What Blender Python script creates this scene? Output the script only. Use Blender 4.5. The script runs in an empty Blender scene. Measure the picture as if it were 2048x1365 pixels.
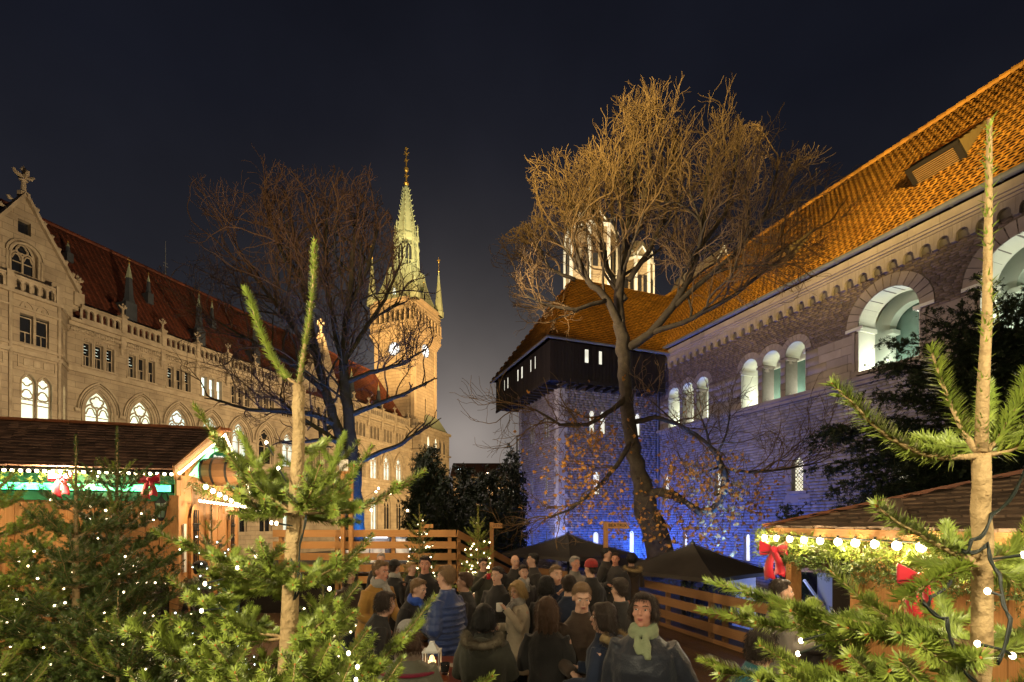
import bpy, bmesh, math, random
import numpy as np
from mathutils import Vector, Matrix, Euler
R = math.radians; PI = math.pi
rng = random.Random(7)
sc = bpy.context.scene
COL = sc.collection
BENCH = bpy.data.scenes.new('bench')      # empty side scene where modifiers and text are turned into meshes
def baked(o):
    BENCH.collection.objects.link(o); vl = BENCH.view_layers[0]; vl.update(); dg = vl.depsgraph
    me = bpy.data.meshes.new_from_object(o.evaluated_get(dg)); bpy.data.objects.remove(o); return me

# ------------------------------------------------------------------ camera, sky, exposure
cam_d = bpy.data.cameras.new('camera'); cam = bpy.data.objects.new('camera', cam_d); COL.objects.link(cam)
cam_d.sensor_width = 36.0; cam_d.lens = 36.0 * 1000 / 2048; cam_d.shift_y = 362.5 / 2048
cam_d.clip_start = 0.05; cam_d.clip_end = 3000
cam.location = (0, 0, 2.5); cam.rotation_euler = (R(90), 0, 0)
sc.camera = cam
sc.view_settings.view_transform = 'Standard'; sc.view_settings.look = 'None'
sc.view_settings.exposure = 0.0; sc.view_settings.gamma = 1.0; sc.view_settings.use_curve_mapping = False
sc.render.engine = 'CYCLES'
sc.cycles.use_denoising = True
sc.cycles.max_bounces = 5; sc.cycles.diffuse_bounces = 2; sc.cycles.glossy_bounces = 2
sc.cycles.transmission_bounces = 4; sc.cycles.transparent_max_bounces = 8
sc.cycles.sample_clamp_indirect = 4.0; sc.cycles.sample_clamp_direct = 0.0
sc.cycles.caustics_reflective = False; sc.cycles.caustics_refractive = False

def build_world():
    w = bpy.data.worlds.new('World'); sc.world = w; w.use_nodes = True
    nt = w.node_tree; N = nt.nodes; L = nt.links; N.clear()
    out = N.new('ShaderNodeOutputWorld'); bg = N.new('ShaderNodeBackground'); L.new(bg.outputs[0], out.inputs[0])
    tc = N.new('ShaderNodeTexCoord')
    nrm = N.new('ShaderNodeVectorMath'); nrm.operation = 'NORMALIZE'; L.new(tc.outputs['Generated'], nrm.inputs[0])
    sep = N.new('ShaderNodeSeparateXYZ'); L.new(nrm.outputs[0], sep.inputs[0])
    ramp = N.new('ShaderNodeValToRGB'); L.new(sep.outputs['Z'], ramp.inputs[0])
    e = ramp.color_ramp.elements
    e[0].position = 0.0; e[0].color = (.035, .033, .036, 1)
    e[1].position = 1.0; e[1].color = (.0035, .004, .0075, 1)
    for p, c in ((.2, (.026, .025, .031, 1)), (.38, (.0145, .015, .0205, 1)), (.6, (.0075, .0085, .0145, 1))):
        k = e.new(p); k.color = c
    # town glow in the mist beyond the square
    gd = Vector((-0.10, 1, 0.15)).normalized()
    dot = N.new('ShaderNodeVectorMath'); dot.operation = 'DOT_PRODUCT'; dot.inputs[1].default_value = gd
    L.new(nrm.outputs[0], dot.inputs[0])
    ac = N.new('ShaderNodeMath'); ac.operation = 'ARCCOSINE'; ac.use_clamp = False; L.new(dot.outputs['Value'], ac.inputs[0])
    m1 = N.new('ShaderNodeMath'); m1.operation = 'MULTIPLY'; m1.inputs[1].default_value = -10.0; sq = N.new('ShaderNodeMath'); sq.operation = 'MULTIPLY'; L.new(ac.outputs[0], sq.inputs[0]); L.new(ac.outputs[0], sq.inputs[1])
    sa = N.new('ShaderNodeMath'); sa.operation = 'ADD'; sa.inputs[1].default_value = .006; L.new(sq.outputs[0], sa.inputs[0])
    sr = N.new('ShaderNodeMath'); sr.operation = 'SQRT'; L.new(sa.outputs[0], sr.inputs[0]); L.new(sr.outputs[0], m1.inputs[0])
    ex = N.new('ShaderNodeMath'); ex.operation = 'EXPONENT'; L.new(m1.outputs[0], ex.inputs[0])
    mc = N.new('ShaderNodeMixRGB'); mc.blend_type = 'ADD'; mc.inputs[0].default_value = 1
    gl = N.new('ShaderNodeVectorMath'); gl.operation = 'SCALE'; gl.inputs[0].default_value = (.74, .64, .56)
    L.new(ex.outputs[0], gl.inputs['Scale'])
    L.new(ramp.outputs[0], mc.inputs[1]); L.new(gl.outputs[0], mc.inputs[2])
    nz = N.new('ShaderNodeTexNoise'); nz.inputs['Scale'].default_value = 3.0; nz.inputs['Detail'].default_value = 4
    L.new(nrm.outputs[0], nz.inputs['Vector'])
    mr = N.new('ShaderNodeMapRange'); mr.inputs[1].default_value = .3; mr.inputs[2].default_value = .7
    mr.inputs[3].default_value = .8; mr.inputs[4].default_value = 1.2; L.new(nz.outputs[0], mr.inputs[0])
    L.new(mr.outputs[0], bg.inputs['Strength'])
    L.new(mc.outputs[0], bg.inputs['Color'])
build_world()

def spot(name, loc, target, power, color, cone=60, blend=.5, radius=.15):
    d = bpy.data.lights.new(name, 'SPOT'); d.energy = power; d.color = color
    d.spot_size = R(cone); d.spot_blend = blend; d.shadow_soft_size = radius
    o = bpy.data.objects.new(name, d); COL.objects.link(o); o.location = loc
    o.rotation_euler = (Vector(target) - Vector(loc)).to_track_quat('-Z', 'Y').to_euler()
    return o
def lamp(name, loc, power, color, radius=.08):
    d = bpy.data.lights.new(name, 'POINT'); d.energy = power; d.color = color; d.shadow_soft_size = radius
    o = bpy.data.objects.new(name, d); COL.objects.link(o); o.location = loc
    return o
# ------------------------------------------------------------------ lamps of the place and added fill lamps
# floods on the town hall, its tower and its roof ridge
WARM = (1.0, .80, .55); SOD = (1.0, .66, .28); BLUE = (.03, .14, 1.0)
spot('facade_flood', (-9, 22, 7), (-27, 42, 11), 19000, (1, .76, .48), 120, .8, .4)
spot('facade_flood', (-4, 42, 8), (-21, 58, 11), 19000, (1, .72, .40), 120, .8, .4)
spot('facade_flood', (2, 60, 6), (-15, 74, 9), 26000, (1, .68, .32), 110, .8, .4)
spot('tower_flood', (-20, 40, 22), (-16, 79, 36), 120000, (1, .66, .27), 46, .6, .4)
spot('tower_flood', (12, 62, 18), (-14, 79, 34), 66000, (1, .66, .30), 60, .6, .4)
spot('spire_flood', (-6, 50, 26), (-16, 79, 52), 90000, (1, .88, .50), 34, .6, .4)
# sodium flood from a mast by the market: castle roof and tree top
spot('roof_flood', (8.6, 5, 13.5), (14, 24, 21.0), 32000, (1,.70,.22), 62, .8, .3)
spot('roof_flood', (-2, 21, 17), (7, 33, 18.5), 4200, (1,.66,.22), 60, .7, .3)
spot('tree_flood', (-7, 3, 7.5), (3.3, 16, 17.2), 46000, (1,.72,.24), 40, .95, .3)
spot('tree_flood', (-7, 3, 7.5), (-6.2, 17, 14.6), 5200, (1,.62,.34), 40, .7, .3)
# blue uplights at the castle foot and the trees
def castle_pt(x, y, z): 
    a = math.atan2(-.9335, .3585); return (9.56 + x*math.cos(a) - y*math.sin(a), 32.6 + x*math.sin(a) + y*math.cos(a), z)
for x, p in ((1.0, 1500), (4.6, 1500), (8.6, 1150), (12.6, 380)):
    spot('blue_uplight', castle_pt(x, -2.6, -.6), castle_pt(x, .2, 3.0), p, BLUE, 110, .9, .12)
for y, p in ((-5.4, 1200), (-2.0, 1250)):
    spot('blue_uplight', castle_pt(2.0, y, -.6), castle_pt(0, y, 4.0), p, BLUE, 110, .9, .12)
for x, p in ((-1.3, 900), (-4.6, 900)):
    spot('blue_uplight', castle_pt(x, -9.2, -.6), castle_pt(x, -7.2, 4.0), p, (.05, .16, 1.0), 100, .9, .12)
spot('corner_uplight', castle_pt(.9, -8.3, -.6), castle_pt(0, -7.2, 4.0), 700, (.75, .78, 1.0), 70, .9, .1)
spot('corner_uplight', castle_pt(-6.6, -8.3, -.6), castle_pt(-6.3, -7.2, 4.0), 500, (.75, .78, 1.0), 60, .9, .1)
# soft warm light of the square on the castle front
spot('square_lamp', (-8, 20, 9), castle_pt(8, 0, 7), 3600, (1, .74, .68), 110, .8, .5)
spot('square_lamp', (-2, 12, 9), castle_pt(12, 0, 11.2), 3400, (1, .76, .44), 52, .8, .5)
# lamps inside the castle loggias
for x in (1.5, 2.8, 4.0, 7.4, 8.7, 10.0): lamp('loggia_lamp', castle_pt(x, 1.25, 8.75), 75, (.95, 1, .82), .1)
for x in (13.6, 14.6, 17.6, 18.6): lamp('loggia_lamp', castle_pt(x, .9, 8.8), 110, (.95, 1, .84), .1)
# cathedral floods
spot('cathedral_flood', (2, 55, 22), (11, 70, 42), 50000, (1, .82, .52), 60, .7, .4)
spot('cathedral_flood', (14, 56, 20), (19, 74, 38), 42000, (1, .70, .32), 60, .7, .4)
spot('cathedral_flood', (24, 56, 20), (29, 72, 38), 32000, (1, .76, .4), 60, .7, .4)
# lamps of the huts: bulbs along their eaves
def hutp(x, y, z):
    a = math.radians(17.5); return (-5.05 + x*math.cos(a) - y*math.sin(a), 7.5 + x*math.sin(a) + y*math.cos(a), z)
for x in (-6, -4.4, -2.8, -1.2): lamp('eave_lamp', hutp(x, -.62, 3.15), 150, (1, .74, .42), .05)
for y in (.4, 2.2, 3.8): lamp('eave_lamp', hutp(.7, y, 2.95), 60, (1, .74, .42), .05)
for y in (6.3, 5.5, 4.8, 4.1, 3.4, 2.6): lamp('eave_lamp', (3.16, y, 2.27), 22, (1, .78, .46), .045)
# blue wash on the ground beyond the railing
lamp('ground_wash', (5.4, 10.8, -.35), 60, BLUE, .1); lamp('ground_wash', (4.6, 14.5, -.35), 90, BLUE, .1); lamp('ground_wash', (1.6, 16.8, -.2), 60, BLUE, .1)
lamp('stall_lamp', (6.6, 11.6, 1.0), 40, (.45, .55, 1.0), .1)
# fill lamps without fixtures, added over the deck
for p, w in (((-1.6, 9.3, 4.2), 110), ((1.4, 8.6, 4.2), 120), ((-1.2, 4.5, 4.0), 34), ((1.6, 3.6, 3.9), 34)): lamp('deck_fill', p, w, (1, .66, .34), .12)
# unseen fill lamps added beside the camera to brighten the near firs
lamp('near_fir_fill', (-1.5, -.25, 3.35), 440, (1, .86, .55), .12); lamp('near_fir_fill', (1.25, -.35, 3.1), 170, (1, .86, .55), .12)
spot('leaf_fill', (-1.5, 8.5, 3.6), (1.9, 15, 3.4), 1300, (1, .78, .45), 34, .8, .1); spot('leaf_fill', (1.0, 8.0, 3.6), (6.2, 15, 2.8), 1100, (1, .78, .45), 36, .8, .1)  # unseen fill spots added to brighten the chestnut leaves
lamp('deck_fill', (-3.2, 11.4, 3.8), 130, (1, .68, .34), .12)  # fill added to brighten the yellow railing
# blue uplights under the two big trees, teal and green washes on their limbs
spot('tree_uplight', (3.3, 14.0, -.6), (3.6, 16, 6), 500, BLUE, 60, .8, .1)
spot('tree_uplight', (6.0, 13.6, -.6), (6.0, 15.0, 5.0), 5000, (.08, .28, 1), 30, .8, .1)
spot('tree_uplight', (-4.6, 16.0, 1.3), (-5.6, 17.1, 6.0), 1500, (.02, .2, 1), 80, .8, .1)
spot('sign_post_fill', (.6, 8.2, 4.0), (2.3, 12.6, 2.0), 260, (1, .78, .5), 40, .8, .1); lamp('fir_group_fill', (-3.2, 1.7, 3.3), 70, (1, .84, .5), .1)  # unseen fills added: a spot for the sign post, a lamp for the dark firs


# ------------------------------------------------------------------ helpers
def at(px, py, Y):
    """point that the photograph shows at full-size pixel px, py, standing Y metres from the camera"""
    return Vector(((px - 1024) / 1000 * Y, Y, 2.5 + (1045 - py) / 1000 * Y))

class MB:
    def __init__(s): s.v = []; s.f = []; s.m = []; s.cur = 0
    def add(s, vs, fs):
        o = len(s.v); s.v.extend([tuple(x) for x in vs])
        for f in fs: s.f.append(tuple(i + o for i in f)); s.m.append(s.cur)
        return s
    def box(s, x0, x1, y0, y1, z0, z1):
        return s.add([(x0,y0,z0),(x1,y0,z0),(x1,y1,z0),(x0,y1,z0),(x0,y0,z1),(x1,y0,z1),(x1,y1,z1),(x0,y1,z1)],
              [(0,3,2,1),(4,5,6,7),(0,1,5,4),(1,2,6,5),(2,3,7,6),(3,0,4,7)])
    def obox(s, c, ax, ay, az):
        c = Vector(c); ax = Vector(ax); ay = Vector(ay); az = Vector(az)
        P = [c + sx*ax + sy*ay + sz*az for sz in (-1,1) for sx, sy in ((-1,-1),(1,-1),(1,1),(-1,1))]
        return s.add(P, [(0,3,2,1),(4,5,6,7),(0,1,5,4),(1,2,6,5),(2,3,7,6),(3,0,4,7)])
    def bar(s, a, b, w, h, up=(0,0,1)):
        a = Vector(a); b = Vector(b); d = (b - a); L = d.length; d.normalize(); up = Vector(up)
        side = d.cross(up)
        if side.length < 1e-4: side = d.cross(Vector((0,1,0)))
        side.normalize(); u = side.cross(d)
        return s.obox((a+b)/2, d*L/2, side*w/2, u*h/2)
    def tube(s, pts, rad, n=8, cap=True):
        pts = [Vector(p) for p in pts]; k = len(pts)
        if not hasattr(rad, '__len__'): rad = [rad]*k
        vs = []; prev = None
        for i in range(k):
            d = (pts[min(i+1,k-1)] - pts[max(i-1,0)])
            if d.length < 1e-9: d = Vector((0,0,1))
            d.normalize()
            if prev is None:
                a = d.cross(Vector((0,0,1)))
                if a.length < .05: a = d.cross(Vector((1,0,0)))
            else:
                a = prev - d*prev.dot(d)
                if a.length < .01: a = d.cross(Vector((1,0,0)))
            a.normalize(); prev = a; b = d.cross(a)
            for j in range(n):
                t = 2*PI*j/n; vs.append(pts[i] + (a*math.cos(t) + b*math.sin(t))*rad[i])
        fs = [(i*n+j, i*n+(j+1)%n, (i+1)*n+(j+1)%n, (i+1)*n+j) for i in range(k-1) for j in range(n)]
        if cap: fs += [tuple(reversed(range(n))), tuple((k-1)*n+j for j in range(n))]
        return s.add(vs, fs)
    def lathe(s, prof, n=12, c=(0,0,0), ph=0, arc=2*PI):
        vs = []; c = Vector(c)
        for r, z in prof:
            for j in range(n):
                t = ph + arc*j/n; vs.append((c.x + r*math.cos(t), c.y + r*math.sin(t), c.z + z))
        k = len(prof)
        fs = [(i*n+j, i*n+(j+1)%n, (i+1)*n+(j+1)%n, (i+1)*n+j) for i in range(k-1) for j in range(n)]
        fs += [tuple(reversed(range(n))), tuple((k-1)*n+j for j in range(n))]
        return s.add(vs, fs)
    def cone(s, c, r, h, n=8, ph=0):
        c = Vector(c); vs = [c + Vector((r*math.cos(ph+2*PI*j/n), r*math.sin(ph+2*PI*j/n), 0)) for j in range(n)] + [c + Vector((0,0,h))]
        return s.add(vs, [(j,(j+1)%n,n) for j in range(n)] + [tuple(reversed(range(n)))])
    def extr(s, poly, y0, y1, holes=None):
        """polygon in local x,z extruded along y"""
        n = len(poly); vs = [(x,y0,z) for x,z in poly] + [(x,y1,z) for x,z in poly]
        return s.add(vs, [tuple(range(n)), tuple(reversed(range(n,2*n)))] + [((i+1)%n, i, n+i, n+(i+1)%n) for i in range(n)])
    def ball(s, c, r, n=8, k=5, sq=1.0):
        c = Vector(c); prof = [(r*math.sin(PI*i/k) + 1e-5, -r*sq*math.cos(PI*i/k)) for i in range(k+1)]
        return s.lathe(prof, n, c)
    def mesh(s, name, mats, smooth=False):
        me = bpy.data.meshes.new(name); me.from_pydata(s.v, [], s.f)
        for m in (mats if isinstance(mats, (list, tuple)) else [mats]): me.materials.append(m)
        if any(s.m): me.polygons.foreach_set('material_index', s.m)
        if smooth: me.polygons.foreach_set('use_smooth', [True]*len(me.polygons))
        me.update(); return me
    def build(s, name, mats, parent=None, smooth=False, loc=None, rot=None):
        o = bpy.data.objects.new(name, s.mesh(name, mats, smooth)); COL.objects.link(o)
        if parent is not None: o.parent = parent
        if loc is not None: o.location = loc
        if rot is not None: o.rotation_euler = rot
        return o
def np_mesh(name, V, F, mats, parent=None, smooth=False, loc=None):
    """V (n,3), F (m,k) arrays"""
    me = bpy.data.meshes.new(name); V = np.asarray(V, np.float32); F = np.asarray(F, np.int32)
    me.vertices.add(len(V)); me.vertices.foreach_set('co', V.ravel())
    k = F.shape[1]; me.loops.add(F.size); me.loops.foreach_set('vertex_index', F.ravel())
    me.polygons.add(len(F)); me.polygons.foreach_set('loop_start', np.arange(len(F), dtype=np.int32)*k)
    me.polygons.foreach_set('loop_total', np.full(len(F), k, np.int32))
    if smooth: me.polygons.foreach_set('use_smooth', np.ones(len(F), bool))
    for m in (mats if isinstance(mats, (list, tuple)) else [mats]): me.materials.append(m)
    me.update(calc_edges=True); o = bpy.data.objects.new(name, me); COL.objects.link(o)
    if parent is not None: o.parent = parent
    if loc is not None: o.location = loc
    return o
def empty(name, loc=(0,0,0), rz=0, parent=None):
    o = bpy.data.objects.new(name, None); COL.objects.link(o); o.location = loc; o.rotation_euler = (0,0,rz)
    o.empty_display_size = .3
    if parent is not None: o.parent = parent
    return o
def tag(o, label=None, cat=None, group=None, kind=None):
    if label: o['label'] = label
    if cat: o['category'] = cat
    if group: o['group'] = group
    if kind: o['kind'] = kind
    return o
def thing(name, label, cat, loc=(0,0,0), rz=0, group=None):
    return tag(empty(name, loc, rz), label, cat, group)
def copy_tree(o, parent=None):
    c = o.copy(); COL.objects.link(c)
    if parent is not None: c.parent = parent
    for ch in list(o.children): copy_tree(ch, c)
    return c
_unit = {}
def piece(name, parent, c, size, mat, rot=(0,0,0), bev=0):
    """unit block scaled: shared mesh"""
    key = (mat.name, bev)
    if key not in _unit:
        m = MB()
        if bev:
            a = .5; b = .5 - bev
            vs = []; 
            for z in (-a, a):
                for x, y in ((-a,-b),(-b,-a),(b,-a),(a,-b),(a,b),(b,a),(-b,a),(-a,b)): vs.append((x,y,z))
            m.add(vs, [tuple(reversed(range(8))), tuple(range(8,16))] + [(j,(j+1)%8,8+(j+1)%8,8+j) for j in range(8)])
        else: m.box(-.5,.5,-.5,.5,-.5,.5)
        _unit[key] = m.mesh('block', mat)
    o = bpy.data.objects.new(name, _unit[key]); COL.objects.link(o); o.parent = parent
    o.location = c; o.scale = size; o.rotation_euler = rot
    return o
def piece_between(name, parent, a, b, w, h, mat, up=(0,0,1)):
    """a board from a to b: unit block, its long side is local x"""
    a = Vector(a); b = Vector(b); d = b - a; L = d.length; d.normalize(); up = Vector(up)
    side = up.cross(d)
    if side.length < 1e-4: side = Vector((0,1,0))
    side.normalize(); u = d.cross(side)
    M = Matrix((d, side, u)).transposed()
    return piece(name, parent, (a+b)/2, (L, w, h), mat, M.to_euler())

# ------------------------------------------------------------------ materials
def mat(name, c1, c2=None, rough=.8, scale=4.0, detail=5.0, bump=.0, bscale=60.0, metal=0.0, rnd=0.0, coord='pos',
        stretch=(1,1,1), spec=.4, contrast=.25, island=False, sheen=0, wave=None):
    m = bpy.data.materials.new(name); m.use_nodes = True; nt = m.node_tree; N = nt.nodes; L = nt.links
    b = N['Principled BSDF']; b.inputs['Roughness'].default_value = rough; b.inputs['Metallic'].default_value = metal
    b.inputs['Specular IOR Level'].default_value = spec
    if sheen: b.inputs['Sheen Weight'].default_value = sheen
    c1 = tuple(c1) + (1,)
    c2 = tuple(c2) + (1,) if c2 else tuple(x*.6 for x in c1[:3]) + (1,)
    if coord == 'pos': g = N.new('ShaderNodeNewGeometry'); src = g.outputs['Position']
    else: g = N.new('ShaderNodeTexCoord'); src = g.outputs['Object']
    mp = N.new('ShaderNodeMapping'); mp.inputs['Scale'].default_value = stretch; L.new(src, mp.inputs[0])
    oi = N.new('ShaderNodeObjectInfo')
    if rnd:
        mlt = N.new('ShaderNodeVectorMath'); mlt.operation = 'SCALE'; mlt.inputs[0].default_value = (37, 91, 53)
        L.new(oi.outputs['Random'], mlt.inputs['Scale']); L.new(mlt.outputs[0], mp.inputs['Location'])
    nz = N.new('ShaderNodeTexNoise'); nz.inputs['Scale'].default_value = scale; nz.inputs['Detail'].default_value = detail
    nz.inputs['Roughness'].default_value = .62
    L.new(mp.outputs[0], nz.inputs['Vector'])
    mr = N.new('ShaderNodeMapRange'); mr.inputs[1].default_value = .5 - contrast; mr.inputs[2].default_value = .5 + contrast
    L.new(nz.outputs[0], mr.inputs[0])
    mx = N.new('ShaderNodeMixRGB'); L.new(mr.outputs[0], mx.inputs[0]); mx.inputs[1].default_value = c1; mx.inputs[2].default_value = c2
    col = mx.outputs[0]
    if rnd or island:
        hs = N.new('ShaderNodeHueSaturation'); r2 = N.new('ShaderNodeMapRange')
        amt = rnd or .3
        r2.inputs[3].default_value = 1 - amt; r2.inputs[4].default_value = 1 + amt
        if island:
            gg = N.new('ShaderNodeNewGeometry'); ad = N.new('ShaderNodeMath'); ad.operation = 'ADD'
            L.new(gg.outputs['Random Per Island'], ad.inputs[0]); L.new(oi.outputs['Random'], ad.inputs[1])
            fr = N.new('ShaderNodeMath'); fr.operation = 'FRACT'; L.new(ad.outputs[0], fr.inputs[0]); L.new(fr.outputs[0], r2.inputs[0])
        else: L.new(oi.outputs['Random'], r2.inputs[0])
        L.new(r2.outputs[0], hs.inputs['Value']); L.new(col, hs.inputs['Color']); col = hs.outputs[0]
    if wave:   # brick joints for surfaces too far off to build
        bt = N.new('ShaderNodeTexBrick'); bt.inputs['Scale'].default_value = 1.0
        bt.inputs['Brick Width'].default_value = wave[0]; bt.inputs['Row Height'].default_value = wave[1]
        bt.inputs['Mortar Size'].default_value = wave[2]; bt.inputs['Mortar Smooth'].default_value = .3
        bt.inputs['Color1'].default_value = (1,1,1,1); bt.inputs['Color2'].default_value = (.84,.84,.84,1)
        bt.inputs['Mortar'].default_value = (.68,.68,.68,1)
        t2 = N.new('ShaderNodeTexCoord'); s2 = N.new('ShaderNodeSeparateXYZ'); L.new(t2.outputs['Object'], s2.inputs[0])
        a2 = N.new('ShaderNodeMath'); a2.operation = 'ADD'; L.new(s2.outputs[0], a2.inputs[0]); L.new(s2.outputs[1], a2.inputs[1])
        cb = N.new('ShaderNodeCombineXYZ'); L.new(a2.outputs[0], cb.inputs[0]); L.new(s2.outputs[2], cb.inputs[1]); L.new(cb.outputs[0], bt.inputs['Vector'])
        mm = N.new('ShaderNodeMixRGB'); mm.blend_type = 'MULTIPLY'; mm.inputs[0].default_value = 1
        L.new(col, mm.inputs[1]); L.new(bt.outputs[0], mm.inputs[2]); col = mm.outputs[0]
    L.new(col, b.inputs['Base Color'])
    if bump:
        n2 = N.new('ShaderNodeTexNoise'); n2.inputs['Scale'].default_value = bscale; n2.inputs['Detail'].default_value = 4
        L.new(mp.outputs[0], n2.inputs['Vector'])
        bp = N.new('ShaderNodeBump'); bp.inputs['Strength'].default_value = bump; bp.inputs['Distance'].default_value = .02
        L.new(n2.outputs[0], bp.inputs['Height']); L.new(bp.outputs[0], b.inputs['Normal'])
        if wave:
            b3 = N.new('ShaderNodeBump'); b3.inputs['Strength'].default_value = .7; b3.inputs['Distance'].default_value = .03
            L.new(bt.outputs['Fac'], b3.inputs['Height']); b3.invert = True; L.new(bp.outputs[0], b3.inputs['Normal']); L.new(b3.outputs[0], b.inputs['Normal'])
    return m
def emis(name, col, strength, sample=False, var=0.0, vscale=1.5):
    m = bpy.data.materials.new(name); m.use_nodes = True; nt = m.node_tree; N = nt.nodes; L = nt.links
    b = N['Principled BSDF']; b.inputs['Base Color'].default_value = (.6,.6,.6,1)
    b.inputs['Emission Color'].default_value = tuple(col) + (1,); b.inputs['Emission Strength'].default_value = strength
    if var:
        g = N.new('ShaderNodeNewGeometry'); nz = N.new('ShaderNodeTexNoise'); nz.inputs['Scale'].default_value = vscale
        L.new(g.outputs['Position'], nz.inputs['Vector']); mr = N.new('ShaderNodeMapRange')
        mr.inputs[1].default_value = .35; mr.inputs[2].default_value = .65
        mr.inputs[3].default_value = strength*(1-var); mr.inputs[4].default_value = strength*(1+var)
        L.new(nz.outputs[0], mr.inputs[0]); L.new(mr.outputs[0], b.inputs['Emission Strength'])
    m.cycles.emission_sampling = 'AUTO' if sample else 'NONE'
    return m
def glassy(name, col=(.9,.95,1), rough=.05):
    m = bpy.data.materials.new(name); m.use_nodes = True; b = m.node_tree.nodes['Principled BSDF']
    b.inputs['Base Color'].default_value = tuple(col)+(1,); b.inputs['Roughness'].default_value = rough
    b.inputs['Transmission Weight'].default_value = .95; b.inputs['IOR'].default_value = 1.3
    return m
m_sand = mat('sandstone', (.48,.38,.24), (.26,.195,.12), .85, .9, bump=.35, bscale=9, wave=(1.1,.42,.02))
m_sandp = mat('carved_sandstone', (.50,.40,.26), (.25,.19,.115), .85, 1.6, bump=.3, bscale=14)
m_tower = mat('tower_sandstone', (.48,.36,.22), (.33,.24,.14), .85, .5, bump=.5, bscale=5, wave=(1.3,.5,.04))
m_towerp = mat('tower_carving', (.48,.36,.22), (.36,.26,.15), .85, 1.2, bump=.4, bscale=8)
m_copper = mat('verdigris_copper', (.36,.39,.25), (.26,.29,.17), .6, 1.0, bump=.2, bscale=6)
m_gold = mat('gilding', (.75,.48,.12), (.6,.36,.08), .35, 3, metal=.8)
m_rtile = mat('red_roof_tile', (.15,.035,.012), (.08,.02,.008), .7, 1.5, rnd=.2, island=True)
m_rtile2 = mat('red_roof_underlay', (.07,.03,.02), None, .9)
m_otile = mat('orange_plain_tile', (.52,.25,.035), (.38,.165,.022), .65, .8, rnd=.28, island=True, bump=.2, bscale=20)
m_brickw = mat('grey_brown_brick', (.22,.17,.135), (.15,.11,.09), .9, 2.0, rnd=.28, island=True, bump=.4, bscale=25)
m_lime = mat('rubble_limestone', (.34,.31,.30), (.24,.215,.21), .9, 2.0, rnd=.2, island=True, bump=.5, bscale=18)
m_quoin = mat('pale_ashlar', (.38,.32,.265), (.27,.225,.185), .85, 1.5, rnd=.12, island=True, bump=.3, bscale=14)
m_mortar = mat('lime_mortar', (.20,.175,.15), (.14,.12,.10), .95, 3)
m_plaster = mat('cream_plaster', (.75,.74,.62), (.66,.65,.54), .8, 1.2, bump=.1)
m_porph = mat('red_porphyry', (.28,.12,.08), (.18,.08,.06), .5, 12)
m_dwood = mat('dark_tarred_boards', (.028,.021,.016), (.016,.012,.01), .8, 3, rnd=.3, coord='obj', stretch=(1,8,8), bump=.3)
m_zinc = mat('zinc_gutter', (.22,.23,.25), (.15,.16,.17), .6, 2, metal=.25)
m_iron = mat('black_iron', (.02,.02,.02), None, .5, 5)
m_wood = mat('yellow_pine', (.50,.27,.105), (.36,.17,.055), .6, 3.0, rnd=.16, coord='obj', stretch=(1.2,9,14), bump=.25, bscale=6, spec=.3)
m_woodh = mat('hut_pine', (.52,.27,.10), (.34,.15,.045), .6, 3.0, rnd=.18, coord='obj', stretch=(1.2,8,8), bump=.25, bscale=6, spec=.3)
m_wood2 = mat('weathered_rail_pine', (.36,.20,.09), (.24,.12,.05), .65, 3.0, rnd=.18, coord='obj', stretch=(1.2,9,14), bump=.3, bscale=6)
m_deck = mat('wet_deck_board', (.13,.075,.04), (.07,.04,.02), .5, 2.5, rnd=.3, coord='obj', stretch=(1.5,10,10), bump=.35, bscale=10)
m_table = mat('red_stained_table', (.26,.075,.025), (.16,.04,.015), .3, 4, bump=.1, spec=.6)
m_barrel = mat('oak_stave', (.24,.12,.05), (.14,.065,.025), .6, 4, rnd=.2, island=True, bump=.2)
m_shing = mat('roof_shingle', (.26,.14,.09), (.13,.07,.045), .8, 5, rnd=.5, island=True, bump=.5, bscale=30)
m_shing2 = mat('weathered_shingle', (.22,.15,.10), (.10,.07,.05), .85, 5, rnd=.35, island=True, bump=.5, bscale=30)
m_ridge = mat('copper_brown_ridge', (.36,.12,.04), (.2,.06,.02), .5, 4)
m_green = mat('green_painted_board', (.05,.30,.14), (.03,.2,.09), .5, 6, bump=.1)
m_ribbon = mat('red_ribbon', (.62,.015,.04), (.46,.01,.025), .45, 3, sheen=.3)
m_canvas = mat('anthracite_canvas', (.060,.052,.048), (.045,.040,.037), .85, 3, bump=.1, bscale=200)
m_bark = mat('smooth_grey_bark', (.075,.075,.045), (.035,.033,.024), .9, 5, bump=.8, bscale=12)
m_bark2 = mat('rough_chestnut_bark', (.085,.068,.045), (.035,.027,.02), .9, 6, bump=1.0, bscale=9)
m_twig = mat('twig_bark', (.19,.12,.055), (.11,.07,.035), .85, 8)
m_twig1 = mat('reddish_twig_bark', (.15,.095,.05), (.08,.05,.028), .85, 8)
m_firbark = mat('fir_bark', (.44,.31,.15), (.25,.16,.07), .85, 14, bump=.8, bscale=45)
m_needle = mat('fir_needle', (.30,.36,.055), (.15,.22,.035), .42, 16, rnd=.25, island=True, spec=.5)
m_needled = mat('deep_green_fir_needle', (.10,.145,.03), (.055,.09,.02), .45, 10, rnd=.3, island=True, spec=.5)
m_bud = mat('brown_bud', (.42,.17,.04), (.3,.1,.02), .6, 20)
m_yew = mat('dark_yew_leaf', (.030,.048,.018), (.016,.028,.010), .6, 4, rnd=.35, island=True)
m_leafb = mat('dark_shrub_leaf', (.022,.034,.014), (.012,.02,.009), .6, 4, rnd=.3, island=True)
m_autumn = mat('withered_chestnut_leaf', (.58,.30,.05), (.30,.12,.03), .7, 9, rnd=.4, island=True)
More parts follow.
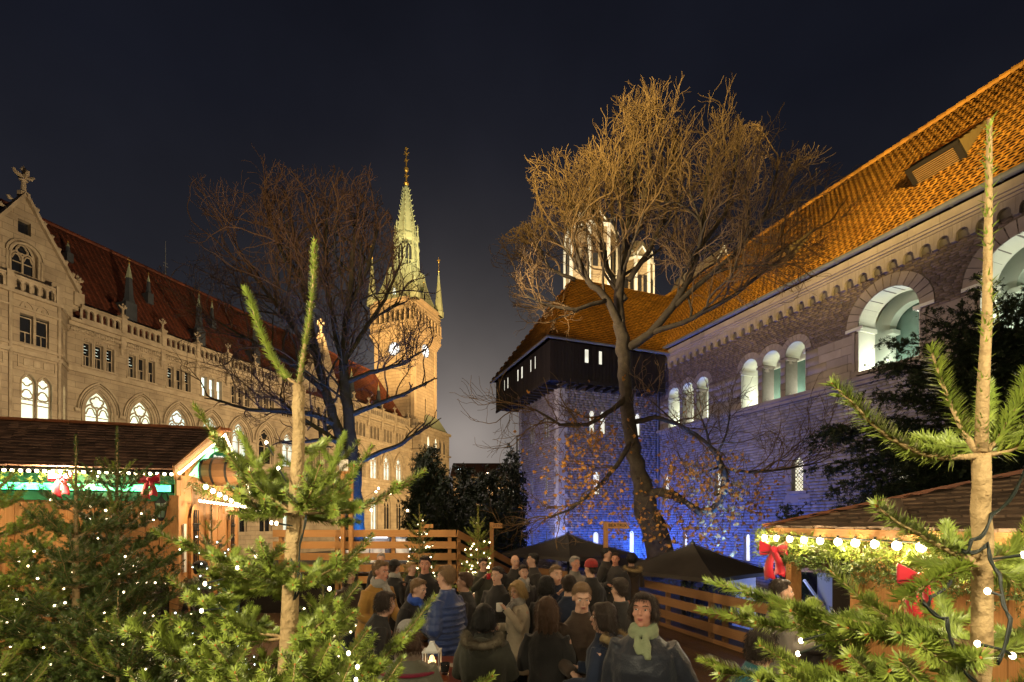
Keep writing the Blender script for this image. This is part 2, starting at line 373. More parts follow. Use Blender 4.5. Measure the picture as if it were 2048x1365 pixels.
m_ground = mat('dark_cobbles', (.075,.068,.06), (.04,.036,.032), .7, 2, bump=.8, bscale=14)
m_slate = mat('slate_grey_metal', (.06,.065,.07), (.035,.04,.045), .5, 2)
m_white = mat('white_paint', (.72,.72,.70), (.62,.62,.60), .6, 3)
m_darkroom = mat('dark_interior', (.02,.02,.025), None, .9)
m_dglass = mat('dark_window_glass', (.02,.022,.025), (.01,.01,.012), .08, 2, spec=.8)
e_pane = emis('lit_office_pane', (.86,1.0,.72), 1.05, var=.22, vscale=.8)
e_panec = emis('cool_lit_pane', (.55,.85,.80), .62, var=.4, vscale=1.2)
e_paneb = emis('bright_cool_pane', (.66,.95,.92), 1.1, var=.3, vscale=1.5)
e_panew = emis('warm_lit_pane', (1.0,.92,.62), 1.1, var=.2)
e_slit = emis('lit_slit_pane', (1.0,.97,.78), .95, var=.2)
e_clock = emis('clock_dial_glow', (.72,.88,1.0), 1.6)
e_bulb = emis('warm_bulb', (1.0,.80,.48), 14, sample=False)
e_fairy = emis('fairy_bulb', (1.0,.80,.50), 9, sample=False)
e_fairyw = emis('cool_fairy_bulb', (.75,.9,1.0), 8, sample=False)
e_green = emis('green_light_strip', (.02,1.0,.35), 4.5, sample=True)
e_candle = emis('candle_glow', (1.0,.55,.18), 3, sample=False)
e_blue = emis('blue_led', (.08,.28,1.0), 2.5, sample=True)
m_cable = mat('green_cable', (.015,.02,.015), None, .5)

# ------------------------------------------------------------------ ground
def build_ground():
    m = MB(); m.add([(-900,-300,-.8),(900,-300,-.8),(900,1500,-.8),(-900,1500,-.8)], [(0,1,2,3)])
    tag(m.build('ground', m_ground), kind='structure')
build_ground()
def arch_pts(xa, xb, zs, kind='round', n=10, rise=None):
    w = xb - xa; c = (xa+xb)/2; P = []
    if kind == 'round':
        for i in range(n+1):
            t = PI - PI*i/n; P.append((c + w/2*math.cos(t), zs + w/2*math.sin(t)))
    else:
        h = rise or w*.85; r = (h*h + w*w/4)/w; k = n//2
        for i in range(k+1):
            a = PI - math.asin(min(1,h/r))*i/k; P.append((xa + r + r*math.cos(a), zs + r*math.sin(a)))
        for i in range(k-1, -1, -1):
            a = PI - math.asin(min(1,h/r))*i/k; P.append((xb - r - r*math.cos(a), zs + r*math.sin(a)))
    return P
def arch_h(o):
    w = o['x1'] - o['x0']
    return 0 if o['k'] == 'rect' else (w/2 if o['k'] == 'round' else o.get('rise', w*.85))
def op(x0, x1, z0, z1, k='rect', **kw):
    """opening: z1 is its very top"""
    d = dict(x0=x0, x1=x1, z0=z0, z1=z1, k=k, **kw); return d
def wall_panel(mb, x0, x1, z0, z1, ops, y0, y1):
    ops = sorted([o for o in ops if o['x1'] > x0 and o['x0'] < x1], key=lambda o: o['x0']); x = x0
    for o in ops:
        if o['x0'] > x: mb.box(x, o['x0'], y0, y1, z0, z1)
        if o['z0'] > z0: mb.box(o['x0'], o['x1'], y0, y1, z0, o['z0'])
        h = arch_h(o)
        if o['k'] == 'rect':
            if o['z1'] < z1: mb.box(o['x0'], o['x1'], y0, y1, o['z1'], z1)
        else:
            P = arch_pts(o['x0'], o['x1'], o['z1'] - h, o['k'], 12, h if o['k'] != 'round' else None)
            half = len(P)//2; top = z1
            for i in range(len(P)-1):
                a, b = P[i], P[i+1]
                mb.add([(a[0],y0,a[1]),(b[0],y0,b[1]),(b[0],y0,top),(a[0],y0,top),(a[0],y1,a[1]),(b[0],y1,b[1]),(b[0],y1,top),(a[0],y1,top)],
                       [(0,1,2,3),(7,6,5,4),(0,4,5,1)])
        x = o['x1']
    if x < x1: mb.box(x, x1, y0, y1, z0, z1)
def arch_band(mb, xa, xb, zs, k, t, y0, y1, n=14, rise=None, legs=0):
    """moulding of width t round an arch"""
    A = arch_pts(xa, xb, zs, k, n, rise)
    B = arch_pts(xa - t, xb + t, zs, k, n, (rise + t*1.3) if rise else None)
    if legs: A = [(A[0][0], zs-legs)] + A + [(A[-1][0], zs-legs)]; B = [(B[0][0], zs-legs)] + B + [(B[-1][0], zs-legs)]
    for i in range(len(A)-1):
        a, b, c, d = A[i], A[i+1], B[i+1], B[i]
        mb.add([(a[0],y0,a[1]),(b[0],y0,b[1]),(c[0],y0,c[1]),(d[0],y0,d[1]),(a[0],y1,a[1]),(b[0],y1,b[1]),(c[0],y1,c[1]),(d[0],y1,d[1])],
               [(0,1,2,3),(0,4,5,1),(2,6,7,3),(7,6,5,4)])
def foil(mb, cx, cz, r, y, lobes=5, rad=.045, n=40, ph=0):
    P = []
    for i in range(n+1):
        t = 2*PI*i/n + ph; rr = r*(.74 + .26*abs(math.cos(lobes*(t-ph)/2)))
        P.append((cx + rr*math.sin(t), y, cz + rr*math.cos(t)))
    mb.tube(P, rad, 4, cap=False)
def tracery_mesh(w, z0, zs, ztop, double=True, transom=None, foils=5):
    """pointed window of two lights under a cusped roundel, centred on x=0"""
    m = MB(); h = ztop - zs; rd = .04 + w*.012
    m.tube([(x, 0, z) for x, z in [(-w/2+.03, z0)] + arch_pts(-w/2+.03, w/2-.03, zs, 'pointed', 14, h) + [(w/2-.03, z0)]], rd*1.3, 4)
    m.box(-.05, .05, -.05, .05, z0, zs + .02)
    for s in (-1, 1):
        xa, xb = sorted((0, s*(w/2-.03)))
        P = arch_pts(xa, xb, zs-.12, 'pointed', 10, h*.42)
        m.tube([(x, 0, z) for x, z in P], rd, 4)
        c = (xa+xb)/2     # trefoil head
        q = [(c + (xb-xa)*.42*math.sin(t)*(1-.35*abs(math.sin(1.5*t))), 0, zs-.12 + (xb-xa)*.42*math.cos(t)) for t in [(-PI*.62 + PI*1.24*i/14) for i in range(15)]]
        m.tube(q, rd*.8, 4)
        m.box(xa+.06*(s<0)+.05, xb-.06*(s>0)-.05, -.03, .03, zs-.42, zs-.36)
    foil(m, 0, zs + h*.46, h*.30, 0, foils, rd)
    if transom: m.box(-w/2, w/2, -.03, .03, transom-.03, transom+.03)
    return m.mesh('tracery', m_sandp)
def shared(name, me, parent, loc=(0,0,0), rot=(0,0,0), scale=(1,1,1)):
    o = bpy.data.objects.new(name, me); COL.objects.link(o); o.parent = parent; o.location = loc; o.rotation_euler = rot; o.scale = scale
    return o
def finial_mesh(h, r, mat_):
    m = MB(); m.lathe([(r*1.1,0),(r*1.1,h*.12),(r*.5,h*.16),(r*.42,h*.5),(r*.8,h*.54),(r*.4,h*.6),(r*.3,h*.8)], 8)
    for a in range(4):
        d = Vector((math.cos(a*PI/2), math.sin(a*PI/2), 0))
        m.tube([d*0 + Vector((0,0,h*.66)), d*r*1.3 + Vector((0,0,h*.7)), d*r*1.7 + Vector((0,0,h*.8))], [r*.35, r*.4, r*.25], 5)
    m.ball((0,0,h*.9), r*.55, 6, 4); m.cone((0,0,h*.93), r*.3, h*.12, 5)
    return m.mesh('finial', mat_)
def crocket_mesh(s, mat_):
    m = MB(); m.tube([(0,0,0),(s*.5,0,s*.25),(s*.95,0,s*.2),(s*1.1,0,s*.55),(s*.8,0,s*.75)], [s*.22,s*.2,s*.25,s*.24,s*.12], 5)
    m.ball((s*.9,0,s*.35), s*.3, 6, 4); return m.mesh('crocket', mat_)
def tile_roof(parent, x0, x1, yz0, yz1, mat_, under, pitch=.3, row=.3, lift=.05, name='tile', keep=0, near=None, curve=None, dx=None, rot_jit=.03):
    """rows of curved tiles between eave point yz0 and ridge yz1 in the parent's frame"""
    y0, z0 = yz0; y1, z1 = yz1; L = math.hypot(y1-y0, z1-z0); uy, uz = (y1-y0)/L, (z1-z0)/L; ny, nz = -uz, uy
    nr = int(L/row); nc = int((x1-x0)/pitch); V = []; F = []; r = random.Random(3); cand = []
    for i in range(nr):
        for j in range(nc):
            cx = x0 + (j+.5 + (.5 if i % 2 else 0)*(dx or 0))*pitch; a = i*row; b = a + row*1.12
            cand.append((cx, a, b))
    if curve is None: curve = lambda s: 0.0
    def P(x, s, h):
        h += curve(s); return (x, y0 + uy*s + ny*h, z0 + uz*s + nz*h)
    singles = set()
    if keep and near is not None:
        near = Vector(near)
        order = sorted(range(len(cand)), key=lambda k: (Vector(P(cand[k][0], cand[k][1], 0)) - near).length)
        singles = set(order[:keep])
    w = pitch*.48; prof = [(-w, .0), (-w*.55, .045), (0, .06), (w*.55, .045), (w, .0)]
    for k, (cx, a, b) in enumerate(cand):
        j = r.uniform(-rot_jit, rot_jit); h = r.uniform(0, .012)
        vs = [P(cx + q + j*pitch, a - abs(q)/w*0 + r.uniform(-.01,.01), lift + p + h) for q, p in prof] + [P(cx + q, b, p*.6 + h*.3) for q, p in prof] + [P(cx + q*.9, a, lift*.2) for q, p in (prof[0], prof[-1])]
        fs = [(i, i+1, 6+i, 5+i) for i in range(4)] + [(10, 11, 4, 3), (10, 3, 2, 1), (10, 1, 0, 0)][:2]
        fs = [(i, i+1, 6+i, 5+i) for i in range(4)] + [(0, 10, 11, 4)]
        if k in singles:
            m = MB(); m.add(vs, fs + [(0,4,3,1)]); m.f = m.f[:5] + [(1,0,10,11)] + [(1,11,4,3)]; m.m = [0]*len(m.f)
            m.build(name, mat_, parent, True)
        else:
            o = len(V); V.extend(vs); F.extend([tuple(i+o for i in f) for f in fs]); 
    F = [f if len(f) == 4 else f + (f[-1],) for f in F]
    o = np_mesh(name, V, F, mat_, parent); tag(o, kind='stuff')
    m = MB(); n = 8
    for i in range(n):
        a, b = L*i/n, L*(i+1)/n
        m.add([P(x0,a,-.02),P(x1,a,-.02),P(x1,b,-.02),P(x0,b,-.02)], [(0,1,2,3)])
    m.build('roof', under, parent)
    return o

# ------------------------------------------------------------------ town hall, long facade running up the square
HA = math.atan2(.936, .352); HO = (-14.7, 75.0)
def cast_local(px, py, O, ang, y0=0.0):
    ca, sa = math.cos(ang), math.sin(ang); dx, dz = (px-1024)/1000, (1045-py)/1000
    t = (y0 + (-sa*O[0] + ca*O[1]))/(-sa*dx + ca); X, Y, Z = t*dx, t, 2.5 + t*dz
    return ca*(X-O[0]) + sa*(Y-O[1]), Z
def town_hall():
    H = thing('town_hall', 'long pale sandstone gothic town hall with red tiled roof, balustrade and lit arched windows', 'town hall', (HO[0], HO[1], 0), HA)
    bays = [-42 + 2.93*k for k in range(7)] + [-15.6 + 2.93*k for k in range(5)]
    ops_up, ops_ar, ops_gr = [], [], []
    for c in bays:
        for d in (-.72, 0, .72): ops_up.append(op(c+d-.26, c+d+.26, 13.45, 15.1))
        ops_ar.append(op(c-.83, c+.83, 8.3, 11.8, 'pointed', rise=1.45))
        ops_gr.append(op(c-.75, c+.75, 1.6, 6.2, 'pointed', rise=1.2))
    for d in (-1.1, -.0, 1.1):
        ops_up.append(op(-19.9+d-.35, -19.9+d+.35, 13.3, 15.5)); ops_ar.append(op(-19.9+d-.4, -19.9+d+.4, 8.3, 11.8, 'pointed', rise=.7))
    m = MB()
    wall_panel(m, -43.9, 0, 12.9, 16.2, ops_up, 0, .55)
    wall_panel(m, -43.9, 0, 7.6, 12.9, ops_ar, 0, .55)
    wall_panel(m, -43.9, 0, -.8, 7.6, ops_gr, 0, .55)
    m.build('wall', m_sand, H)
    m = MB(); m.box(-60, 0, .56, 14, -.8, 16.2); m.build('inner_wall', m_darkroom, H)
    # mouldings
    m = MB()
    for z0, z1, pr in ((12.86, 13.08, .16), (13.08, 13.2, .09), (7.5, 7.75, .18), (7.75, 7.9, .1), (15.45, 15.53, .08), (15.95, 16.2, .2), (16.2, 16.36, .42), (16.36, 16.44, .34)):
        m.box(-43.9, 0, -pr, .02, z0, z1)
    m.build('string_course', m_sandp, H)
    m = MB(); x = -43.7
    while x < -.2:
        m.ball((x, -.12, 15.74), .13, 5, 4); m.box(x+.11, x+.19, -.16, .0, 15.62, 15.9); x += .3
    tag(m.build('carved_frieze', m_sandp, H), kind='stuff')
    # sculpted label blocks over the upper windows, hood arches
    m = MB()
    for c in bays:
        for d in (-.72, 0, .72):
            m.ball((c+d, -.02, 15.28), .14, 6, 4, .7); m.ball((c+d-.13, -.02, 15.25), .09, 5, 3); m.ball((c+d+.13, -.02, 15.25), .09, 5, 3)
            for s in (-1, 1): m.box(c+d+s*.3-.04, c+d+s*.3+.04, -.05, .02, 13.4, 15.12)
        m.box(c-1.12, c+1.12, -.12, .02, 13.3, 13.4)
    m.build('window_surround', m_sandp, H)
    hood = MB(); arch_band(hood, -.95, .95, 10.35, 'pointed', .14, -.09, .02, 16, 1.6)
    arch_band(hood, -1.16, 1.16, 10.35, 'pointed', .06, -.14, .02, 16, 1.86)
    arch_band(hood, -1.3, 1.3, 10.35, 'pointed', .09, -.2, .02, 16, 2.02)
    for s in (-1, 1): hood.box(s*1.02-.07, s*1.02+.07, -.09, .02, 8.2, 10.35); hood.box(s*1.4-.14, s*1.4+.14, -.2, .02, 10.15, 10.36)
    hme = hood.mesh('hood_mould', m_sandp)
    tr = tracery_mesh(1.66, 8.3, 10.35, 11.8)
    trg = tracery_mesh(1.5, 1.6, 5.0, 6.2)
    up = MB(); up.box(-.26,-.22,-.02,.02,13.45,15.1).box(.22,.26,-.02,.02,13.45,15.1).box(-.26,.26,-.02,.02,14.15,14.2).box(-.02,.02,-.02,.02,13.45,14.15).box(-.26,.26,-.02,.02,15.04,15.1).box(-.26,.26,-.02,.02,13.45,13.5)
    upm = up.mesh('window_frame', m_sandp)
    def pane(par, x0, x1, z0, z1, y, mt): 
        m = MB(); m.box(x0, x1, y, y+.03, z0, z1); return m.build('pane', mt, par)
    def pointed_pane(par, w, z0, zs, zt, y, mt):
        m = MB(); P = [(-w/2, z0)] + arch_pts(-w/2, w/2, zs, 'pointed', 12, zt-zs) + [(w/2, z0)]; m.extr(P, y, y+.03); return m.build('pane', mt, par)
    for k, c in enumerate(bays):
        wi = shared('window', tr, H, (c, .22, 0)); shared('hood_mould', hme, H, (c, 0, 0))
        mt = e_pane if k < 2 else (e_paneb if k == 2 else e_panec)
        if k in (5, 8): mt = m_dglass
        pointed_pane(wi, 1.66, 8.3, 10.35, 11.8, .18, mt)
        wg = shared('window', trg, H, (c, .22, 0)); pointed_pane(wg, 1.5, 1.6, 5.0, 6.2, .18, m_dglass if k % 3 else e_panec)
        for d in (-.72, 0, .72):
            wu = shared('window', upm, H, (c+d, .25, 0))
            pane(wu, -.25, .25, 13.46, 15.08, .05, e_paneb if k == 3 else m_dglass)
            if k < 3 and rng.random() < .6:      # ceiling lamps reflected in the dark upper rooms
                mm = MB()
                for q in range(3): mm.obox((rng.uniform(-.1,.1), .03, 14.4+.22*q), (.12,0,0), (0,.005,0), (.02,0,.018))
                mm.build('ceiling_lamp', e_panec, wu)
    for d in (-1.1, 0, 1.1):
        wu = empty('window', (-19.9+d, .25, 0), 0, H); pane(wu, -.34, .34, 13.3, 15.5, 0, m_dglass)
        fm = MB(); fm.box(-.35,-.3,-.05,0,13.3,15.5).box(.3,.35,-.05,0,13.3,15.5).box(-.3,.3,-.05,0,14.3,14.36); fm.build('window_frame', m_sandp, wu)
        wl = shared('window', tracery_mesh(.8, 8.3, 11.1, 11.8), H, (-19.9+d, .22, 0)); pointed_pane(wl, .8, 8.3, 11.1, 11.8, .18, m_dglass)
    # balustrade, one run per bay between pedestals
    fin = finial_mesh(.95, .16, m_sandp)
    def balus(x0, x1, y, n, par=H):
        m = MB(); w = (x1-x0)/n; os = [op(x0+w*(i+.17), x0+w*(i+.83), 16.62, 17.28, 'pointed', rise=.2) for i in range(n)]
        wall_panel(m, x0, x1, 16.44, 17.38, os, y-.09, y+.09); m.box(x0, x1, y-.15, y+.15, 17.38, 17.5); m.box(x0, x1, y-.14, y+.14, 16.44, 16.56)
        for i in range(n): m.ball((x0+w*(i+.5), y, 16.62), .05, 5, 3)
        for i in range(n+1): m.lathe([(.1,0),(.1,.08),(.06,.12),(.085,.35),(.06,.6),(.1,.66)], 6, (x0+w*i, y-.05, 16.56))
        return m.build('balustrade', m_sandp, par)
    edges = [-43.4] + [(bays[i]+bays[i+1])/2 for i in range(6)] + [-22.6]
    for a, b in zip(edges[:-1], edges[1:]): balus(a+.18, b-.18, -.2, 6)
    edges2 = [-17.2] + [(bays[i]+bays[i+1])/2 for i in range(7, 11)] + [-1.9]
    for a, b in zip(edges2[:-1], edges2[1:]): balus(a+.18, b-.18, -.2, 6)
    for e in edges[1:] + edges2:
        m = MB(); m.box(e-.18, e+.18, -.42, .02, 16.44, 17.62); m.box(e-.24, e+.24, -.48, .08, 17.62, 17.74); m.build('pedestal', m_sandp, H)
        shared('finial', fin, H, (e, -.2, 17.74))
        m = MB(); m.box(e-.16, e+.16, -.3, .02, 15.3, 16.2); m.lathe([(.05,0),(.16,.3),(.16,.5)], 8, (e, -.12, 14.85)); m.build('corbel', m_sandp, H)
    # roof
    near = (-50, 2, 18)
    tile_roof(H, -56, .0, (.5, 16.5), (7, 25.6), m_rtile, m_rtile2, .42, .42, .05, 'roof_tile', 0)
    m = MB(); m.add([(-56,7,25.6),(0,7,25.6),(0,13.5,16.5),(-56,13.5,16.5)], [(0,1,2,3)]); m.build('roof', m_rtile2, H)
    m = MB(); x = -55.8
    while x < -.3: m.tube([(x,7,25.66),(x+.38,7,25.66)], [.17,.14], 6); x += .36
    tag(m.build('ridge_tile', m_rtile, H), kind='stuff')
    m = MB(); x = -43      # snow guard on the lower roof
    m.tube([(-43,1.6,18.3),(-24,1.6,18.3)], .03, 4); m.tube([(-43,1.6,18.15),(-24,1.6,18.15)], .03, 4)
    while x < -24: m.tube([(x,1.7,18.1),(x,1.6,18.4)], .025, 4); x += .5
    m.build('snow_guard', m_slate, H)
    # slim dormer turrets with green copper tips
    for px, pyt, yy, s in ((258, 515, 1.8, 1.0), (398, 578, 1.8, .95), (510, 628, 1.8, .95), (703, 735, 1.8, 1.0), (757, 765, 1.8, .9), (297, 545, 3.8, .55), (136, 482, 4.6, .5), (424, 598, 3.8, .55)):
        x, z = cast_local(px, pyt, HO, HA, yy)
        T = empty('dormer_turret', (x, yy, 0), 0, H); zb = 16.9 + (yy-.5)*1.38
        h = z - zb
        m = MB(); m.box(-.42*s, .42*s, -.3, 1.2, zb-.4, zb + h*.22); m.lathe([(.46*s, zb+h*.22), (.34*s, zb+h*.3), (.22*s, zb + h*.66)], 6); m.build('turret_body', m_slate, T)
        m = MB(); m.lathe([(.27*s, zb+h*.64), (.22*s, zb+h*.67), (.05*s, zb+h*.86), (.03*s, zb+h*.9)], 6); m.build('copper_tip', m_copper, T)
        m = MB(); m.ball((0,0,zb+h*.9), .08*s, 6, 4); m.tube([(0,0,zb+h*.9),(0,0,z)], .022, 4); m.tube([(-.12*s,0,zb+h*.955),(.12*s,0,zb+h*.955)], .025, 4); m.build('spike', m_gold, T)
    x, z = cast_local(331, 482, HO, HA, 7.0)
    m = MB(); m.tube([(x,7,25.5),(x,7,z)], [.05,.02], 5); m.box(x-.25,x+.25,6.98,7.02,26.6,26.64); m.box(x-.2,x+.2,6.98,7.02,26.9,26.94); m.build('aerial', m_zinc, H)
    # ---- gable at the near end, its balcony and the oriel below
    def gable(cx, hw, zb, za, y, dep, win=True, croc=7, name='gable'):
        G = empty(name, (cx, y, 0), 0, H)
        m = MB(); wz = zb + .35
        if win:
            ops = [op(-.62, .62, zb, zb+2.35, 'pointed', rise=.85)]
            wall_panel(m, -hw, hw, zb-1.2, zb+2.6, [op(-.62, .62, zb-.2, zb+2.05, 'pointed', rise=.8)], 0, .5)
            # triangle upper part with two slits
            m.f = m.f; sl = (za - zb)/hw
            xs = hw - 2.6/ sl
        # front wall as strips that follow the slope
        m = MB(); sl = (za-zb)/hw; n = 18
        for i in range(n):
            xa = -hw + 2*hw*i/n; xb = -hw + 2*hw*(i+1)/n
            ta = zb + (hw-abs(xa))*sl; tb = zb + (hw-abs(xb))*sl
            def quad(z0a, z0b, z1a, z1b):
                m.add([(xa,0,z0a),(xb,0,z0b),(xb,0,z1b),(xa,0,z1a),(xa,.5,z0a),(xb,.5,z0b),(xb,.5,z1b),(xa,.5,z1a)], [(0,1,2,3),(0,4,5,1),(1,5,6,2),(0,3,7,4),(3,2,6,7),(7,6,5,4)])
            c = (xa+xb)/2
            if win and abs(c) < .66:
                q = lambda x: zb + 1.1 + math.sqrt(max(0, 1 - (x/.68)**2))*.95
                z2 = zb + (za-zb)*.50
                if .1 < abs(c) < .42:
                    quad(zb-.25, zb-.25, zb-.05, zb-.05); quad(q(xa), q(xb), z2, z2); quad(z2+.85, z2+.85, ta, tb)
                else:
                    quad(zb-.25, zb-.25, zb-.05, zb-.05); quad(q(xa), q(xb), ta, tb)
            else: quad(zb-1.2, zb-1.2, ta, tb)
        m.build('gable_wall', m_sand, G)
        if win:
            w = empty('window', (0, .25, 0), 0, G)
            mm = MB(); mm.box(-.7,.7,.1,.13,zb-.1,zb+2.1); mm.box(-.45,.45,.1,.13,zb+(za-zb)*.5-.05,zb+(za-zb)*.5+.9); mm.build('pane', m_dglass, w)
            shared('tracery', tracery_mesh(1.25, zb-.05, zb+1.05, zb+2.05, foils=3), w)
            mm = MB(); arch_band(mm, -.68, .68, zb+1.1, 'round', .12, -.1, .02); arch_band(mm, -.9, .9, zb+1.1, 'round', .07, -.14, .02)
            for s in (-1, 1): mm.tube([(s*.72,-.04,zb-.1),(s*.72,-.04,zb+1.1)], .06, 6); mm.tube([(s*.88,-.04,zb-.1),(s*.88,-.04,zb+1.1)], .05, 6)
            mm.build('window_surround', m_sandp, G)
        m = MB(); k = Vector((0, 0, za+.1))
        for s in (-1, 1):
            m.obox((s*hw/2, .1, (zb+za)/2), Vector((s*hw/2, 0, (zb-za)/2)), (0,.38,0), Vector((sl, 0, 1)).normalized()*.09 if s > 0 else Vector((-sl, 0, 1)).normalized()*.09)
            m.box(s*hw-.3, s*hw+.3, -.12, .5, zb-.9, zb+.02)
        m.build('coping', m_sandp, G)
        cr = crocket_mesh(.34, m_sandp)
        for s in (-1, 1):
            for i in range(croc):
                t = (i+.6)/croc*.92; shared('crocket', cr, G, (s*hw*(1-t)*1.02, .1, zb+(za-zb)*t), (0, 0, 0 if s > 0 else PI))
        f = finial_mesh(1.9, .30, m_sandp); shared('finial', f, G, (0, .1, za-.1))
        for s in (-1, 1): shared('finial', finial_mesh(1.3, .2, m_sandp), G, (s*hw, .1, zb))
        return G
    gable(-46.2, 2.95, 18.3, 23.3, .0, .5)
    gable(-19.9, 2.35, 18.2, 23.6, -.3, .5)
    # side roof behind gable one
    m = MB(); m.add([(-49.1,.4,17.6),(-46.2,.4,23.2),(-46.2,6,23.2),(-49.1,3,17.6),(-43.3,.4,17.6),(-43.3,3,17.6)], [(0,1,2,3),(1,4,5,2)]); m.build('roof', m_rtile, H)
    m = MB()
    m.box(-52,-43.6,-.001,.5,12.9,18.0); m.build('wall', m_sand, H)
    # oriel: front plane y=-1.5 from -54 to -45, chamfered to the facade
    O = empty('oriel', (0,0,0), 0, H)
    m = MB(); fr = [op(c+d-.33, c+d+.33, 13.5, 15.25) for c in (-46.4, -48.9) for d in (-.4, .4)]
    wall_panel(m, -54, -45.05, 12.9, 16.4, fr, -1.5, -1.05)
    fl = [op(c+d-.36, c+d+.36, 8.6, 11.6, 'pointed', rise=.6) for c in (-46.3, -48.85) for d in (-.4, .4)]
    wall_panel(m, -54, -45.05, 12.86-.0, 12.9, [], -1.5, -1.05)
    wall_panel(m, -54, -45.05, 8.0, 12.86, fl, -1.5, -1.05)
    m.box(-54, -45.05, -1.5, -1.05, -.8, 8.0)
    m.build('oriel_wall', m_sand, O)
    CH = empty('chamfer', (-45.05, -1.5, 0), math.atan2(1.5, 1.15), O)
    m = MB(); wall_panel(m, 0, 1.89, 12.9, 16.4, [op(.7,1.2,13.5,15.3)], 0, .3); wall_panel(m, 0, 1.89, 8, 12.9, [op(.65,1.25,8.6,11.6,'pointed',rise=.5)], 0, .3); m.box(0,1.89,0,.3,-.8,8)
    m.build('chamfer_wall', m_sand, CH)
    m = MB(); m.box(.7,1.2,.2,.24,13.5,15.3); m.build('pane', m_dglass, CH)
    m = MB(); m.box(.65,1.25,.2,.24,8.6,11.6); m.build('pane', e_pane, CH)
    t2 = tracery_mesh(.72, 8.6, 10.95, 11.6)
    def small_tr(w, z0, zs, zt):
        m = MB(); m.tube([(x,0,z) for x, z in [(-w/2+.02,z0)] + arch_pts(-w/2+.02, w/2-.02, zs, 'pointed', 12, zt-zs) + [(w/2-.02,z0)]], .05, 4)
        foil(m, 0, zs+.2, w*.40, 0, 4, .045); foil(m, 0, zs-.62, w*.42, 0, 3, .045)
        m.box(-w/2,w/2,-.03,.03,zs-1.25,zs-1.18); m.box(-w/2,w/2,-.03,.03,zs-.98,zs-.92); return m.mesh('tracery', m_sandp)
    st = small_tr(.72, 8.6, 11.0, 11.6)
    for c in (-46.3, -48.85):
        for d in (-.4, .4):
            w = shared('window', st, O, (c+d, -1.3, 0)); pane(w, -.36, .36, 8.6, 11.6, .1, e_pane)
    for c in (-46.4, -48.9):
        for d in (-.4, .4):
            w = shared('window', upm, O, (c+d, -1.3, 0), (0,0,0), (1.2,1,1)); pane(w, -.27, .27, 13.5, 15.2, .06, m_dglass)
    for z0, z1, pr in ((12.75, 13.0, .14), (13.2, 13.32, .1), (8.05, 8.25, .15), (16.3, 16.5, .22), (15.5, 15.6, .1)):
        m = MB(); m.box(-54, -45.0, -1.5-pr, -1.5, z0, z1); m.obox((-44.5,-.78,(z0+z1)/2), (.62,.8,0), (.08,-.06,0), (0,0,(z1-z0)/2)); m.build('string_course', m_sandp, O)
    m = MB()    # sunk panels between the storeys, carved tympana above the windows
    for c in (-46.3, -48.85):
        m.box(c-.95, c+.95, -1.56, -1.5, 12.6, 12.66); m.box(c-.95, c+.95, -1.56, -1.5, 11.95, 12.0); m.box(c-.95,c-.9,-1.56,-1.5,11.95,12.6); m.box(c+.9,c+.95,-1.56,-1.5,11.95,12.6)
        for q in (-.5, 0, .5): m.box(c+q-.16, c+q+.16, -1.55, -1.5, 12.1, 12.5)
        arch_band(m, c-.8, c+.8, 11.0, 'round', .06, -1.58, -1.5) if False else None
        for d in (-.4, .4):
            arch_band(m, c+d-.36, c+d+.36, 11.0, 'pointed', .07, -1.57, -1.5, 12, .62, .8)
            arch_band(m, c+d-.3-.1, c+d+.3-.1, 15.55, 'pointed', .05, -1.56, -1.5, 8, .45); m.ball((c+d-.1, -1.52, 15.7), .1, 5, 4)
    m.build('carved_panel', m_sandp, O)
    m = MB()
    for x in (-47.6, -45.15, -50.2):
        m.tube([(x,-1.55,8),(x,-1.55,16.3)], .09, 6); m.ball((x,-1.58,12.8), .14, 6, 4); m.ball((x,-1.58,8.1), .14, 6, 4)
    m.build('shaft', m_sandp, O)
    balus(-53, -47.75, -1.35, 7, O); balus(-47.4, -45.3, -1.35, 5, O)
    for xx in (-47.57, -45.12):
        m = MB(); m.box(xx-.17, xx+.17, -1.55, -1.15, 16.4, 17.65); m.build('pedestal', m_sandp, O)
    m = MB(); m.box(-54,-44.9,-1.5,.1,16.3,16.42); m.build('balcony_floor', m_sandp, O)
    return H
town_hall()

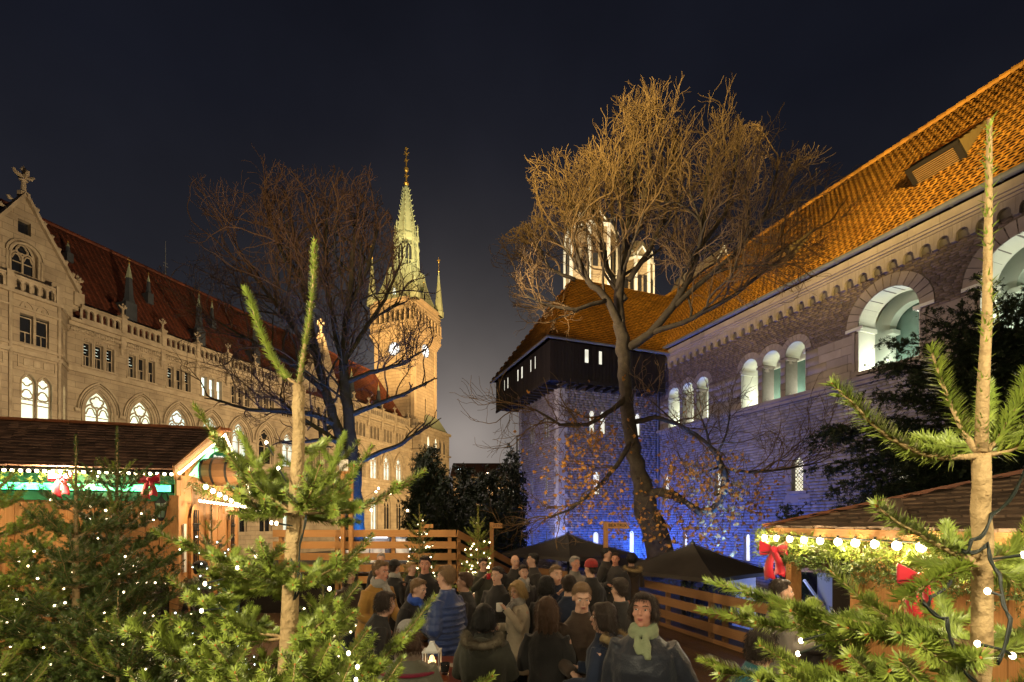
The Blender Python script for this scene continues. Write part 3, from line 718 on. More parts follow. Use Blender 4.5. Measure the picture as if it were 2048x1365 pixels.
# ------------------------------------------------------------------ clock tower
def clock_tower():
    T = thing('clock_tower', 'tall floodlit town hall clock tower with green copper spire and glowing clock faces', 'clock tower', (HO[0], HO[1], 0), HA)
    W, D = 6.6, 6.9
    m = MB(); m.box(0, W, 0, D, -.8, 31.0); m.build('shaft', m_tower, T)
    m = MB()
    # corbelled gallery stage
    n = 5
    for i in range(n): g = .12 + .5*(i/(n-1)); m.box(-g, W+g, -g, D+g, 30.0+.28*i, 30.0+.28*(i+1)+.002)
    m.build('corbel_course', m_towerp, T)
    U = .55
    ops = lambda w: [op(-U + (w+2*U)*(i+.5)/8 - .28, -U + (w+2*U)*(i+.5)/8 + .28, 32.9, 34.7, 'round') for i in range(8)]
    m = MB(); wall_panel(m, -U, W+U, 31.4, 36.1, ops(W), -U, -U+.4)
    m.box(-U, W+U, D+U-.4, D+U, 31.4, 36.1); m.box(W+U-.4, W+U, -U, D+U, 31.4, 36.1); m.build('gallery_wall', m_tower, T)
    G = empty('gallery_side', (-U, D+U, 0), -PI/2, T)
    m = MB(); wall_panel(m, 0.4, D+2*U, 31.4, 36.1, [op((D+2*U)*(i+.5)/9-.27, (D+2*U)*(i+.5)/9+.27, 32.9, 34.7, 'round') for i in range(9)], 0, .4); m.build('gallery_wall', m_tower, G)
    m = MB(); m.box(0, W, 0, D, 31.4, 36.0); m.build('gallery_core', m_dglass, T)
    m = MB()
    for z0, z1, g in ((32.4,32.62,.2),(35.9,36.25,.28),(31.35,31.5,.12),(35.2,35.3,.08)):
        gg = U + g; m.box(-gg, W+gg, -gg, D+gg, z0, z1)
    for i in range(19):      # little arcade under the sill
        x = -U + (W+2*U)*(i+.5)/19; m.box(x-.08, x+.08, -U-.14, -U, 31.6, 32.3)
        y = -U + (D+2*U)*(i+.5)/19; m.box(-U-.14, -U, y-.08, y+.08, 31.6, 32.3)
    for i in range(9):
        y = -U + (D+2*U)*i/9; m.tube([(-U-.05,y,32.6),(-U-.05,y,34.3)], .1, 6)
        x = -U + (W+2*U)*i/8; m.tube([(x,-U-.05,32.6),(x,-U-.05,34.3)], .1, 6)
    m.build('gallery_trim', m_towerp, T)
    # corner piers, strings
    m = MB()
    for x, y in ((-.12,-.12),(W-.5,-.12),(-.12,D-.5)): m.box(x, x+.62, y, y+.62, -.8, 30.0)
    m.box(-.2,W+.2,-.2,D+.2,17.9,18.15); m.box(-.1,W+.1,-.1,D+.1,27.0-.1,27.1)
    m.build('corner_pier', m_towerp, T)
    # clocks
    def clock(x, y, rz, z):
        C = empty('clock_face', (x, y, z), rz, T); r = .98
        m = MB(); m.extr([(r*math.cos(t), r*math.sin(t)) for t in [2*PI*i/32 for i in range(32)]], -.12, -.05); m.build('dial', e_clock, C)
        m = MB()
        for i in range(12):
            a = 2*PI*i/12; c = Vector((math.sin(a), 0, math.cos(a)))*r*.82; u = Vector((math.sin(a), 0, math.cos(a)))
            m.obox(c + Vector((0,-.14,0)), u*.15, (0,.015,0), Vector((u.z,0,-u.x))*.055)
        for t in range(24):
            a = 2*PI*t/24; b = 2*PI*(t+1)/24; m.tube([(r*math.sin(a),-.14,r*math.cos(a)),(r*math.sin(b),-.14,r*math.cos(b))], .045, 4)
        m.build('numeral_ring', m_iron, C)
        m = MB(); m.obox((.12,-.17,.2), Vector((.14,0,.24)), (0,.015,0), Vector((.05,0,-.03))); m.build('clock_hand', m_iron, C)
        m = MB(); m.obox((.25,-.2,-.12), Vector((.33,0,-.15)), (0,.015,0), Vector((.02,0,.045))); m.build('clock_hand', m_iron, C)
    clock(0, 3.45, -PI/2, 29.1 - .2); clock(3.2, 0, 0, 29.2)
    # slits
    m = MB(); m.box(3.2,3.34,-.03,.1,19.5,21.8); m.box(3.2,3.34,-.03,.1,23.5,25.4); m.build('slit_window', m_dglass, T)
    # copper roof: hipped, concave, to lantern
    cx, cy = W/2, D/2
    def ring(r, z): return [(cx-r, cy-r, z), (cx+r, cy-r, z), (cx+r, cy+r, z), (cx-r, cy+r, z)]
    m = MB(); rs = [(3.9,36.2),(3.3,37.2),(2.75,38.7),(2.3,40.4),(1.95,42.3)]; V = []
    for r, z in rs: V += ring(r, z)
    F = [(i*4+j, i*4+(j+1)%4, (i+1)*4+(j+1)%4, (i+1)*4+j) for i in range(len(rs)-1) for j in range(4)] + [(16,17,18,19)]
    m.add(V, F); m.build('copper_roof', m_copper, T)
    m = MB()
    for j in range(4):
        for i in range(len(rs)-1):
            m.tube([V[i*4+j], V[(i+1)*4+j]], .09, 5)
    for a in range(4):     # standing seams
        for q in range(-3, 4):
            P = []
            for r, z in rs:
                t = q/4*r; p = [(t,-r),(r,t),(-t,r),(-r,-t)][a]; P.append((cx+p[0]*1.005, cy+p[1]*1.005, z))
            m.tube(P, .035, 4)
    m.build('roof_seam', m_copper, T)
    for (x, y) in ((-.35,-.35),(W+.35,-.35),(-.35,D+.35),(W+.35,D+.35)):
        Q = empty('corner_turret', (x, y, 0), 0, T); front = (x < 0 and y < 0)
        hh = 3.0 if front else 6.6
        m = MB(); m.lathe([(.82,35.9),(.84,36.6),(.72,36.8),(.06,36.6+hh)], 4 if False else 8, ph=PI/8); m.build('turret_roof', m_copper, Q)
        if not front:
            m = MB(); m.ball((0,0,36.7+hh), .17, 6, 4); m.tube([(0,0,36.4+hh),(0,0,39.0+hh)], [.07,.03], 5); m.ball((0,0,38.2+hh), .13, 6, 4); m.obox((0,0,38.5+hh),(.28,0,0),(0,.05,0),(0,0,.05)); m.obox((0,0,38.5+hh),(.05,0,0),(0,.28,0),(0,0,.05)); m.build('turret_finial', m_gold, Q)
    for a, (x, y, rz) in enumerate(((cx, cy-3.3, 0), (cx-3.3, cy, -PI/2))):
        L = empty('lucarne', (x, y, 37.0), rz, T)
        m = MB(); m.extr([(-.5,0),(.5,0),(.5,1.1),(0,2.3),(-.5,1.1)], 0, 1.4); m.build('lucarne_wall', m_copper, L)
        m = MB(); m.extr([(-.25,.25),(.25,.25),(.25,.95),(0,1.4),(-.25,.95)], -.03, .02); m.build('pane', m_dglass if a == 0 else e_paneb, L)
        m = MB(); m.tube([(0,.1,2.2),(0,.1,3.9)], [.06,.02], 5); m.ball((0,.1,3.0), .1, 6, 4); m.build('spike', m_gold, L)
    # lantern: eight posts, gablets, balustrade
    LN = empty('lantern', (cx, cy, 0), 0, T)
    m = MB(); m.lathe([(1.95,42.1),(2.05,42.4),(1.9,42.6)], 8, ph=PI/8)
    for i in range(8):
        a = 2*PI*i/8 + PI/8; x, y = 1.72*math.cos(a), 1.72*math.sin(a)
        m.tube([(x,y,42.4),(x,y,47.0)], .2, 6); m.cone((x*1.08,y*1.08,47.0), .24, 1.6, 6); m.ball((x*1.08,y*1.08,48.6), .1, 5, 4)
        m.tube([(x*1.18,y*1.18,42.4),(x*1.12,y*1.12,45.4)], .09, 5); m.cone((x*1.15,y*1.15,45.4), .13, 1.0, 5)
        b = a + PI/8; ux, uy = math.cos(b), math.sin(b)
        tx, ty = -uy, ux; c = Vector((ux*1.62, uy*1.62, 0)); t = Vector((tx, ty, 0))
        m.tube([c - t*.62 + Vector((0,0,45.0)), c - t*.35 + Vector((0,0,45.8)), c + Vector((0,0,46.2)), c + t*.35 + Vector((0,0,45.8)), c + t*.62 + Vector((0,0,45.0))], .09, 5)
        m.tube([c - t*.66 + Vector((0,0,46.2)), c + Vector((0,0,47.9)), c + t*.66 + Vector((0,0,46.2))], .1, 5)
        m.tube([c + Vector((0,0,42.6)), c + Vector((0,0,45.6))], .07, 5)
        for q in (-.4, 0, .4): m.box(c.x+tx*q-.05, c.x+tx*q+.05, c.y+ty*q-.05, c.y+ty*q+.05, 42.5, 43.4)
        m.tube([c - t*.7 + Vector((0,0,43.4)), c + t*.7 + Vector((0,0,43.4))], .07, 4)
    m.lathe([(1.6,46.6),(1.85,46.8),(1.9,47.6),(1.75,47.9)], 8, ph=PI/8)
    m.build('lantern_arcade', m_copper, LN)
    m = MB(); m.lathe([(.95,42.5),(.95,47)], 8); m.build('bell_drum', m_slate, LN)
    SP = empty('spire', (cx, cy, 0), 0, T)
    m = MB(); m.lathe([(1.55,47.7),(1.5,48.3),(.3,55.6),(.22,55.9)], 8, ph=PI/8); m.build('spire_cone', m_copper, SP)
    m = MB()
    for i in range(8):
        a = 2*PI*i/8 + PI/8
        m.tube([(1.55*math.cos(a),1.55*math.sin(a),48.0),(.3*math.cos(a),.3*math.sin(a),55.6)], .07, 4)
        m.tube([(1.8*math.cos(a),1.8*math.sin(a),47.8),(1.8*math.cos(a),1.8*math.sin(a),49.0)], .1, 5); m.cone((1.8*math.cos(a),1.8*math.sin(a),49.0), .14, .8, 5)
        for k in range(9):
            t = (k+.7)/9.3; r = 1.55*(1-t)+.3*t; z = 48+7.6*t
            m.tube([(r*math.cos(a),r*math.sin(a),z),((r+.22)*math.cos(a),(r+.22)*math.sin(a),z+.05),((r+.28)*math.cos(a),(r+.28)*math.sin(a),z+.22)], [.07,.08,.05], 4)
    m.build('crocket', m_copper, SP)
    m = MB(); m.lathe([(.2,55.8),(.42,56.1),(.34,56.4),(.12,56.6),(.13,58.0),(.3,58.2),(.36,58.6),(.1,58.9),(.08,61.8)], 8)
    for z, r in ((57.3,.45),(59.8,.42),(60.9,.5),(61.6,.3)):
        m.tube([(-r,0,z+.12),(0,0,z),(r,0,z+.12)], [.05,.09,.05], 5); m.tube([(0,-r,z+.12),(0,0,z),(0,r,z+.12)], [.05,.09,.05], 5)
    m.ball((0,0,61.9), .14, 6, 4); m.build('spire_finial', m_gold, SP)
    # lower stair block with oriel and copper lean-to roof
    m = MB(); m.box(-.6, W+1.6, -1.6, -.13, -.8, 16.8); m.build('base_block', m_sand, T)
    m = MB()
    for z0, z1 in ((16.5,16.9),(13.1,13.3),(7.5,7.8)): m.box(-.85, W+1.85, -1.85, -.1, z0, z1)
    m.box(-.6,.0,-1.0,-.14,16.9,17.9)
    m.build('string_course', m_sandp, T)
    m = MB(); m.add([(2.2,-1.5,16.9),(W+1.4,-1.5,16.9),(W+.6,-.15,19.3),(3.2,-.15,19.3)], [(0,1,2,3)]); m.add([(2.2,-1.5,16.9),(3.2,-.15,19.3),(2.2,-.15,16.9)], [(0,1,2)]); m.add([(W+1.4,-1.5,16.9),(W+1.4,-.15,16.9),(W+.6,-.15,19.3)], [(0,1,2)]); m.build('lean_to_roof', m_copper, T)
    for k, x in enumerate((1.3, 3.6, 5.0, 6.3)):
        w = empty('window', (x, -1.6, 0), 0, T)
        m = MB(); m.extr([(-.3,12.9),(.3,12.9),(.3,14.9),(0,15.6),(-.3,14.9)], -.04, .02); m.build('pane', e_panew if k < 2 else m_dglass, w)
        m = MB(); m.box(-.38,-.3,-.12,.02,12.8,15.0); m.box(.3,.38,-.12,.02,12.8,15.0); arch_band(m, -.3, .3, 14.9, 'pointed', .09, -.12, .02, 8, .7); m.box(-.42,.42,-.14,.02,12.65,12.8); m.build('window_surround', m_sandp, w)
clock_tower()

# ------------------------------------------------------------------ medieval castle on the right
CA = math.atan2(-.9335, .3585); CO = (9.56, 32.6)
def masonry(parent, name, x0, x1, z0, z1, ops, y, mat_, rowh, lmin, lmax, proud=.03, keep=0, nearx=0, seed=1, depth=.08, gap=.012, other=None):
    """coursed blocks laid on the plane y (outward is -y) leaving the openings free"""
    r = random.Random(seed); z = z0; cand = []
    while z < z1 - .02:
        h = min(rowh*r.uniform(.85, 1.15), z1 - z); 
        if z1 - z - h < rowh*.4: h = z1 - z
        x = x0 - r.uniform(0, lmin*.0)
        while x < x1 - .01:
            l = r.uniform(lmin, lmax)
            if x1 - x - l < lmin*.5: l = x1 - x
            segs = [(x, x+l)]
            zc = z + h/2
            for o in ops:
                hh = arch_h(o) + 1e-6; oz0, oz1 = o['z0'] - o.get('mb', 0), o['z1'] + o.get('mt', 0)
                if z + h <= oz0 + .001 or z >= oz1 - .001: continue
                w2 = (o['x1']-o['x0'])/2; c = (o['x0']+o['x1'])/2; mg = o.get('mg', 0)
                zs = o['z1'] - (0 if o['k'] == 'rect' else hh)
                if z > zs and o['k'] != 'rect':
                    R_ = w2 + mg; dz = z - zs
                    if dz >= R_: continue
                    ww = math.sqrt(max(0, R_*R_ - dz*dz))
                else: ww = w2 + (mg if (o.get('legs') or z + h > zs) else 0)
                a, b = c - ww, c + ww; ns = []
                for s in segs:
                    if s[1] <= a or s[0] >= b: ns.append(s)
                    else:
                        if s[0] < a: ns.append((s[0], a))
                        if s[1] > b: ns.append((b, s[1]))
                segs = ns
            for s in segs:
                if s[1] - s[0] > .03: cand.append((s[0], s[1], z, z+h, proud*r.uniform(.2, 1), r.uniform(-.006,.006)))
            x += l
        z += h
    order = sorted(range(len(cand)), key=lambda k: -cand[k][0]) if keep else []
    single = set(order[:keep]); V = []; F = []
    for k, (a, b, c, d, p, q) in enumerate(cand):
        g = gap
        if k in single:
            piece(name, parent, ((a+b)/2, y - p + depth/2, (c+d)/2), (b-a-g, depth, d-c-g), mat_, (0, q*1.5, 0), .0)
        else:
            yy = y - p; bv = min(.02, (d-c)*.15)
            o = len(V)
            V += [(a+g/2,y+.02,c+g/2),(b-g/2,y+.02,c+g/2),(b-g/2,y+.02,d-g/2),(a+g/2,y+.02,d-g/2),
                  (a+bv,yy,c+bv),(b-bv,yy,c+bv),(b-bv,yy,d-bv),(a+bv,yy,d-bv)]
            F += [(o+4,o+5,o+6,o+7),(o,o+1,o+5,o+4),(o+1,o+2,o+6,o+5),(o+2,o+3,o+7,o+6),(o+3,o,o+4,o+7)]
    if V: tag(np_mesh(name, V, F, mat_, parent), kind='stuff')
def voussoirs(parent, xa, xb, zs, t, y0, y1, n, mat_=None, name='arch_stone', gap=.012):
    c = (xa+xb)/2; r = (xb-xa)/2; mat_ = mat_ or m_quoin
    for i in range(n):
        a0 = PI*i/n + gap; a1 = PI*(i+1)/n - gap; m = MB(); A = []
        am = (a0+a1)/2
        for (rr, a) in ((r,a0),(r,am),(r,a1),(r+t,a1),(r+t,am),(r+t,a0)): A.append((c - rr*math.cos(a), zs + rr*math.sin(a)))
        m.extr(A, y0 - rng.uniform(0,.012), y1); m.build(name, mat_, parent)
def column(parent, x, y, z0, z1, r, name='column'):
    C = empty(name, (x, y, 0), 0, parent); h = z1 - z0
    m = MB(); m.lathe([(r, z0+.22), (r*.94, z1-.34)], 12); m.build('column_shaft', m_porph, C, True)
    m = MB(); m.box(-r*1.7,r*1.7,-r*1.7,r*1.7,z0,z0+.07); m.lathe([(r*1.6,z0+.07),(r*1.65,z0+.12),(r*1.15,z0+.17),(r*1.25,z0+.2),(r,z0+.24)], 12); m.build('column_base', m_quoin, C)
    m = MB(); m.lathe([(r*1.05,z1-.36),(r*1.15,z1-.32),(r*1.05,z1-.3),(r*1.7,z1-.08)], 12); m.box(-r*1.9,r*1.9,-r*2.6,r*2.6,z1-.09,z1+.02)
    for a in range(4): m.ball((r*1.35*math.cos(a*PI/2+PI/4), r*1.35*math.sin(a*PI/2+PI/4), z1-.2), .06, 5, 4)
    m.build('capital', m_quoin, C)
def castle():
    K = thing('castle', 'romanesque castle with blue lit rubble walls, orange tiled roof and dark overhanging timber gallery', 'castle', (CO[0], CO[1], 0), CA)
    T1 = [(1.0, 2.02), (2.24, 3.26), (3.48, 4.5)]; T2 = [(6.85, 7.9), (8.17, 9.22), (9.5, 10.56)]
    trip = []
    for a, b in T1 + T2: trip.append(op(a, b, 8.42, 10.9, 'round', mg=.3))
    big = [op(12.95, 15.2, 8.62, 11.62, 'round', mg=.5), op(17.0, 19.25, 8.62, 11.62, 'round', mg=.5), op(21.0, 23.2, 8.62, 11.62, 'round', mg=.5)]
    lat = [op(c-.31, c+.31, 3.96, 5.52, 'round', mg=.1) for c in (.74, 5.25, 10.15, 14.6)]
    low = [op(c-.2, c+.2, .5, 1.9, 'round') for c in (2.5, 7.2)]
    X1 = 26
    m = MB(); wall_panel(m, 0, X1, 3, 8.1, lat, .03, .6); wall_panel(m, 0, X1, -.8, 3, low, .03, .6)
    tb = [dict(o) for o in trip + big]
    wall_panel(m, 0, X1, 8.1, 13.2, tb, .03, .8)
    m.build('wall_core', m_mortar, K)
    masonry(K, 'rubble_stone', 0, X1, -.8, 8.08, lat + low, 0, m_lime, .145, .18, .46, .035, 220, seed=4)
    tr2 = [dict(o) for o in trip + big]
    masonry(K, 'ashlar_block', 0, X1, 8.42, 10.25, tr2, 0, m_quoin, .36, .6, 1.1, .012, 60, seed=5, gap=.014)
    masonry(K, 'brick', 0, X1, 10.25, 12.3, [dict(o) for o in tr2], 0, m_brickw, .098, .26, .34, .015, 120, seed=6, gap=.02)
    # sill course
    m = MB(); x = 0
    while x < X1: b = min(X1, x+1.4); m.box(x+.006, b-.006, -.2, .0, 8.26, 8.42); m.box(x+.006, b-.006, -.12, .0, 8.1, 8.25); x = b
    tag(m.build('sill_course', m_quoin, K), kind='stuff')
    # arcade frieze and cornice
    pitch = .56; n = int(X1/pitch)
    for i in range(n):
        x = i*pitch + .05; m = MB()
        wall_panel(m, x, x+pitch-.008, 12.3, 12.8, [op(x+.1, x+pitch-.1, 12.3, 12.58, 'round')], -.13, -.016)
        m.box(x-.05, x+.11, -.17, -.01, 12.2, 12.34); m.build('frieze_arch', m_quoin, K)
    x = 0; k = 0
    m = MB()
    while x < X1:
        b = min(X1, x + rng.uniform(.9, 1.3))
        m.box(x+.005, b-.005, -.17, .0, 12.805, 12.9); m.box(x+.005, b-.005, -.24, .0, 12.9, 13.0); m.box(x+.005, b-.005, -.30, .0, 13.003, 13.3)
        x = b
    tag(m.build('cornice', m_quoin, K), kind='stuff')
    m = MB(); m.tube([(-.4,-.47,13.42),(X1,-.47,13.42)], .115, 10)
    for i in range(20): m.tube([(i*1.35+.2,-.47,13.42),(i*1.35+.26,-.47,13.42)], .135, 10)
    m.tube([(.12,-.45,13.35),(.12,-.2,12.9),(.12,-.14,12.6),(.12,-.14,-.8)], .06, 8)
    for z in (2,5,8,11): m.tube([(.12,-.14,z),(.12,-.14,z+.08)], .085, 8)
    m.build('gutter', m_zinc, K)
    # openings
    def loggia(W, xa, xb, dep=2.0, col=(.93,1.0,.80), pw=60, xs=None):
        m = MB(); z0, z1 = 8.3, 12.0
        m.box(xa-.3, xb+.3, dep, dep+.1, z0, z1).box(xa-.4, xa-.3, .8, dep, z0, z1).box(xb+.3, xb+.4, .8, dep, z0, z1).box(xa-.4, xb+.4, .8, dep+.1, z1, z1+.1).box(xa-.4, xb+.4, .8, dep, z0-.1, z0)
        m.build('inner_room', m_plaster, W)
    for T in (T1, T2):
        W = empty('triple_window', (0,0,0), 0, K); loggia(W, T[0][0], T[-1][1])
        for a, b in T:
            m = MB()       # plastered barrel of the opening
            P = arch_pts(a+.012, b-.012, 10.9-(b-a)/2, 'round', 14)
            for i in range(len(P)-1): m.add([(P[i][0],.0,P[i][1]),(P[i+1][0],.0,P[i+1][1]),(P[i+1][0],.95,P[i+1][1]),(P[i][0],.95,P[i][1])], [(0,1,2,3)])
            m.build('reveal', m_plaster, W, True)
            voussoirs(W, a, b, 10.9-(b-a)/2, .3, -.015, .028, 11)
        m = MB()
        m.box(T[0][0]-.005, T[0][0]-.001+.006, .0, .95, 8.42, 10.38); m.box(T[-1][1]-.006, T[-1][1]+.005, .0, .95, 8.42, 10.38)
        m.box(T[0][0]-.02, T[0][0]+.1, -.03, .95, 10.2, 10.38); m.box(T[-1][1]-.1, T[-1][1]+.02, -.03, .95, 10.2, 10.38); m.build('impost', m_plaster, W)
        for i in (0, 1):
            c = (T[i][1] + T[i+1][0])/2
            m = MB(); m.box(T[i][1], T[i+1][0], .0, .9, 10.28, 10.42); m.build('impost', m_quoin, W)
            column(W, c, .32, 8.45, 10.28, .12)
            # the pier block the wall above stands on is open below the impost
        m = MB()
        for a, b in T: m.box(a-.1, b+.1, dep_y, dep_y+.02, 8.45, 9.9) if False else None
        for a, b in T:
            m.box(a+.1, b-.05, 1.94, 1.98, 8.5, 10.6); 
        m.build('pane', m_greenglass, W)
        m = MB()
        for a, b in T:
            for xx in (a+.08, b-.06): m.box(xx-.04, xx+.05, 1.88, 1.96, 8.45, 10.65)
            m.box(a, b, 1.88, 1.96, 10.6, 10.7)
        m.build('window_frame', m_plaster, W)
    for o in big:
        a, b = o['x0'], o['x1']; W = empty('arched_window', (0,0,0), 0, K); zs = 10.5
        loggia(W, a, b, 2.4)
        m = MB(); P = arch_pts(a+.012, b-.012, zs, 'round', 20)
        for i in range(len(P)-1): m.add([(P[i][0],.0,P[i][1]),(P[i+1][0],.0,P[i+1][1]),(P[i+1][0],.95,P[i+1][1]),(P[i][0],.95,P[i][1])], [(0,1,2,3)])
        m.build('reveal', m_plaster, W, True)
        voussoirs(W, a, b, zs, .48, -.02, .028, 15)
        m = MB()
        for s, x in ((-1, a), (1, b)):
            m.box(min(x, x-s*.02), max(x, x-s*.02), .0, .95, 8.62, 10.4)
            m.box(x-.12 if s > 0 else x-.04, x+.04 if s > 0 else x+.12, -.04, .97, 10.32, 10.5)
            m.box(x-.2 if s > 0 else x-.5, x+.5 if s > 0 else x+.2, -.06, .0, 10.38, 10.5)
        m.build('impost', m_plaster, W)
        m = MB(); arch_band(m, a+.28, b-.28, zs, 'round', .6, 1.5, 1.9, 18, legs=2.1)
        m.box(a+.1, a+.45, 1.42, 1.9, 10.3, 10.48); m.box(b-.45, b-.1, 1.42, 1.9, 10.3, 10.48); m.build('inner_arch', m_greyplaster, W)
        m = MB(); m.box(a+.2, b-.2, 2.0, 2.05, 8.5, 11.6); m.build('pane', m_greenglass, W)
        m = MB(); m.box(a-.05, b+.05, -.14, .9, 8.5, 8.62); m.build('window_sill', m_quoin, W)
        for s, x in ((-1, a), (1, b)):
            m = MB(); m.tube([(x-s*-.12 if s < 0 else x-.12, -.0, 8.7),(x-s*-.12 if s < 0 else x-.12, -.0, 10.3)], .05, 6); 
            m = MB(); xx = x + s*.17; m.box(xx-.05, xx+.05, -.05, 0, 8.7, 10.3); m.build('pilaster_strip', m_quoin, W)
    for o in lat:
        W = empty('lattice_window', ((o['x0']+o['x1'])/2, 0, 0), 0, K)
        m = MB(); m.extr([(-.31,3.96)] + arch_pts(-.31,.31,5.21,'round',12) + [(.31,3.96)], .26, .29); m.build('pane', e_panew, W)
        m = MB(); s = .17
        for k in range(-8, 20):
            for d in (-1, 1):
                z = 3.96 + k*s*1.1; pts = []
                for i in range(13):
                    x = -.31 + .62*i/12; zz = z + d*(x+.31)*1.15
                    top = 5.21 + math.sqrt(max(0, .31**2 - x*x)); 
                    if 3.96 <= zz <= top: pts.append((x, .2, zz))
                if len(pts) > 1: m.tube([pts[0], pts[-1]], .012, 4)
        m.build('lattice', m_iron, W)
        for sx in (-1, 1):
            for q in range(4): piece('quoin_stone', W, (sx*(.31+.14+(.04 if q % 2 else 0)), .0, 4.15+.4*q), (.28+(.08 if q % 2 else 0), .06, .37), m_quoin)
        voussoirs(W, -.31, .31, 5.21, .2, -.03, .2, 7)
        piece('window_sill', W, (0, -.02, 3.88), (1.0, .14, .14), m_quoin)
        piece('quoin_stone', W, (.0, .0, 3.6), (1.3, .05, .4), m_quoin)
    for o in low:
        m = MB(); m.box(o['x0'], o['x1'], .2, .24, .5, 1.9); m.build('pane', e_slit, K)
    # roof
    SL = 1.198
    def curve(s): return .10*math.sin(s*1.7) * .0 - .18*math.sin(PI*min(1, s/10)) 
    tile_roof(K, -8, 27, (-.42, 13.38), (6.0, 21.0), m_otile, m_rtile2, .25, .235, .045, 'roof_tile', 300, (20, 1, 16), None, .5)
    m = MB(); m.add([(-8,6,20.98),(27,6,20.98),(27,12,13.3),(-8,12,13.3)], [(0,1,2,3)]); m.build('roof', m_rtile2, K)
    m = MB(); x = -8
    while x < 27: m.tube([(x,6,21.05),(x+.42,6,21.05)], [.17,.13], 7); x += .38
    tag(m.build('ridge_tile', m_otile, K), kind='stuff')
    uy, uz = 1/math.hypot(1, SL), SL/math.hypot(1, SL); ny, nz = -uz, uy
    def SP(x, s, h): return (x, -.42 + uy*s + ny*h, 13.38 + uz*s + nz*h)
    for (x0, x1, s0, h, ln) in ((14.1, 15.65, 3.45, .78, 2.9), (7.45, 8.7, 2.95, .7, 2.6)):
        D = empty('louvred_dormer', (0,0,0), 0, K)
        def ob(m, a, b, sa, sb, ha, hb):
            m.add([SP(a,sa,ha),SP(b,sa,ha),SP(b,sb,ha),SP(a,sb,ha),SP(a,sa,hb),SP(b,sa,hb),SP(b,sb,hb),SP(a,sb,hb)], [(0,3,2,1),(4,5,6,7),(0,1,5,4),(1,2,6,5),(2,3,7,6),(3,0,4,7)])
        m = MB(); ob(m, x0-.1, x0+.08, s0-.05, s0+.1, 0, h); ob(m, x1-.08, x1+.1, s0-.05, s0+.1, 0, h); ob(m, x0-.1, x1+.1, s0-.06, s0+.1, h*.82, h); ob(m, x0, x1, s0+.2, s0+.24, 0, h); m.build('dormer_frame', m_dwood, D)
        m = MB(); ob(m, x0, x1, s0+.04, s0+.06, 0, h); m.build('dormer_back', m_darkroom, D)
        for q in range(8):
            hh = .05 + h*.76*q/8; m = MB()
            m.add([SP(x0+.08,s0-.04,hh),SP(x1-.08,s0-.04,hh),SP(x1-.08,s0+.0,hh+.012),SP(x0+.08,s0+.0,hh+.012),SP(x0+.08,s0-.04,hh+.025),SP(x1-.08,s0-.04,hh+.025),SP(x1-.08,s0+.0,hh+.032),SP(x0+.08,s0+.0,hh+.032)],
                  [(0,3,2,1),(4,5,6,7),(0,1,5,4),(2,3,7,6),(1,2,6,5),(3,0,4,7)]); m.build('louvre', m_slatwood, D)
        m = MB(); m.add([SP(x1+.02,s0,0),SP(x1+.02,s0,h*.95),SP(x1+.02,s0+ln,0),SP(x1-.05,s0,0),SP(x1-.05,s0,h*.95),SP(x1-.05,s0+ln,0)], [(0,2,1),(3,4,5),(0,1,4,3),(1,2,5,4)])
        m.add([SP(x0-.02,s0,0),SP(x0-.02,s0,h*.95),SP(x0-.02,s0+ln,0),SP(x0+.05,s0,0),SP(x0+.05,s0,h*.95),SP(x0+.05,s0+ln,0)], [(0,1,2),(3,5,4),(0,3,4,1),(1,4,5,2)])
        m.build('dormer_cheek', m_cheek, D)
        V = []; F = []; rr = random.Random(5); nr = int(ln/.24)
        for i in range(nr):
            for j in range(int((x1-x0+.5)/.25)):
                xx = x0 - .25 + (j + (.5 if i % 2 else 0))*.25; sa = s0 - .2 + i*.24; sb = sa + .27
                f = lambda s: h + .06 - (h)*(s - s0)/ln
                o = len(V); jj = rr.uniform(0,.012)
                V += [SP(xx,sa,f(sa)+.02+jj),SP(xx+.12,sa-.03,f(sa)+.05+jj),SP(xx+.24,sa,f(sa)+.02+jj),SP(xx+.24,sb,f(sb)),SP(xx+.12,sb,f(sb)+.02),SP(xx,sb,f(sb))]
                F += [(o,o+1,o+4,o+5),(o+1,o+2,o+3,o+4)]
        tag(np_mesh('roof_tile', V, F, m_otile, D), kind='stuff')
    # ---- projecting palace block with timber gallery
    Bk = empty('palace_block', (0,0,0), 0, K)
    Y0, Xa = -7.22, -6.35
    wa = []; wb = []
    for c in (-4.09, -1.77):
        for d in (-.2, .2): wa.append(op(c+d-.13, c+d+.13, 7.85, 9.25, 'round'))
        wa.append(op(c-.12, c+.12, 4.25, 5.5, 'round')); wa.append(op(c-.11, c+.11, .5, 1.92, 'round'))
    BF = empty('front_face', (0, 0, 0), PI/2, Bk)      # its local x runs along world-local y
    for a, b, z0, z1 in ((-5.12,-4.78,8.0,9.4),(-4.35,-4.0,8.0,9.4),(-1.78,-1.42,8.08,9.46),(-4.85,-4.4,4.25,5.62),(-2.2,-1.85,.4,1.95),(-4.85,-4.45,.4,1.9)): wb.append(op(a, b, z0, z1, 'round'))
    m = MB(); wall_panel(m, Xa, 0, 3, 10.9, [o for o in wa if o['z0'] > 6], Y0+.03, Y0+.5); m = MB()
    for z0, z1 in ((-.8, 3), (3, 6.7), (6.7, 10.9)): wall_panel(m, Xa, 0, z0, z1, [o for o in wa if z0 <= o['z0'] < z1], Y0+.03, Y0+.5)
    m.build('wall_core', m_mortar, Bk)
    m = MB()
    for z0, z1 in ((-.8, 3), (3, 6.7), (6.7, 10.9)): wall_panel(m, Y0+.03, -.0, z0, z1, [o for o in wb if z0 <= o['z0'] < z1], .03, .5)
    m.build('wall_core', m_mortar, BF)
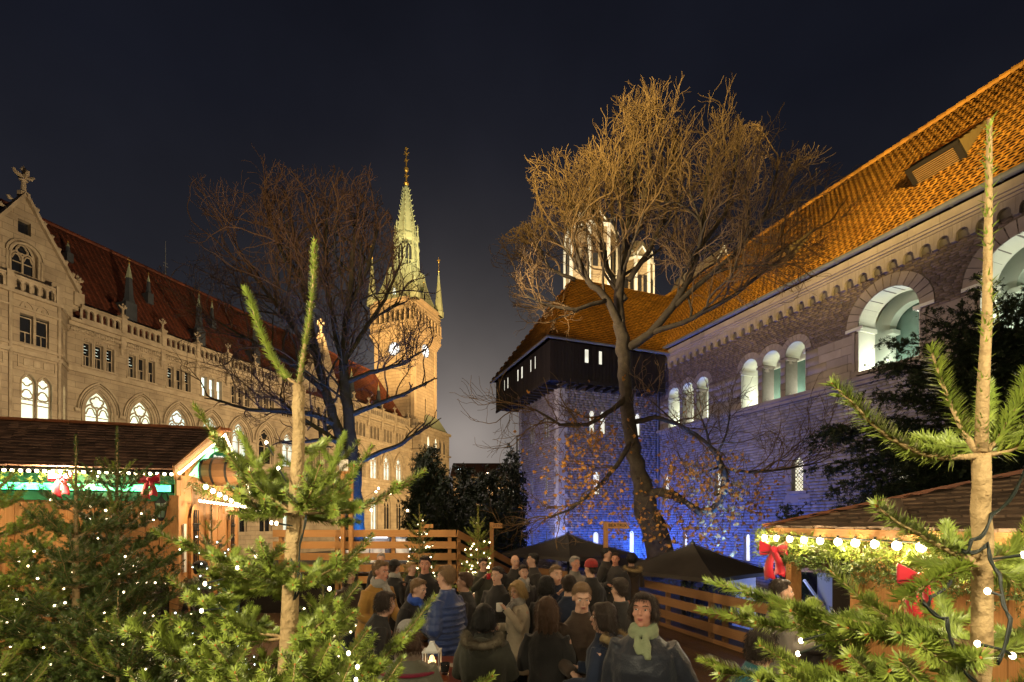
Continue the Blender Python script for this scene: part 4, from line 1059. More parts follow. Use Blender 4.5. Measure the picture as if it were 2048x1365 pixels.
    masonry(Bk, 'rubble_stone', Xa, -.35, -.8, 10.9, wa, Y0, m_lime, .15, .2, .5, .03, 0, seed=8)
    masonry(BF, 'rubble_stone', Y0+.35, -.1, -.8, 10.9, wb, 0, m_lime, .15, .2, .5, .03, 0, seed=9)
    z = -.8; k = 0
    while z < 10.85:
        l1, l2 = (.55, .38) if k % 2 else (.38, .55)
        piece('corner_stone', Bk, (-l1/2+.03, Y0-.02+.18, z+.17), (l1, .42, .325), m_quoin2)
        piece('corner_stone', Bk, (-.17, Y0+l2/2+.0, z+.17), (.42, l2, .33), m_quoin2)
        piece('corner_stone', Bk, (Xa+l1/2-.03, Y0+.17, z+.17), (l1, .42, .325), m_quoin2)
        z += .335; k += 1
    m = MB(); m.box(Xa, -.6, Y0+.6, 0, -.8, 10.8); m.build('inner_wall', m_darkroom, Bk)
    m = MB()
    for o in wa: m.box(o['x0']-.02, o['x1']+.02, Y0+.12, Y0+.14, o['z0'], o['z1'])
    m.build('slit_pane', e_slit, Bk)
    m = MB()
    for o in wb: m.box(o['x0']-.02, o['x1']+.02, .12, .14, o['z0'], o['z1'])
    m.build('slit_pane', e_slit, BF)
    for o in wb + []:
        if o['z0'] > 3: voussoirs(BF, o['x0'], o['x1'], o['z1']-(o['x1']-o['x0'])/2, .14, -.03, .1, 5)
    # timber gallery
    TG = empty('timber_gallery', (0,0,0), 0, K); g = 1.1; zb, zt = 10.85, 12.95
    xg0, xg1, yg0, yg1 = Xa-g-.9, g, Y0-g, -.35
    m = MB(); m.box(xg0+.06, xg1-.06, yg0+.06, yg1-.06, zb, zt); m.build('gallery_core', m_darkroom, TG)
    wq = [(-5.97,.17),(-5.06,.17),(-3.16,.16)]; x = yg0
    def boards(a, b, along, off, wins, rot):
        t = a
        while t < b - .05:
            w = min(rng.uniform(.2,.27), b - t); c = t + w/2; cut = any(abs(c - q) < .15 for q, _ in wins)
            segs = [(zb-.12, 11.9), (12.68, zt)] if cut else [(zb-.12, zt)]
            for s0_, s1_ in segs:
                if s1_ - s0_ < .1: continue
                cc = (c, off, (s0_+s1_)/2) if along == 'x' else (off, c, (s0_+s1_)/2)
                # unit block long side is local x: stand it up
                o = piece('wall_board', TG, cc, (s1_-s0_, w-.012, .035) if along == 'y' else (s1_-s0_, .035, w-.012), m_dwood, (0, PI/2, 0))
            t += w
    winA = [(-1.05,1),(-1.75,1),(-3.3,1),(-3.95,1),(-5.85,1),(-6.5,1)]
    boards(xg0, xg1, 'x', yg0+.02, winA, 0); boards(yg0, yg1, 'y', xg1-.02, wq, 0)
    for q, _ in winA:
        m = MB(); m.box(q-.1, q+.1, yg0+.03, yg0+.05, 11.92, 12.66); m.build('pane', e_slit, TG)
    for q, _ in wq:
        W = empty('window', (xg1, q, 0), 0, TG); m = MB(); m.box(-.05, -.03, -.17, .17, 11.86, 12.7); m.build('pane', e_slit, W)
        m = MB(); m.box(-.04,.02,-.2,-.15,11.8,12.75).box(-.04,.02,.15,.2,11.8,12.75).box(-.04,.02,-.2,.2,12.7,12.76).box(-.04,.02,-.2,.2,11.8,11.86); m.build('window_frame', m_dwood, W)
    x = Xa
    while x < .2: piece('joist', TG, (x, (yg0+Y0)/2, zb-.22), (.2, g+.05, .2), m_dwood); x += .62
    y = Y0
    while y < -.6: piece('joist', TG, (g/2, y, zb-.22), (g+.05, .2, .2), m_dwood); y += .62
    m = MB(); m.box(xg0-.02, xg1+.02, yg0-.02, yg0+.06, zb-.2, zb-.02); m.box(xg1-.06, xg1+.025, yg0, yg1, zb-.2, zb-.02); m.build('sill_beam', m_dwood, TG)
    m = MB(); m.tube([(xg0-.3,yg0-.3,13.0),(xg1+.3,yg0-.3,13.0),(xg1+.3,yg1+.1,13.0)], .085, 8); m.build('gutter', m_zinc, TG)
    # its hipped roof, tiles laid course by course
    HR = empty('hip_roof', (0,0,0), 0, K)
    ex0, ex1, ey0 = xg0-.3, xg1+.3, yg0-.3; ez = 13.02
    rx = (ex0+ex1)/2; ry0 = ey0 + 4.3; rz = 19.3
    E = [Vector((ex0,ey0,ez)), Vector((ex1,ey0,ez)), Vector((ex1,3.2,ez+.0)), Vector((ex0,3.2,ez))]; R0 = Vector((rx,ry0,rz)); R1 = Vector((rx,4.8,rz))
    m = MB(); m.add([E[0],E[1],R0], [(0,1,2)]); m.add([E[1],E[2],R1,R0], [(0,1,2,3)]); m.add([E[3],E[0],R0,R1], [(0,1,2,3)]); m.build('roof', m_rtile2, HR)
    V = []; F = []; rr = random.Random(8)
    def face(A, B, C, D, tri):
        n = (B-A).cross(D-A).normalized(); 
        if n.z < 0: n = -n
        L = ((C+D)/2 - (A+B)/2).length; nr = int(L/.22)
        for i in range(nr):
            t0, t1 = i/nr, (i+1.12)/nr
            a0 = A.lerp(D, t0); b0 = B.lerp(C, t0); wd = (b0-a0).length; nc = max(1, int(wd/.25)); u = (b0-a0)/nc; up = (D-A)/nr*1.12
            upv = ((C+D)/2-(A+B)/2).normalized()*L/nr*1.12
            off = .5 if i % 2 else 0
            for j in range(nc):
                p = a0 + u*(j+off*.9); o = len(V); h = .05 + rr.uniform(0,.015)
                V.extend([tuple(p+n*h), tuple(p+u*.48-upv*.12+n*(h+.03)), tuple(p+u*.96+n*h), tuple(p+u*.96+upv+n*.01), tuple(p+u*.48+upv+n*.03), tuple(p+upv+n*.01)])
                F.extend([(o,o+1,o+4,o+5),(o+1,o+2,o+3,o+4)])
    face(E[0], E[1], R0, R0, True); face(E[1], E[2], R1, R0, False); face(E[3], E[0], R0, R1, False)
    tag(np_mesh('roof_tile', V, F, m_otile, HR), kind='stuff')
    return K
m_greenglass = mat('green_leaded_glass', (.10,.16,.13), (.06,.10,.085), .25, 1.5, spec=.6)
m_greyplaster = mat('grey_green_plaster', (.42,.46,.38), (.36,.40,.33), .8, 1.2)
m_slatwood = mat('louvre_wood', (.34,.2,.08), (.22,.13,.05), .8, 4)
m_cheek = mat('dormer_cheek_board', (.22,.16,.06), (.16,.11,.045), .8, 4, stretch=(8,8,1))
m_quoin2 = mat('corner_limestone', (.62,.60,.56), (.48,.46,.42), .85, 1.5, rnd=.1, bump=.3, bscale=14)
castle()

# ------------------------------------------------------------------ cathedral behind the castle
m_dom = mat('cathedral_stone', (.46,.36,.24), (.34,.26,.16), .85, .7, bump=.4, bscale=4, wave=(.9,.4,.04))
def cathedral():
    D = thing('cathedral', 'floodlit pale cathedral towers with domed roof rising behind the bare tree and castle roof', 'cathedral', (11, 70, -.8))
    def octo(x, y, r, z, roof, name, dz=0):
        W = empty(name, (x-11, y-70, .8), 0, D)
        m = MB(); m.lathe([(r,-.8),(r,z)], 8, ph=PI/8+.2); m.build('tower_wall', m_dom, W)
        m = MB()
        for i in range(8):
            a = 2*PI*i/8 + PI/8+.2; m.tube([(r*math.cos(a),r*math.sin(a),20),(r*math.cos(a),r*math.sin(a),z)], .28, 5)
            b = a + PI/8; R_ = r*math.cos(PI/8)
            ux, uy = math.cos(b), math.sin(b)
            P = [(ux*R_ - uy*q, uy*R_ + ux*q, zz) for q, zz in ((-r*.3,z-.1),(-r*.24,z+.7),(0,z+1.6),(r*.24,z+.7),(r*.3,z-.1))]
            m.tube(P, .16, 4)
        m.lathe([(r*1.06,z-.3),(r*1.1,z),(r*1.0,z+.15)], 8, ph=PI/8+.2); m.build('white_trim', m_white, W)
        m = MB()
        for i in range(8):
            b = 2*PI*i/8 + PI/4+.2; R_ = r*math.cos(PI/8) + .03; ux, uy = math.cos(b), math.sin(b)
            for q in (-.5, .5):
                c = Vector((ux*R_ - uy*q*r*.32, uy*R_ + ux*q*r*.32, z-4.2)); m.obox(c, Vector((-uy,ux,0))*r*.1, Vector((ux,uy,0))*.05, (0,0,1.6))
        m.build('belfry_opening', m_darkroom, W)
        m = MB(); m.lathe([(r*.99,z+.1),(r*.9,z+1.2),(r*.62,z+2.8),(r*.3,z+roof*.8),(.05,z+roof)], 8, ph=PI/8+.2); m.build('tower_roof', m_domroof, W)
        m = MB(); m.tube([(0,0,z+roof-.3),(0,0,z+roof+1.6)], .09, 5); m.ball((0,0,z+roof+1.1), .45, 8, 5); m.build('roof_finial', m_white, W)
    octo(11.0, 70, 3.55, 42.5, 5.6, 'octagonal_tower')
    octo(18.2, 74, 2.6, 40.5, 2.0, 'octagonal_tower')
    W = empty('transept', (29-11, 2, .8), .35, D)
    m = MB(); m.extr([(-2.6,-.8),(2.6,-.8),(2.6,36),(1.0,39.4),(0,41.2),(-1.0,39.4),(-2.6,36)], -2, 8); m.build('transept_wall', m_dom, W)
    m = MB(); m.tube([(-2.7,-2.05,36),(0,-2.05,41.3),(2.7,-2.05,36)], .16, 4); m.tube([(2.2,-2.1,20),(2.2,-2.1,38)], .25, 5); m.tube([(-2.2,-2.1,20),(-2.2,-2.1,38)], .25, 5); m.build('white_trim', m_white, W)
m_domroof = mat('cathedral_roof', (.44,.38,.26), (.34,.28,.18), .7, 1.5, bump=.3)
cathedral()

# ------------------------------------------------------------------ raised timber deck of the market
def deck():
    D = tag(empty('deck', (0, 6, .12)), kind='structure')
    x = -7.0; a = Vector((-.32, .947, 0))
    # boards run alongside the right-hand railing
    n = Vector((.947, .32, 0))
    k = -62
    while k < 46:
        c = Vector((0, 6, 0)) + n*(k*.145)
        # two lengths per line, joint staggered
        j = rng.uniform(-3, 3); y0, y1 = -9.5, 9.5
        for s, e in ((y0, j), (j+.01, y1)):
            p, q = c + a*s, c + a*e
            if e - s < .3: continue
            piece_between('deck_board', D, (p.x, p.y-6, -.02+rng.uniform(-.002,.002)), (q.x, q.y-6, -.02), .137, .04, m_deck)
        k += 1
    for q in range(7): piece('joist', D, (0, -8+q*2.6, -.13), (15, .12, .16), m_deck)
deck()
def sprig(m, c, d, L, r, n=14, seed=None):
    """short fir sprig: needles round a stem"""
    c = Vector(c); d = Vector(d).normalized(); s = d.cross(Vector((0,0,1)));
    if s.length < .1: s = Vector((1,0,0))
    s.normalize(); u = s.cross(d)
    for i in range(n):
        t = i/n*L; a = rng.uniform(0, 2*PI); o = c + d*t; w = (s*math.cos(a)+u*math.sin(a))
        tip = o + w*r*rng.uniform(.7,1.1) + d*r*.6; sd = w.cross(d)*.0045
        m.add([o-sd, o+sd, tip], [(0,1,2)])
def garland(name, pts, r, label, group=None, density=60, mt=None, droop=.0):
    m = MB(); stem_ = MB(); 
    for a, b in zip(pts[:-1], pts[1:]):
        a = Vector(a); b = Vector(b); L = (b-a).length; n = int(L*density)
        for i in range(n):
            t = rng.random(); c = a.lerp(b, t); th = rng.uniform(0, 2*PI)
            o = Vector((math.cos(th)*r*.5, math.cos(th)*r*.3, math.sin(th)*r*.5))
            d = Vector((rng.uniform(-1,1), rng.uniform(-1,1), rng.uniform(-1.2,.6)))
            sprig(m, c + o, d, r*rng.uniform(.5,1.1), .028, 16)
    o = m.build(name, mt or m_needle)
    tag(o, label, 'garland', group); return o
def bulbs(name, pts, spacing, r, label, mt, cable=True, sag=0.0, group=None, jit=0.0, fixtures=True):
    """string of lamps along a polyline: cable > bulbs"""
    T = thing(name, label, 'string lights', pts[0], 0, group); P0 = Vector(pts[0]); m = MB(); c = MB(); P = []
    for a, b in zip(pts[:-1], pts[1:]):
        a = Vector(a); b = Vector(b); L = (b-a).length; n = max(1, int(L/spacing)); 
        for i in range(n+1):
            t = i/n; p = a.lerp(b, t); p.z -= sag*4*t*(1-t); P.append(p)
    c.tube([p - P0 for p in P], .008, 4); c.build('cable', m_cable, T)
    k = 0
    for p in P:
        q = p - P0 + Vector((rng.uniform(-jit,jit), rng.uniform(-jit,jit), rng.uniform(-jit,jit)))
        if r >= .02 and len(P) <= 60:
            mm = MB(); mm.ball((0,0,-r), r, 8, 6, 1.15); mm.build('bulb', mt, T, True, q)
            mm = MB(); mm.lathe([(.011,-.005),(.013,.03)], 6); mm.build('bulb_socket', m_cable, T, False, q)
        else: m.ball(q + Vector((0,0,-r)), r, 6, 4)
    if m.v: tag(m.build('bulb', mt, T), kind='stuff')
    return T
def railing(name, pts, ztop, label, nrail=4, mt=None, mp=None, post_side=1, zbase=None, ps=1.35, gr=None):
    """pts: list of (x,y,floor z)"""
    mt = mt or m_wood; T = thing(name, label, 'fence', (pts[0][0], pts[0][1], pts[0][2]), 0, gr); O = Vector(pts[0])
    for a, b in zip(pts[:-1], pts[1:]):
        a = Vector(a) - O; b = Vector(b) - O; d = (b-a); L = d.length; nn = d.cross(Vector((0,0,1))).normalized()
        for i in range(nrail):
            z = ztop - .09 - i*.30; za = Vector((0,0,z))
            off = nn*(-.03*post_side)
            piece_between('rail', T, a + za + off, b + za + off - d.normalized()*.006, .035, .185, mt)
        n = max(1, int(L/ps))
        for i in range(n+1):
            p = a.lerp(b, min(1, max(0, (i+.12)/(n+.24)))) + nn*.055*post_side
            piece('post', T, p + Vector((0,0,(ztop-.10)/2-.25)), (.095,.095,ztop+.30), mt)
    return T
railing('timber_railing', [(3.02,12.95,0),(4.0,9.85,0),(5.25,6.0,0)], 1.1, 'brown horizontal board railing running along the deck before the blue light', 4, m_wood2, post_side=-1)
railing('timber_railing', [(-6.2,13,1.2),(-1.45,13,1.2),(.28,16.2,0)], 1.1, 'yellow board railing behind the crowd that bends down beside a ramp', 5, m_wood, post_side=-1)
railing('timber_railing', [(.33,16.1,0),(1.6,14.25,0)], 1.1, 'short board railing between the ramp and the first dark parasol', 4, m_wood2, post_side=-1)
def platform():
    P = thing('raised_platform', 'raised timber platform behind the yellow railing at the back of the deck', 'platform', (-4, 14.5, -.8))
    m = MB(); m.box(-3.2, 2.5, -1.4, 2.0, 0, 1.9); m.build('base', m_dwood, P)
    for i in range(40): piece('floor_board', P, (-3.1+i*.142, .3, 1.95), (.137, 3.4, .04), m_deck)
platform()
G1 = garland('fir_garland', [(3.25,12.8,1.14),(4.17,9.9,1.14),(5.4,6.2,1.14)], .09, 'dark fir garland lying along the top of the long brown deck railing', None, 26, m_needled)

# wooden name posts
def text_mesh(body, size, mt, depth=.004, spacing=1.0, shear=0):
    c = bpy.data.curves.new('lettering', 'FONT'); c.body = body; c.size = size; c.extrude = depth; c.align_x = 'CENTER'; c.align_y = 'CENTER'
    c.space_character = spacing; c.shear = shear; c.resolution_u = 2; c.offset = size*.012
    me = baked(bpy.data.objects.new('lettering', c)); me.materials.clear(); me.materials.append(mt); return me
def signpost(x, y, z0, ztop, txt, sx, sw, sh, label, letter=.09):
    T = thing('sign_post', label, 'sign post', (x, y, z0))
    piece('post', T, (0, 0, (ztop-z0)/2), (.11, .09, ztop-z0), m_wood)
    piece('sign_board', T, (sx, -.075, ztop-z0-.1), (sw, .035, sh), m_wood)
    if txt:
        o = shared('lettering', text_mesh(txt, letter, m_iron, spacing=1.05), T, (sx+.01, -.096, ztop-z0-.1), (PI/2, 0, 0))
signpost(-.575, 14.2, -.8, 2.5, 'OTTO', .15, .3, .14, 'small pale name post with the word otto before dark bushes', .09)
signpost(2.36, 12.6, -.8, 2.52, 'BEATRIX', .27, .52, .155, 'tall pale name post with the word beatrix between the two parasols', .115)
signpost(-2.35, 13.1, 1.2, 2.5, '', .12, .36, .1, 'small blank pale sign on the ramp corner above the yellow railing')
def posts_pair():
    T = thing('banner_frame', 'pair of tall pale timber posts standing in front of the blue lit tree trunks', 'timber frame', (-4.25, 12.75, 0))
    piece('post', T, (-.06, 0, 1.95), (.09, .09, 3.9), m_wood); piece('post', T, (.14, .02, 1.95), (.1, .09, 3.9), m_wood)
    piece('crossbar', T, (.04, .07, 3.8), (.42, .04, .12), m_wood); piece('banner', T, (-.02, -.06, 3.95), (.22, .02, .3), m_white)
posts_pair()

# parasols
def parasol(cx, cy, zap, zrim, half, rz, label):
    T = thing('parasol', label, 'parasol', (cx, cy, -.8), rz, 'large square dark parasols beyond the railing'); h = zap + .8; r = zrim + .8
    m = MB(); m.tube([(0,0,0),(0,0,h-.1)], .04, 8); m.build('pole', m_slate, T)
    m = MB(); m.box(-.4,.4,-.4,.4,0,.09); m.build('base', m_slate, T)
    C4 = [Vector((half*sx, half*sy, r)) for sx, sy in ((-1,-1),(1,-1),(1,1),(-1,1))]; A = Vector((0,0,h)); m = MB(); N = 10
    for k in range(4):
        p, q = C4[k], C4[(k+1)%4]; vs = []
        for i in range(N+1):
            for j in range(N+1):
                t = i/N; u = j/N; e = p.lerp(q, u); e = e + (Vector((0,0,r)) - Vector((e.x,e.y,r)))*0.07*math.sin(PI*u)*t
                v = A.lerp(e, t); v.z -= .10*math.sin(PI*t)*1.0*(.4+.6*math.sin(PI*u)); vs.append(v)
        m.add(vs, [(i*(N+1)+j, i*(N+1)+j+1, (i+1)*(N+1)+j+1, (i+1)*(N+1)+j) for i in range(N) for j in range(N)])
    m.build('canopy', m_canvas, T, True)
    m = MB()
    for k in range(4):
        p, q = C4[k], C4[(k+1)%4]
        for i in range(10):
            a = p.lerp(q, i/10); b = p.lerp(q, (i+1)/10)
            sa = -.07*math.sin(PI*i/10); sb = -.07*math.sin(PI*(i+1)/10)
            a = a*1.0 + Vector((a.x*sa, a.y*sa, 0)); b = b + Vector((b.x*sb, b.y*sb, 0))
            m.add([a, b, b - Vector((0,0,.09)), a - Vector((0,0,.09))], [(0,1,2,3)])
    m.build('valance', m_canvas, T)
    for k in range(4):
        m = MB(); m.tube([C4[k]*.98 + Vector((0,0,.02)), A - Vector((0,0,.1))], .014, 5); m.build('rib', m_iron, T)
        m = MB(); m.tube([C4[k]*.5 + Vector((0,0,r*.5+(h-r)*.45)), Vector((0,0,h-1.0))], .012, 5); m.build('strut', m_iron, T)
        m = MB(); s = C4[k]; m.tube([A + Vector((0,0,.012)), (A.lerp(s,.5)) + Vector((0,0,-.03)), s + Vector((0,0,.012))], .009, 4); m.build('seam', m_canvas, T)
    m = MB(); m.lathe([(.07,h-.01),(.06,h+.03),(.02,h+.06),(.02,h+.1)], 8); m.build('cap', m_slate, T)
parasol(1.75, 15.6, 2.14, 1.52, 1.47, R(40), 'dark square parasol nearest the sign post, partly hiding the palace block corner')
parasol(4.33, 12.0, 1.99, 1.34, 1.34, R(38), 'dark square parasol in front of the chestnut trunk and castle wall')
parasol(3.6, 17.5, 1.55, .95, 1.4, R(20), 'dark square parasol glimpsed behind and between the other two')

# stall far behind the railing: white boards, dark lean-to roof, red curtain
def white_stall():
    T = thing('market_stall', 'white panelled stall under a low dark roof beyond the long brown railing', 'market stall', (7.2, 12.6, -.8), R(-14))
    for i, (x, w, mt) in enumerate(((-1.35,.75,m_white),(.35,.16,m_dwood),(.85,.8,m_white),(1.75,.16,m_dwood),(1.45,.3,m_white))): piece('wall_panel', T, (x, .0+.02*i, 1.15), (w, .06, 1.9), mt)
    m = MB(); m.box(-.2,.15,.05,.1,.2,2.1); m.build('curtain', m_ribbon, T, loc=(2.1,-.1,0))
    m = MB(); m.add([(-.6,-.9,2.15),(3.4,-.9,2.0),(3.4,1.2,2.75),(-.6,1.2,2.8),(-.6,-.9,2.25),(3.4,-.9,2.1),(3.4,1.2,2.85),(-.6,1.2,2.9)], [(0,3,2,1),(4,5,6,7),(0,1,5,4),(1,2,6,5),(2,3,7,6),(3,0,4,7)]); m.build('roof', m_shing, T)
    m = MB(); m.bar((.0,-.5,1.9), (.55,-.1,1.2), .05, .05); m.build('brace', m_white, T)
white_stall()

# ------------------------------------------------------------------ drinks hut on the left
def ribbon_bow(loc, s, rz, label, tails=1.0):
    T = thing('ribbon_bow', label, 'bow', loc, rz, 'red ribbon bows on the huts')
    def strip(P, w, name, sag=0):
        V = []; F = []
        for i, p in enumerate(P):
            V += [Vector(p[:3]) + Vector((0,0,w*p[3]/2)) , Vector(p[:3]) - Vector((0,0,w*p[3]/2))]
        m = MB(); m.add(V, [(2*i,2*i+1,2*i+3,2*i+2) for i in range(len(P)-1)]); o = m.build(name, m_ribbon, T, True)
        o.modifiers.new('Solidify', 'SOLIDIFY').thickness = .002*s/.2; o.modifiers.new('Subdivision', 'SUBSURF').levels = 1; o.modifiers['Subdivision'].render_levels = 1
    for d in (-1, 1):
        strip([(0,0,0,.45),(d*.22*s*2,-.05*s,.08*s,1.1),(d*.5*s,-.13*s,.10*s,1.3),(d*.56*s,-.02*s,.0,1.25),(d*.4*s,.06*s,-.06*s,1.1),(0,.04*s,-.01*s,.45)], s*.42, 'loop')
    for d, L in ((-1, 1.0), (1, .85)):
        V = []; n = 7
        for i in range(n+1):
            t = i/n; x = d*.10*s*math.sin(t*2.2)*1.6 + d*.03*s; y = -.05*s*math.sin(t*5+d); z = -t*s*1.15*L*tails; w = s*(.10 + .12*t)
            cut = (.10*s if i == n else 0)
            V += [Vector((x-w, y, z)), Vector((x, y-.03*s, z+cut)), Vector((x+w, y, z))]
        m = MB(); m.add(V, [(3*i+j, 3*i+j+1, 3*i+4+j, 3*i+3+j) for i in range(n) for j in (0,1)]); o = m.build('tail', m_ribbon, T, True)
        o.modifiers.new('Solidify', 'SOLIDIFY').thickness = .003
    m = MB(); m.ball((0,-.04*s,0), .11*s, 8, 6, 1.2); m.build('knot', m_ribbon, T, True)
    return T
def shingles(parent, P0, U, Vv, nu, nv, mt, keep=0, key=None, lap=1.25, seed=3, jit=.2):
    """rows of split shingles: P0 eave start, U along eave (full), Vv up the slope (full)"""
    P0 = Vector(P0); U = Vector(U); Vv = Vector(Vv); n = U.cross(Vv).normalized()
    if n.z < 0: n = -n
    r = random.Random(seed); u = U/nu; v = Vv/nv; V = []; F = []; cand = []
    for i in range(nv):
        for j in range(nu+1):
            a = (j - (.5 if i % 2 else 0)); 
            x0, x1 = max(0, a), min(nu, a+1)
            if x1 - x0 < .2: continue
            cand.append((x0+.03, x1-.03, i + r.uniform(-jit,jit)*.5, r.uniform(0,.006)))
    sing = set(range(len(cand)))
    if key is None: sing = set(list(range(0, min(keep, len(cand)))))
    else:
        od = sorted(range(len(cand)), key=lambda k: key(P0 + u*cand[k][0] + v*cand[k][2])); sing = set(od[:keep])
    for k, (x0, x1, i, h) in enumerate(cand):
        a = P0 + u*x0 + v*max(i, -.1); b = P0 + u*x1 + v*max(i, -.1); up = v*lap
        vs = [a+n*(.018+h), b+n*(.018+h), b+up+n*.004, a+up+n*.004, a+n*.003, b+n*.003]
        fs = [(0,1,2,3),(4,5,1,0),(3,4,0,0),(1,5,2,2)]
        if k in sing:
            m = MB(); m.add(vs, [(0,1,2,3),(4,5,1,0),(3,4,0),(1,5,2)]); m.build('shingle', mt, parent)
        else:
            o = len(V); V += [tuple(q) for q in vs]; F += [(o,o+1,o+2,o+3),(o+4,o+5,o+1,o)]
    if V: tag(np_mesh('shingle', V, F, mt, parent), kind='stuff')
HU = R(17.5); HUO = (-5.05, 7.5)
def hut_pt(x, y, z): return (HUO[0] + x*math.cos(HU) - y*math.sin(HU), HUO[1] + x*math.sin(HU) + y*math.cos(HU), z)
def left_hut():
    T = thing('drinks_hut', 'pine board drinks hut with brown shingle roof, green lit eaves and grilled window', 'market hut', (HUO[0], HUO[1], 0), HU)
    W = 4.2; x = -8.0
    while x < -.02:
        w = min(rng.choice((.17,.2,.23)), -x)
        piece('wall_board', T, (x+w/2, .0+rng.uniform(-.004,.004), 1.37), (2.9, .03, w-.008), m_woodh, (0, PI/2, 0)); x += w
    y = .0
    while y < W - .02:
        w = min(rng.choice((.15,.18,.2)), W - y)
        zt = 3.2 + .95*(1 - abs(y+w/2-W/2)/(W/2))
        piece('wall_board', T, (.0+rng.uniform(-.004,.004), y+w/2, zt/2-.05), (zt-.1, w-.008, .03), m_woodh, (0, PI/2, 0)); y += w
    m = MB(); m.box(-7.9,-.05,.06,W-.05,-.1,3.1); m.build('inner_wall', m_darkroom, T)
    piece('corner_post', T, (.0,.0,1.4), (.12,.12,3.0), m_woodh); piece('green_fascia', T, (-4.0,-.04,2.87), (8.0,.03,.12), m_green)
    m = MB(); m.box(-7.9,-.05,-.06,-.03,2.955,3.05); m.build('light_strip', e_green, T)
    piece('green_fascia', T, (-4.0,-.03,3.13), (8.0,.03,.12), m_green)
    for q in (-7.0,-4.6,-2.3): piece('bracket', T, (q,-.15,3.05), (.1,.3,.25), m_green)
    # roof
    for s, k in ((1, 300), (-1, 0)):
        P0 = (-8.2, -.45, 3.24) if s > 0 else (-8.2, W+.45, 3.24)
        Vv = (0, s*(W/2+.45), 1.0)
        shingles(T, P0, (8.3,0,0), Vv, 62, 15, m_shing, k, key=(lambda p: -p.x + p.y*.3))
    m = MB(); m.extr([(0,0)], 0, 0) if False else None
    m = MB(); m.add([(-8.2,-.45,3.22),(.1,-.45,3.22),(.1,W/2,4.22),(-8.2,W/2,4.22),(.1,W+.45,3.22),(-8.2,W+.45,3.22)], [(0,1,2,3),(3,2,4,5)]); m.build('roof', m_dwood, T)
    x = -8.2
    while x < .05: piece('ridge_cap', T, (x+.25, W/2, 4.27), (.49,.16,.05), m_ridge); x += .5
    for s in (-1, 1):
        a = (.13, W/2, 4.24); b = (.13, W/2 + s*(W/2+.48), 3.20); piece_between('barge_board', T, a, b, .03, .2, m_woodh)
    m = MB(); m.add([(.035,.5,3.25),(.035,W-.5,3.25),(.035,W/2,4.02)], [(0,1,2)]); m.build('green_gable_glow', e_gable, T)  # sheet that glows in place of green light falling on the gable
    # beam ends and barrel on the gable
    B = empty('barrel_ornament', (.40, 1.15, 3.38), R(78), T)
    for i in range(14):
        a = 2*PI*i/14; b = 2*PI*(i+.97)/14; m = MB()
        V = []; 
        for t, r in ((-.36,.2),(-.15,.25),(.15,.25),(.36,.2)):
            for an in (a, b): V.append((r*math.cos(an), t, r*math.sin(an)))
        m.add(V, [(0,1,3,2),(2,3,5,4),(4,5,7,6)]); m.build('stave', m_barrel, B)
    m = MB()
    for t in (-.36, .36): m.lathe([(.19, -.01), (.19,.01)], 14); 
    m = MB(); m.tube([(0,-.36,0),(0,-.34,0)], .19, 14); m.tube([(0,.34,0),(0,.36,0)], .19, 14); m.build('barrel_head', m_dwood, B)
    m = MB()
    for t, r in ((-.3,.222),(.3,.222),(-.12,.256),(.12,.256)): m.tube([(0,t-.02,0),(0,t+.02,0)], r, 16, False)
    m.build('hoop', m_iron, B)
    # shutters and windows on the gable wall
    def grille(y, z0, z1, w, name='grille_window'):
        G = empty(name, (.03, y, 0), 0, T)
        m = MB(); P = [(-w/2,z0)] + arch_pts(-w/2,w/2,z1-w/2,'round',10) + [(w/2,z0)]
        m.add([(0.0,p[0],p[1]) for p in P], [tuple(range(len(P)))]); m.build('pane', m_dglass, G)
        m = MB()
        for q in (-.33,0,.33):
            P = [(.05, q*w, z) for z in (z0, (z0+z1)/2-.1, (z0+z1)/2, (z0+z1)/2+.1, z1-.02)]; m.tube(P, .008, 5)
            m.ball((.05,q*w,(z0*.6+z1*.4)), .022, 6, 4); m.ball((.05,q*w,(z0*.35+z1*.65)), .022, 6, 4)
            for zz in (.3,.7):
                z = z0 + (z1-z0)*zz; m.tube([(.05,q*w+.03*math.sin(t),z+.05*math.cos(t)) for t in [PI*k/4 for k in range(9)]], .005, 4)
        for z in (z0+.12, z1-.25): m.tube([(.055,-w*.62,z),(.055,w*.62,z)], .012, 5)
        m.build('iron_grille', m_iron, G)
        m = MB(); m.box(0,.04,-w/2-.09,-w/2,z0-.06,z1-w/2); m.box(0,.04,w/2,w/2+.09,z0-.06,z1-w/2); m.box(0,.05,-w/2-.12,w/2+.12,z0-.13,z0-.06)
        A = arch_pts(-w/2,w/2,z1-w/2,'round',12); C = arch_pts(-w/2-.09,w/2+.09,z1-w/2,'round',12)
        for i in range(len(A)-1): m.add([(.04,A[i][0],A[i][1]),(.04,A[i+1][0],A[i+1][1]),(.04,C[i+1][0],C[i+1][1]),(.04,C[i][0],C[i][1])], [(0,1,2,3)])
        m.build('window_frame', m_woodh, G)
    grille(.75, 1.72, 2.72, .30); grille(3.35, 1.9, 2.7, .3)
    for y0, y1 in ((1.5,2.1),(2.15,2.75)):
        Dr = empty('door', (.03, 0, 0), 0, T); m = MB(); m.box(0,.04,y0,y1,.1,2.55); m.build('door_leaf', m_woodh, Dr)
        m = MB(); m.box(.04,.055,y0+.05,y0+.28,2.0,2.08); m.box(.04,.055,y0+.05,y0+.28,.6,.68); m.tube([(.07,y1-.08,1.1),(.09,y1-.08,1.3)], .012, 5); m.build('hinge', m_iron, Dr)
        for q in (.25,.75):
            m = MB(); m.box(.041,.05, y0+(y1-y0)*q-.09, y0+(y1-y0)*q+.09, .3, 1.2); m.build('door_panel', m_woodh, Dr)
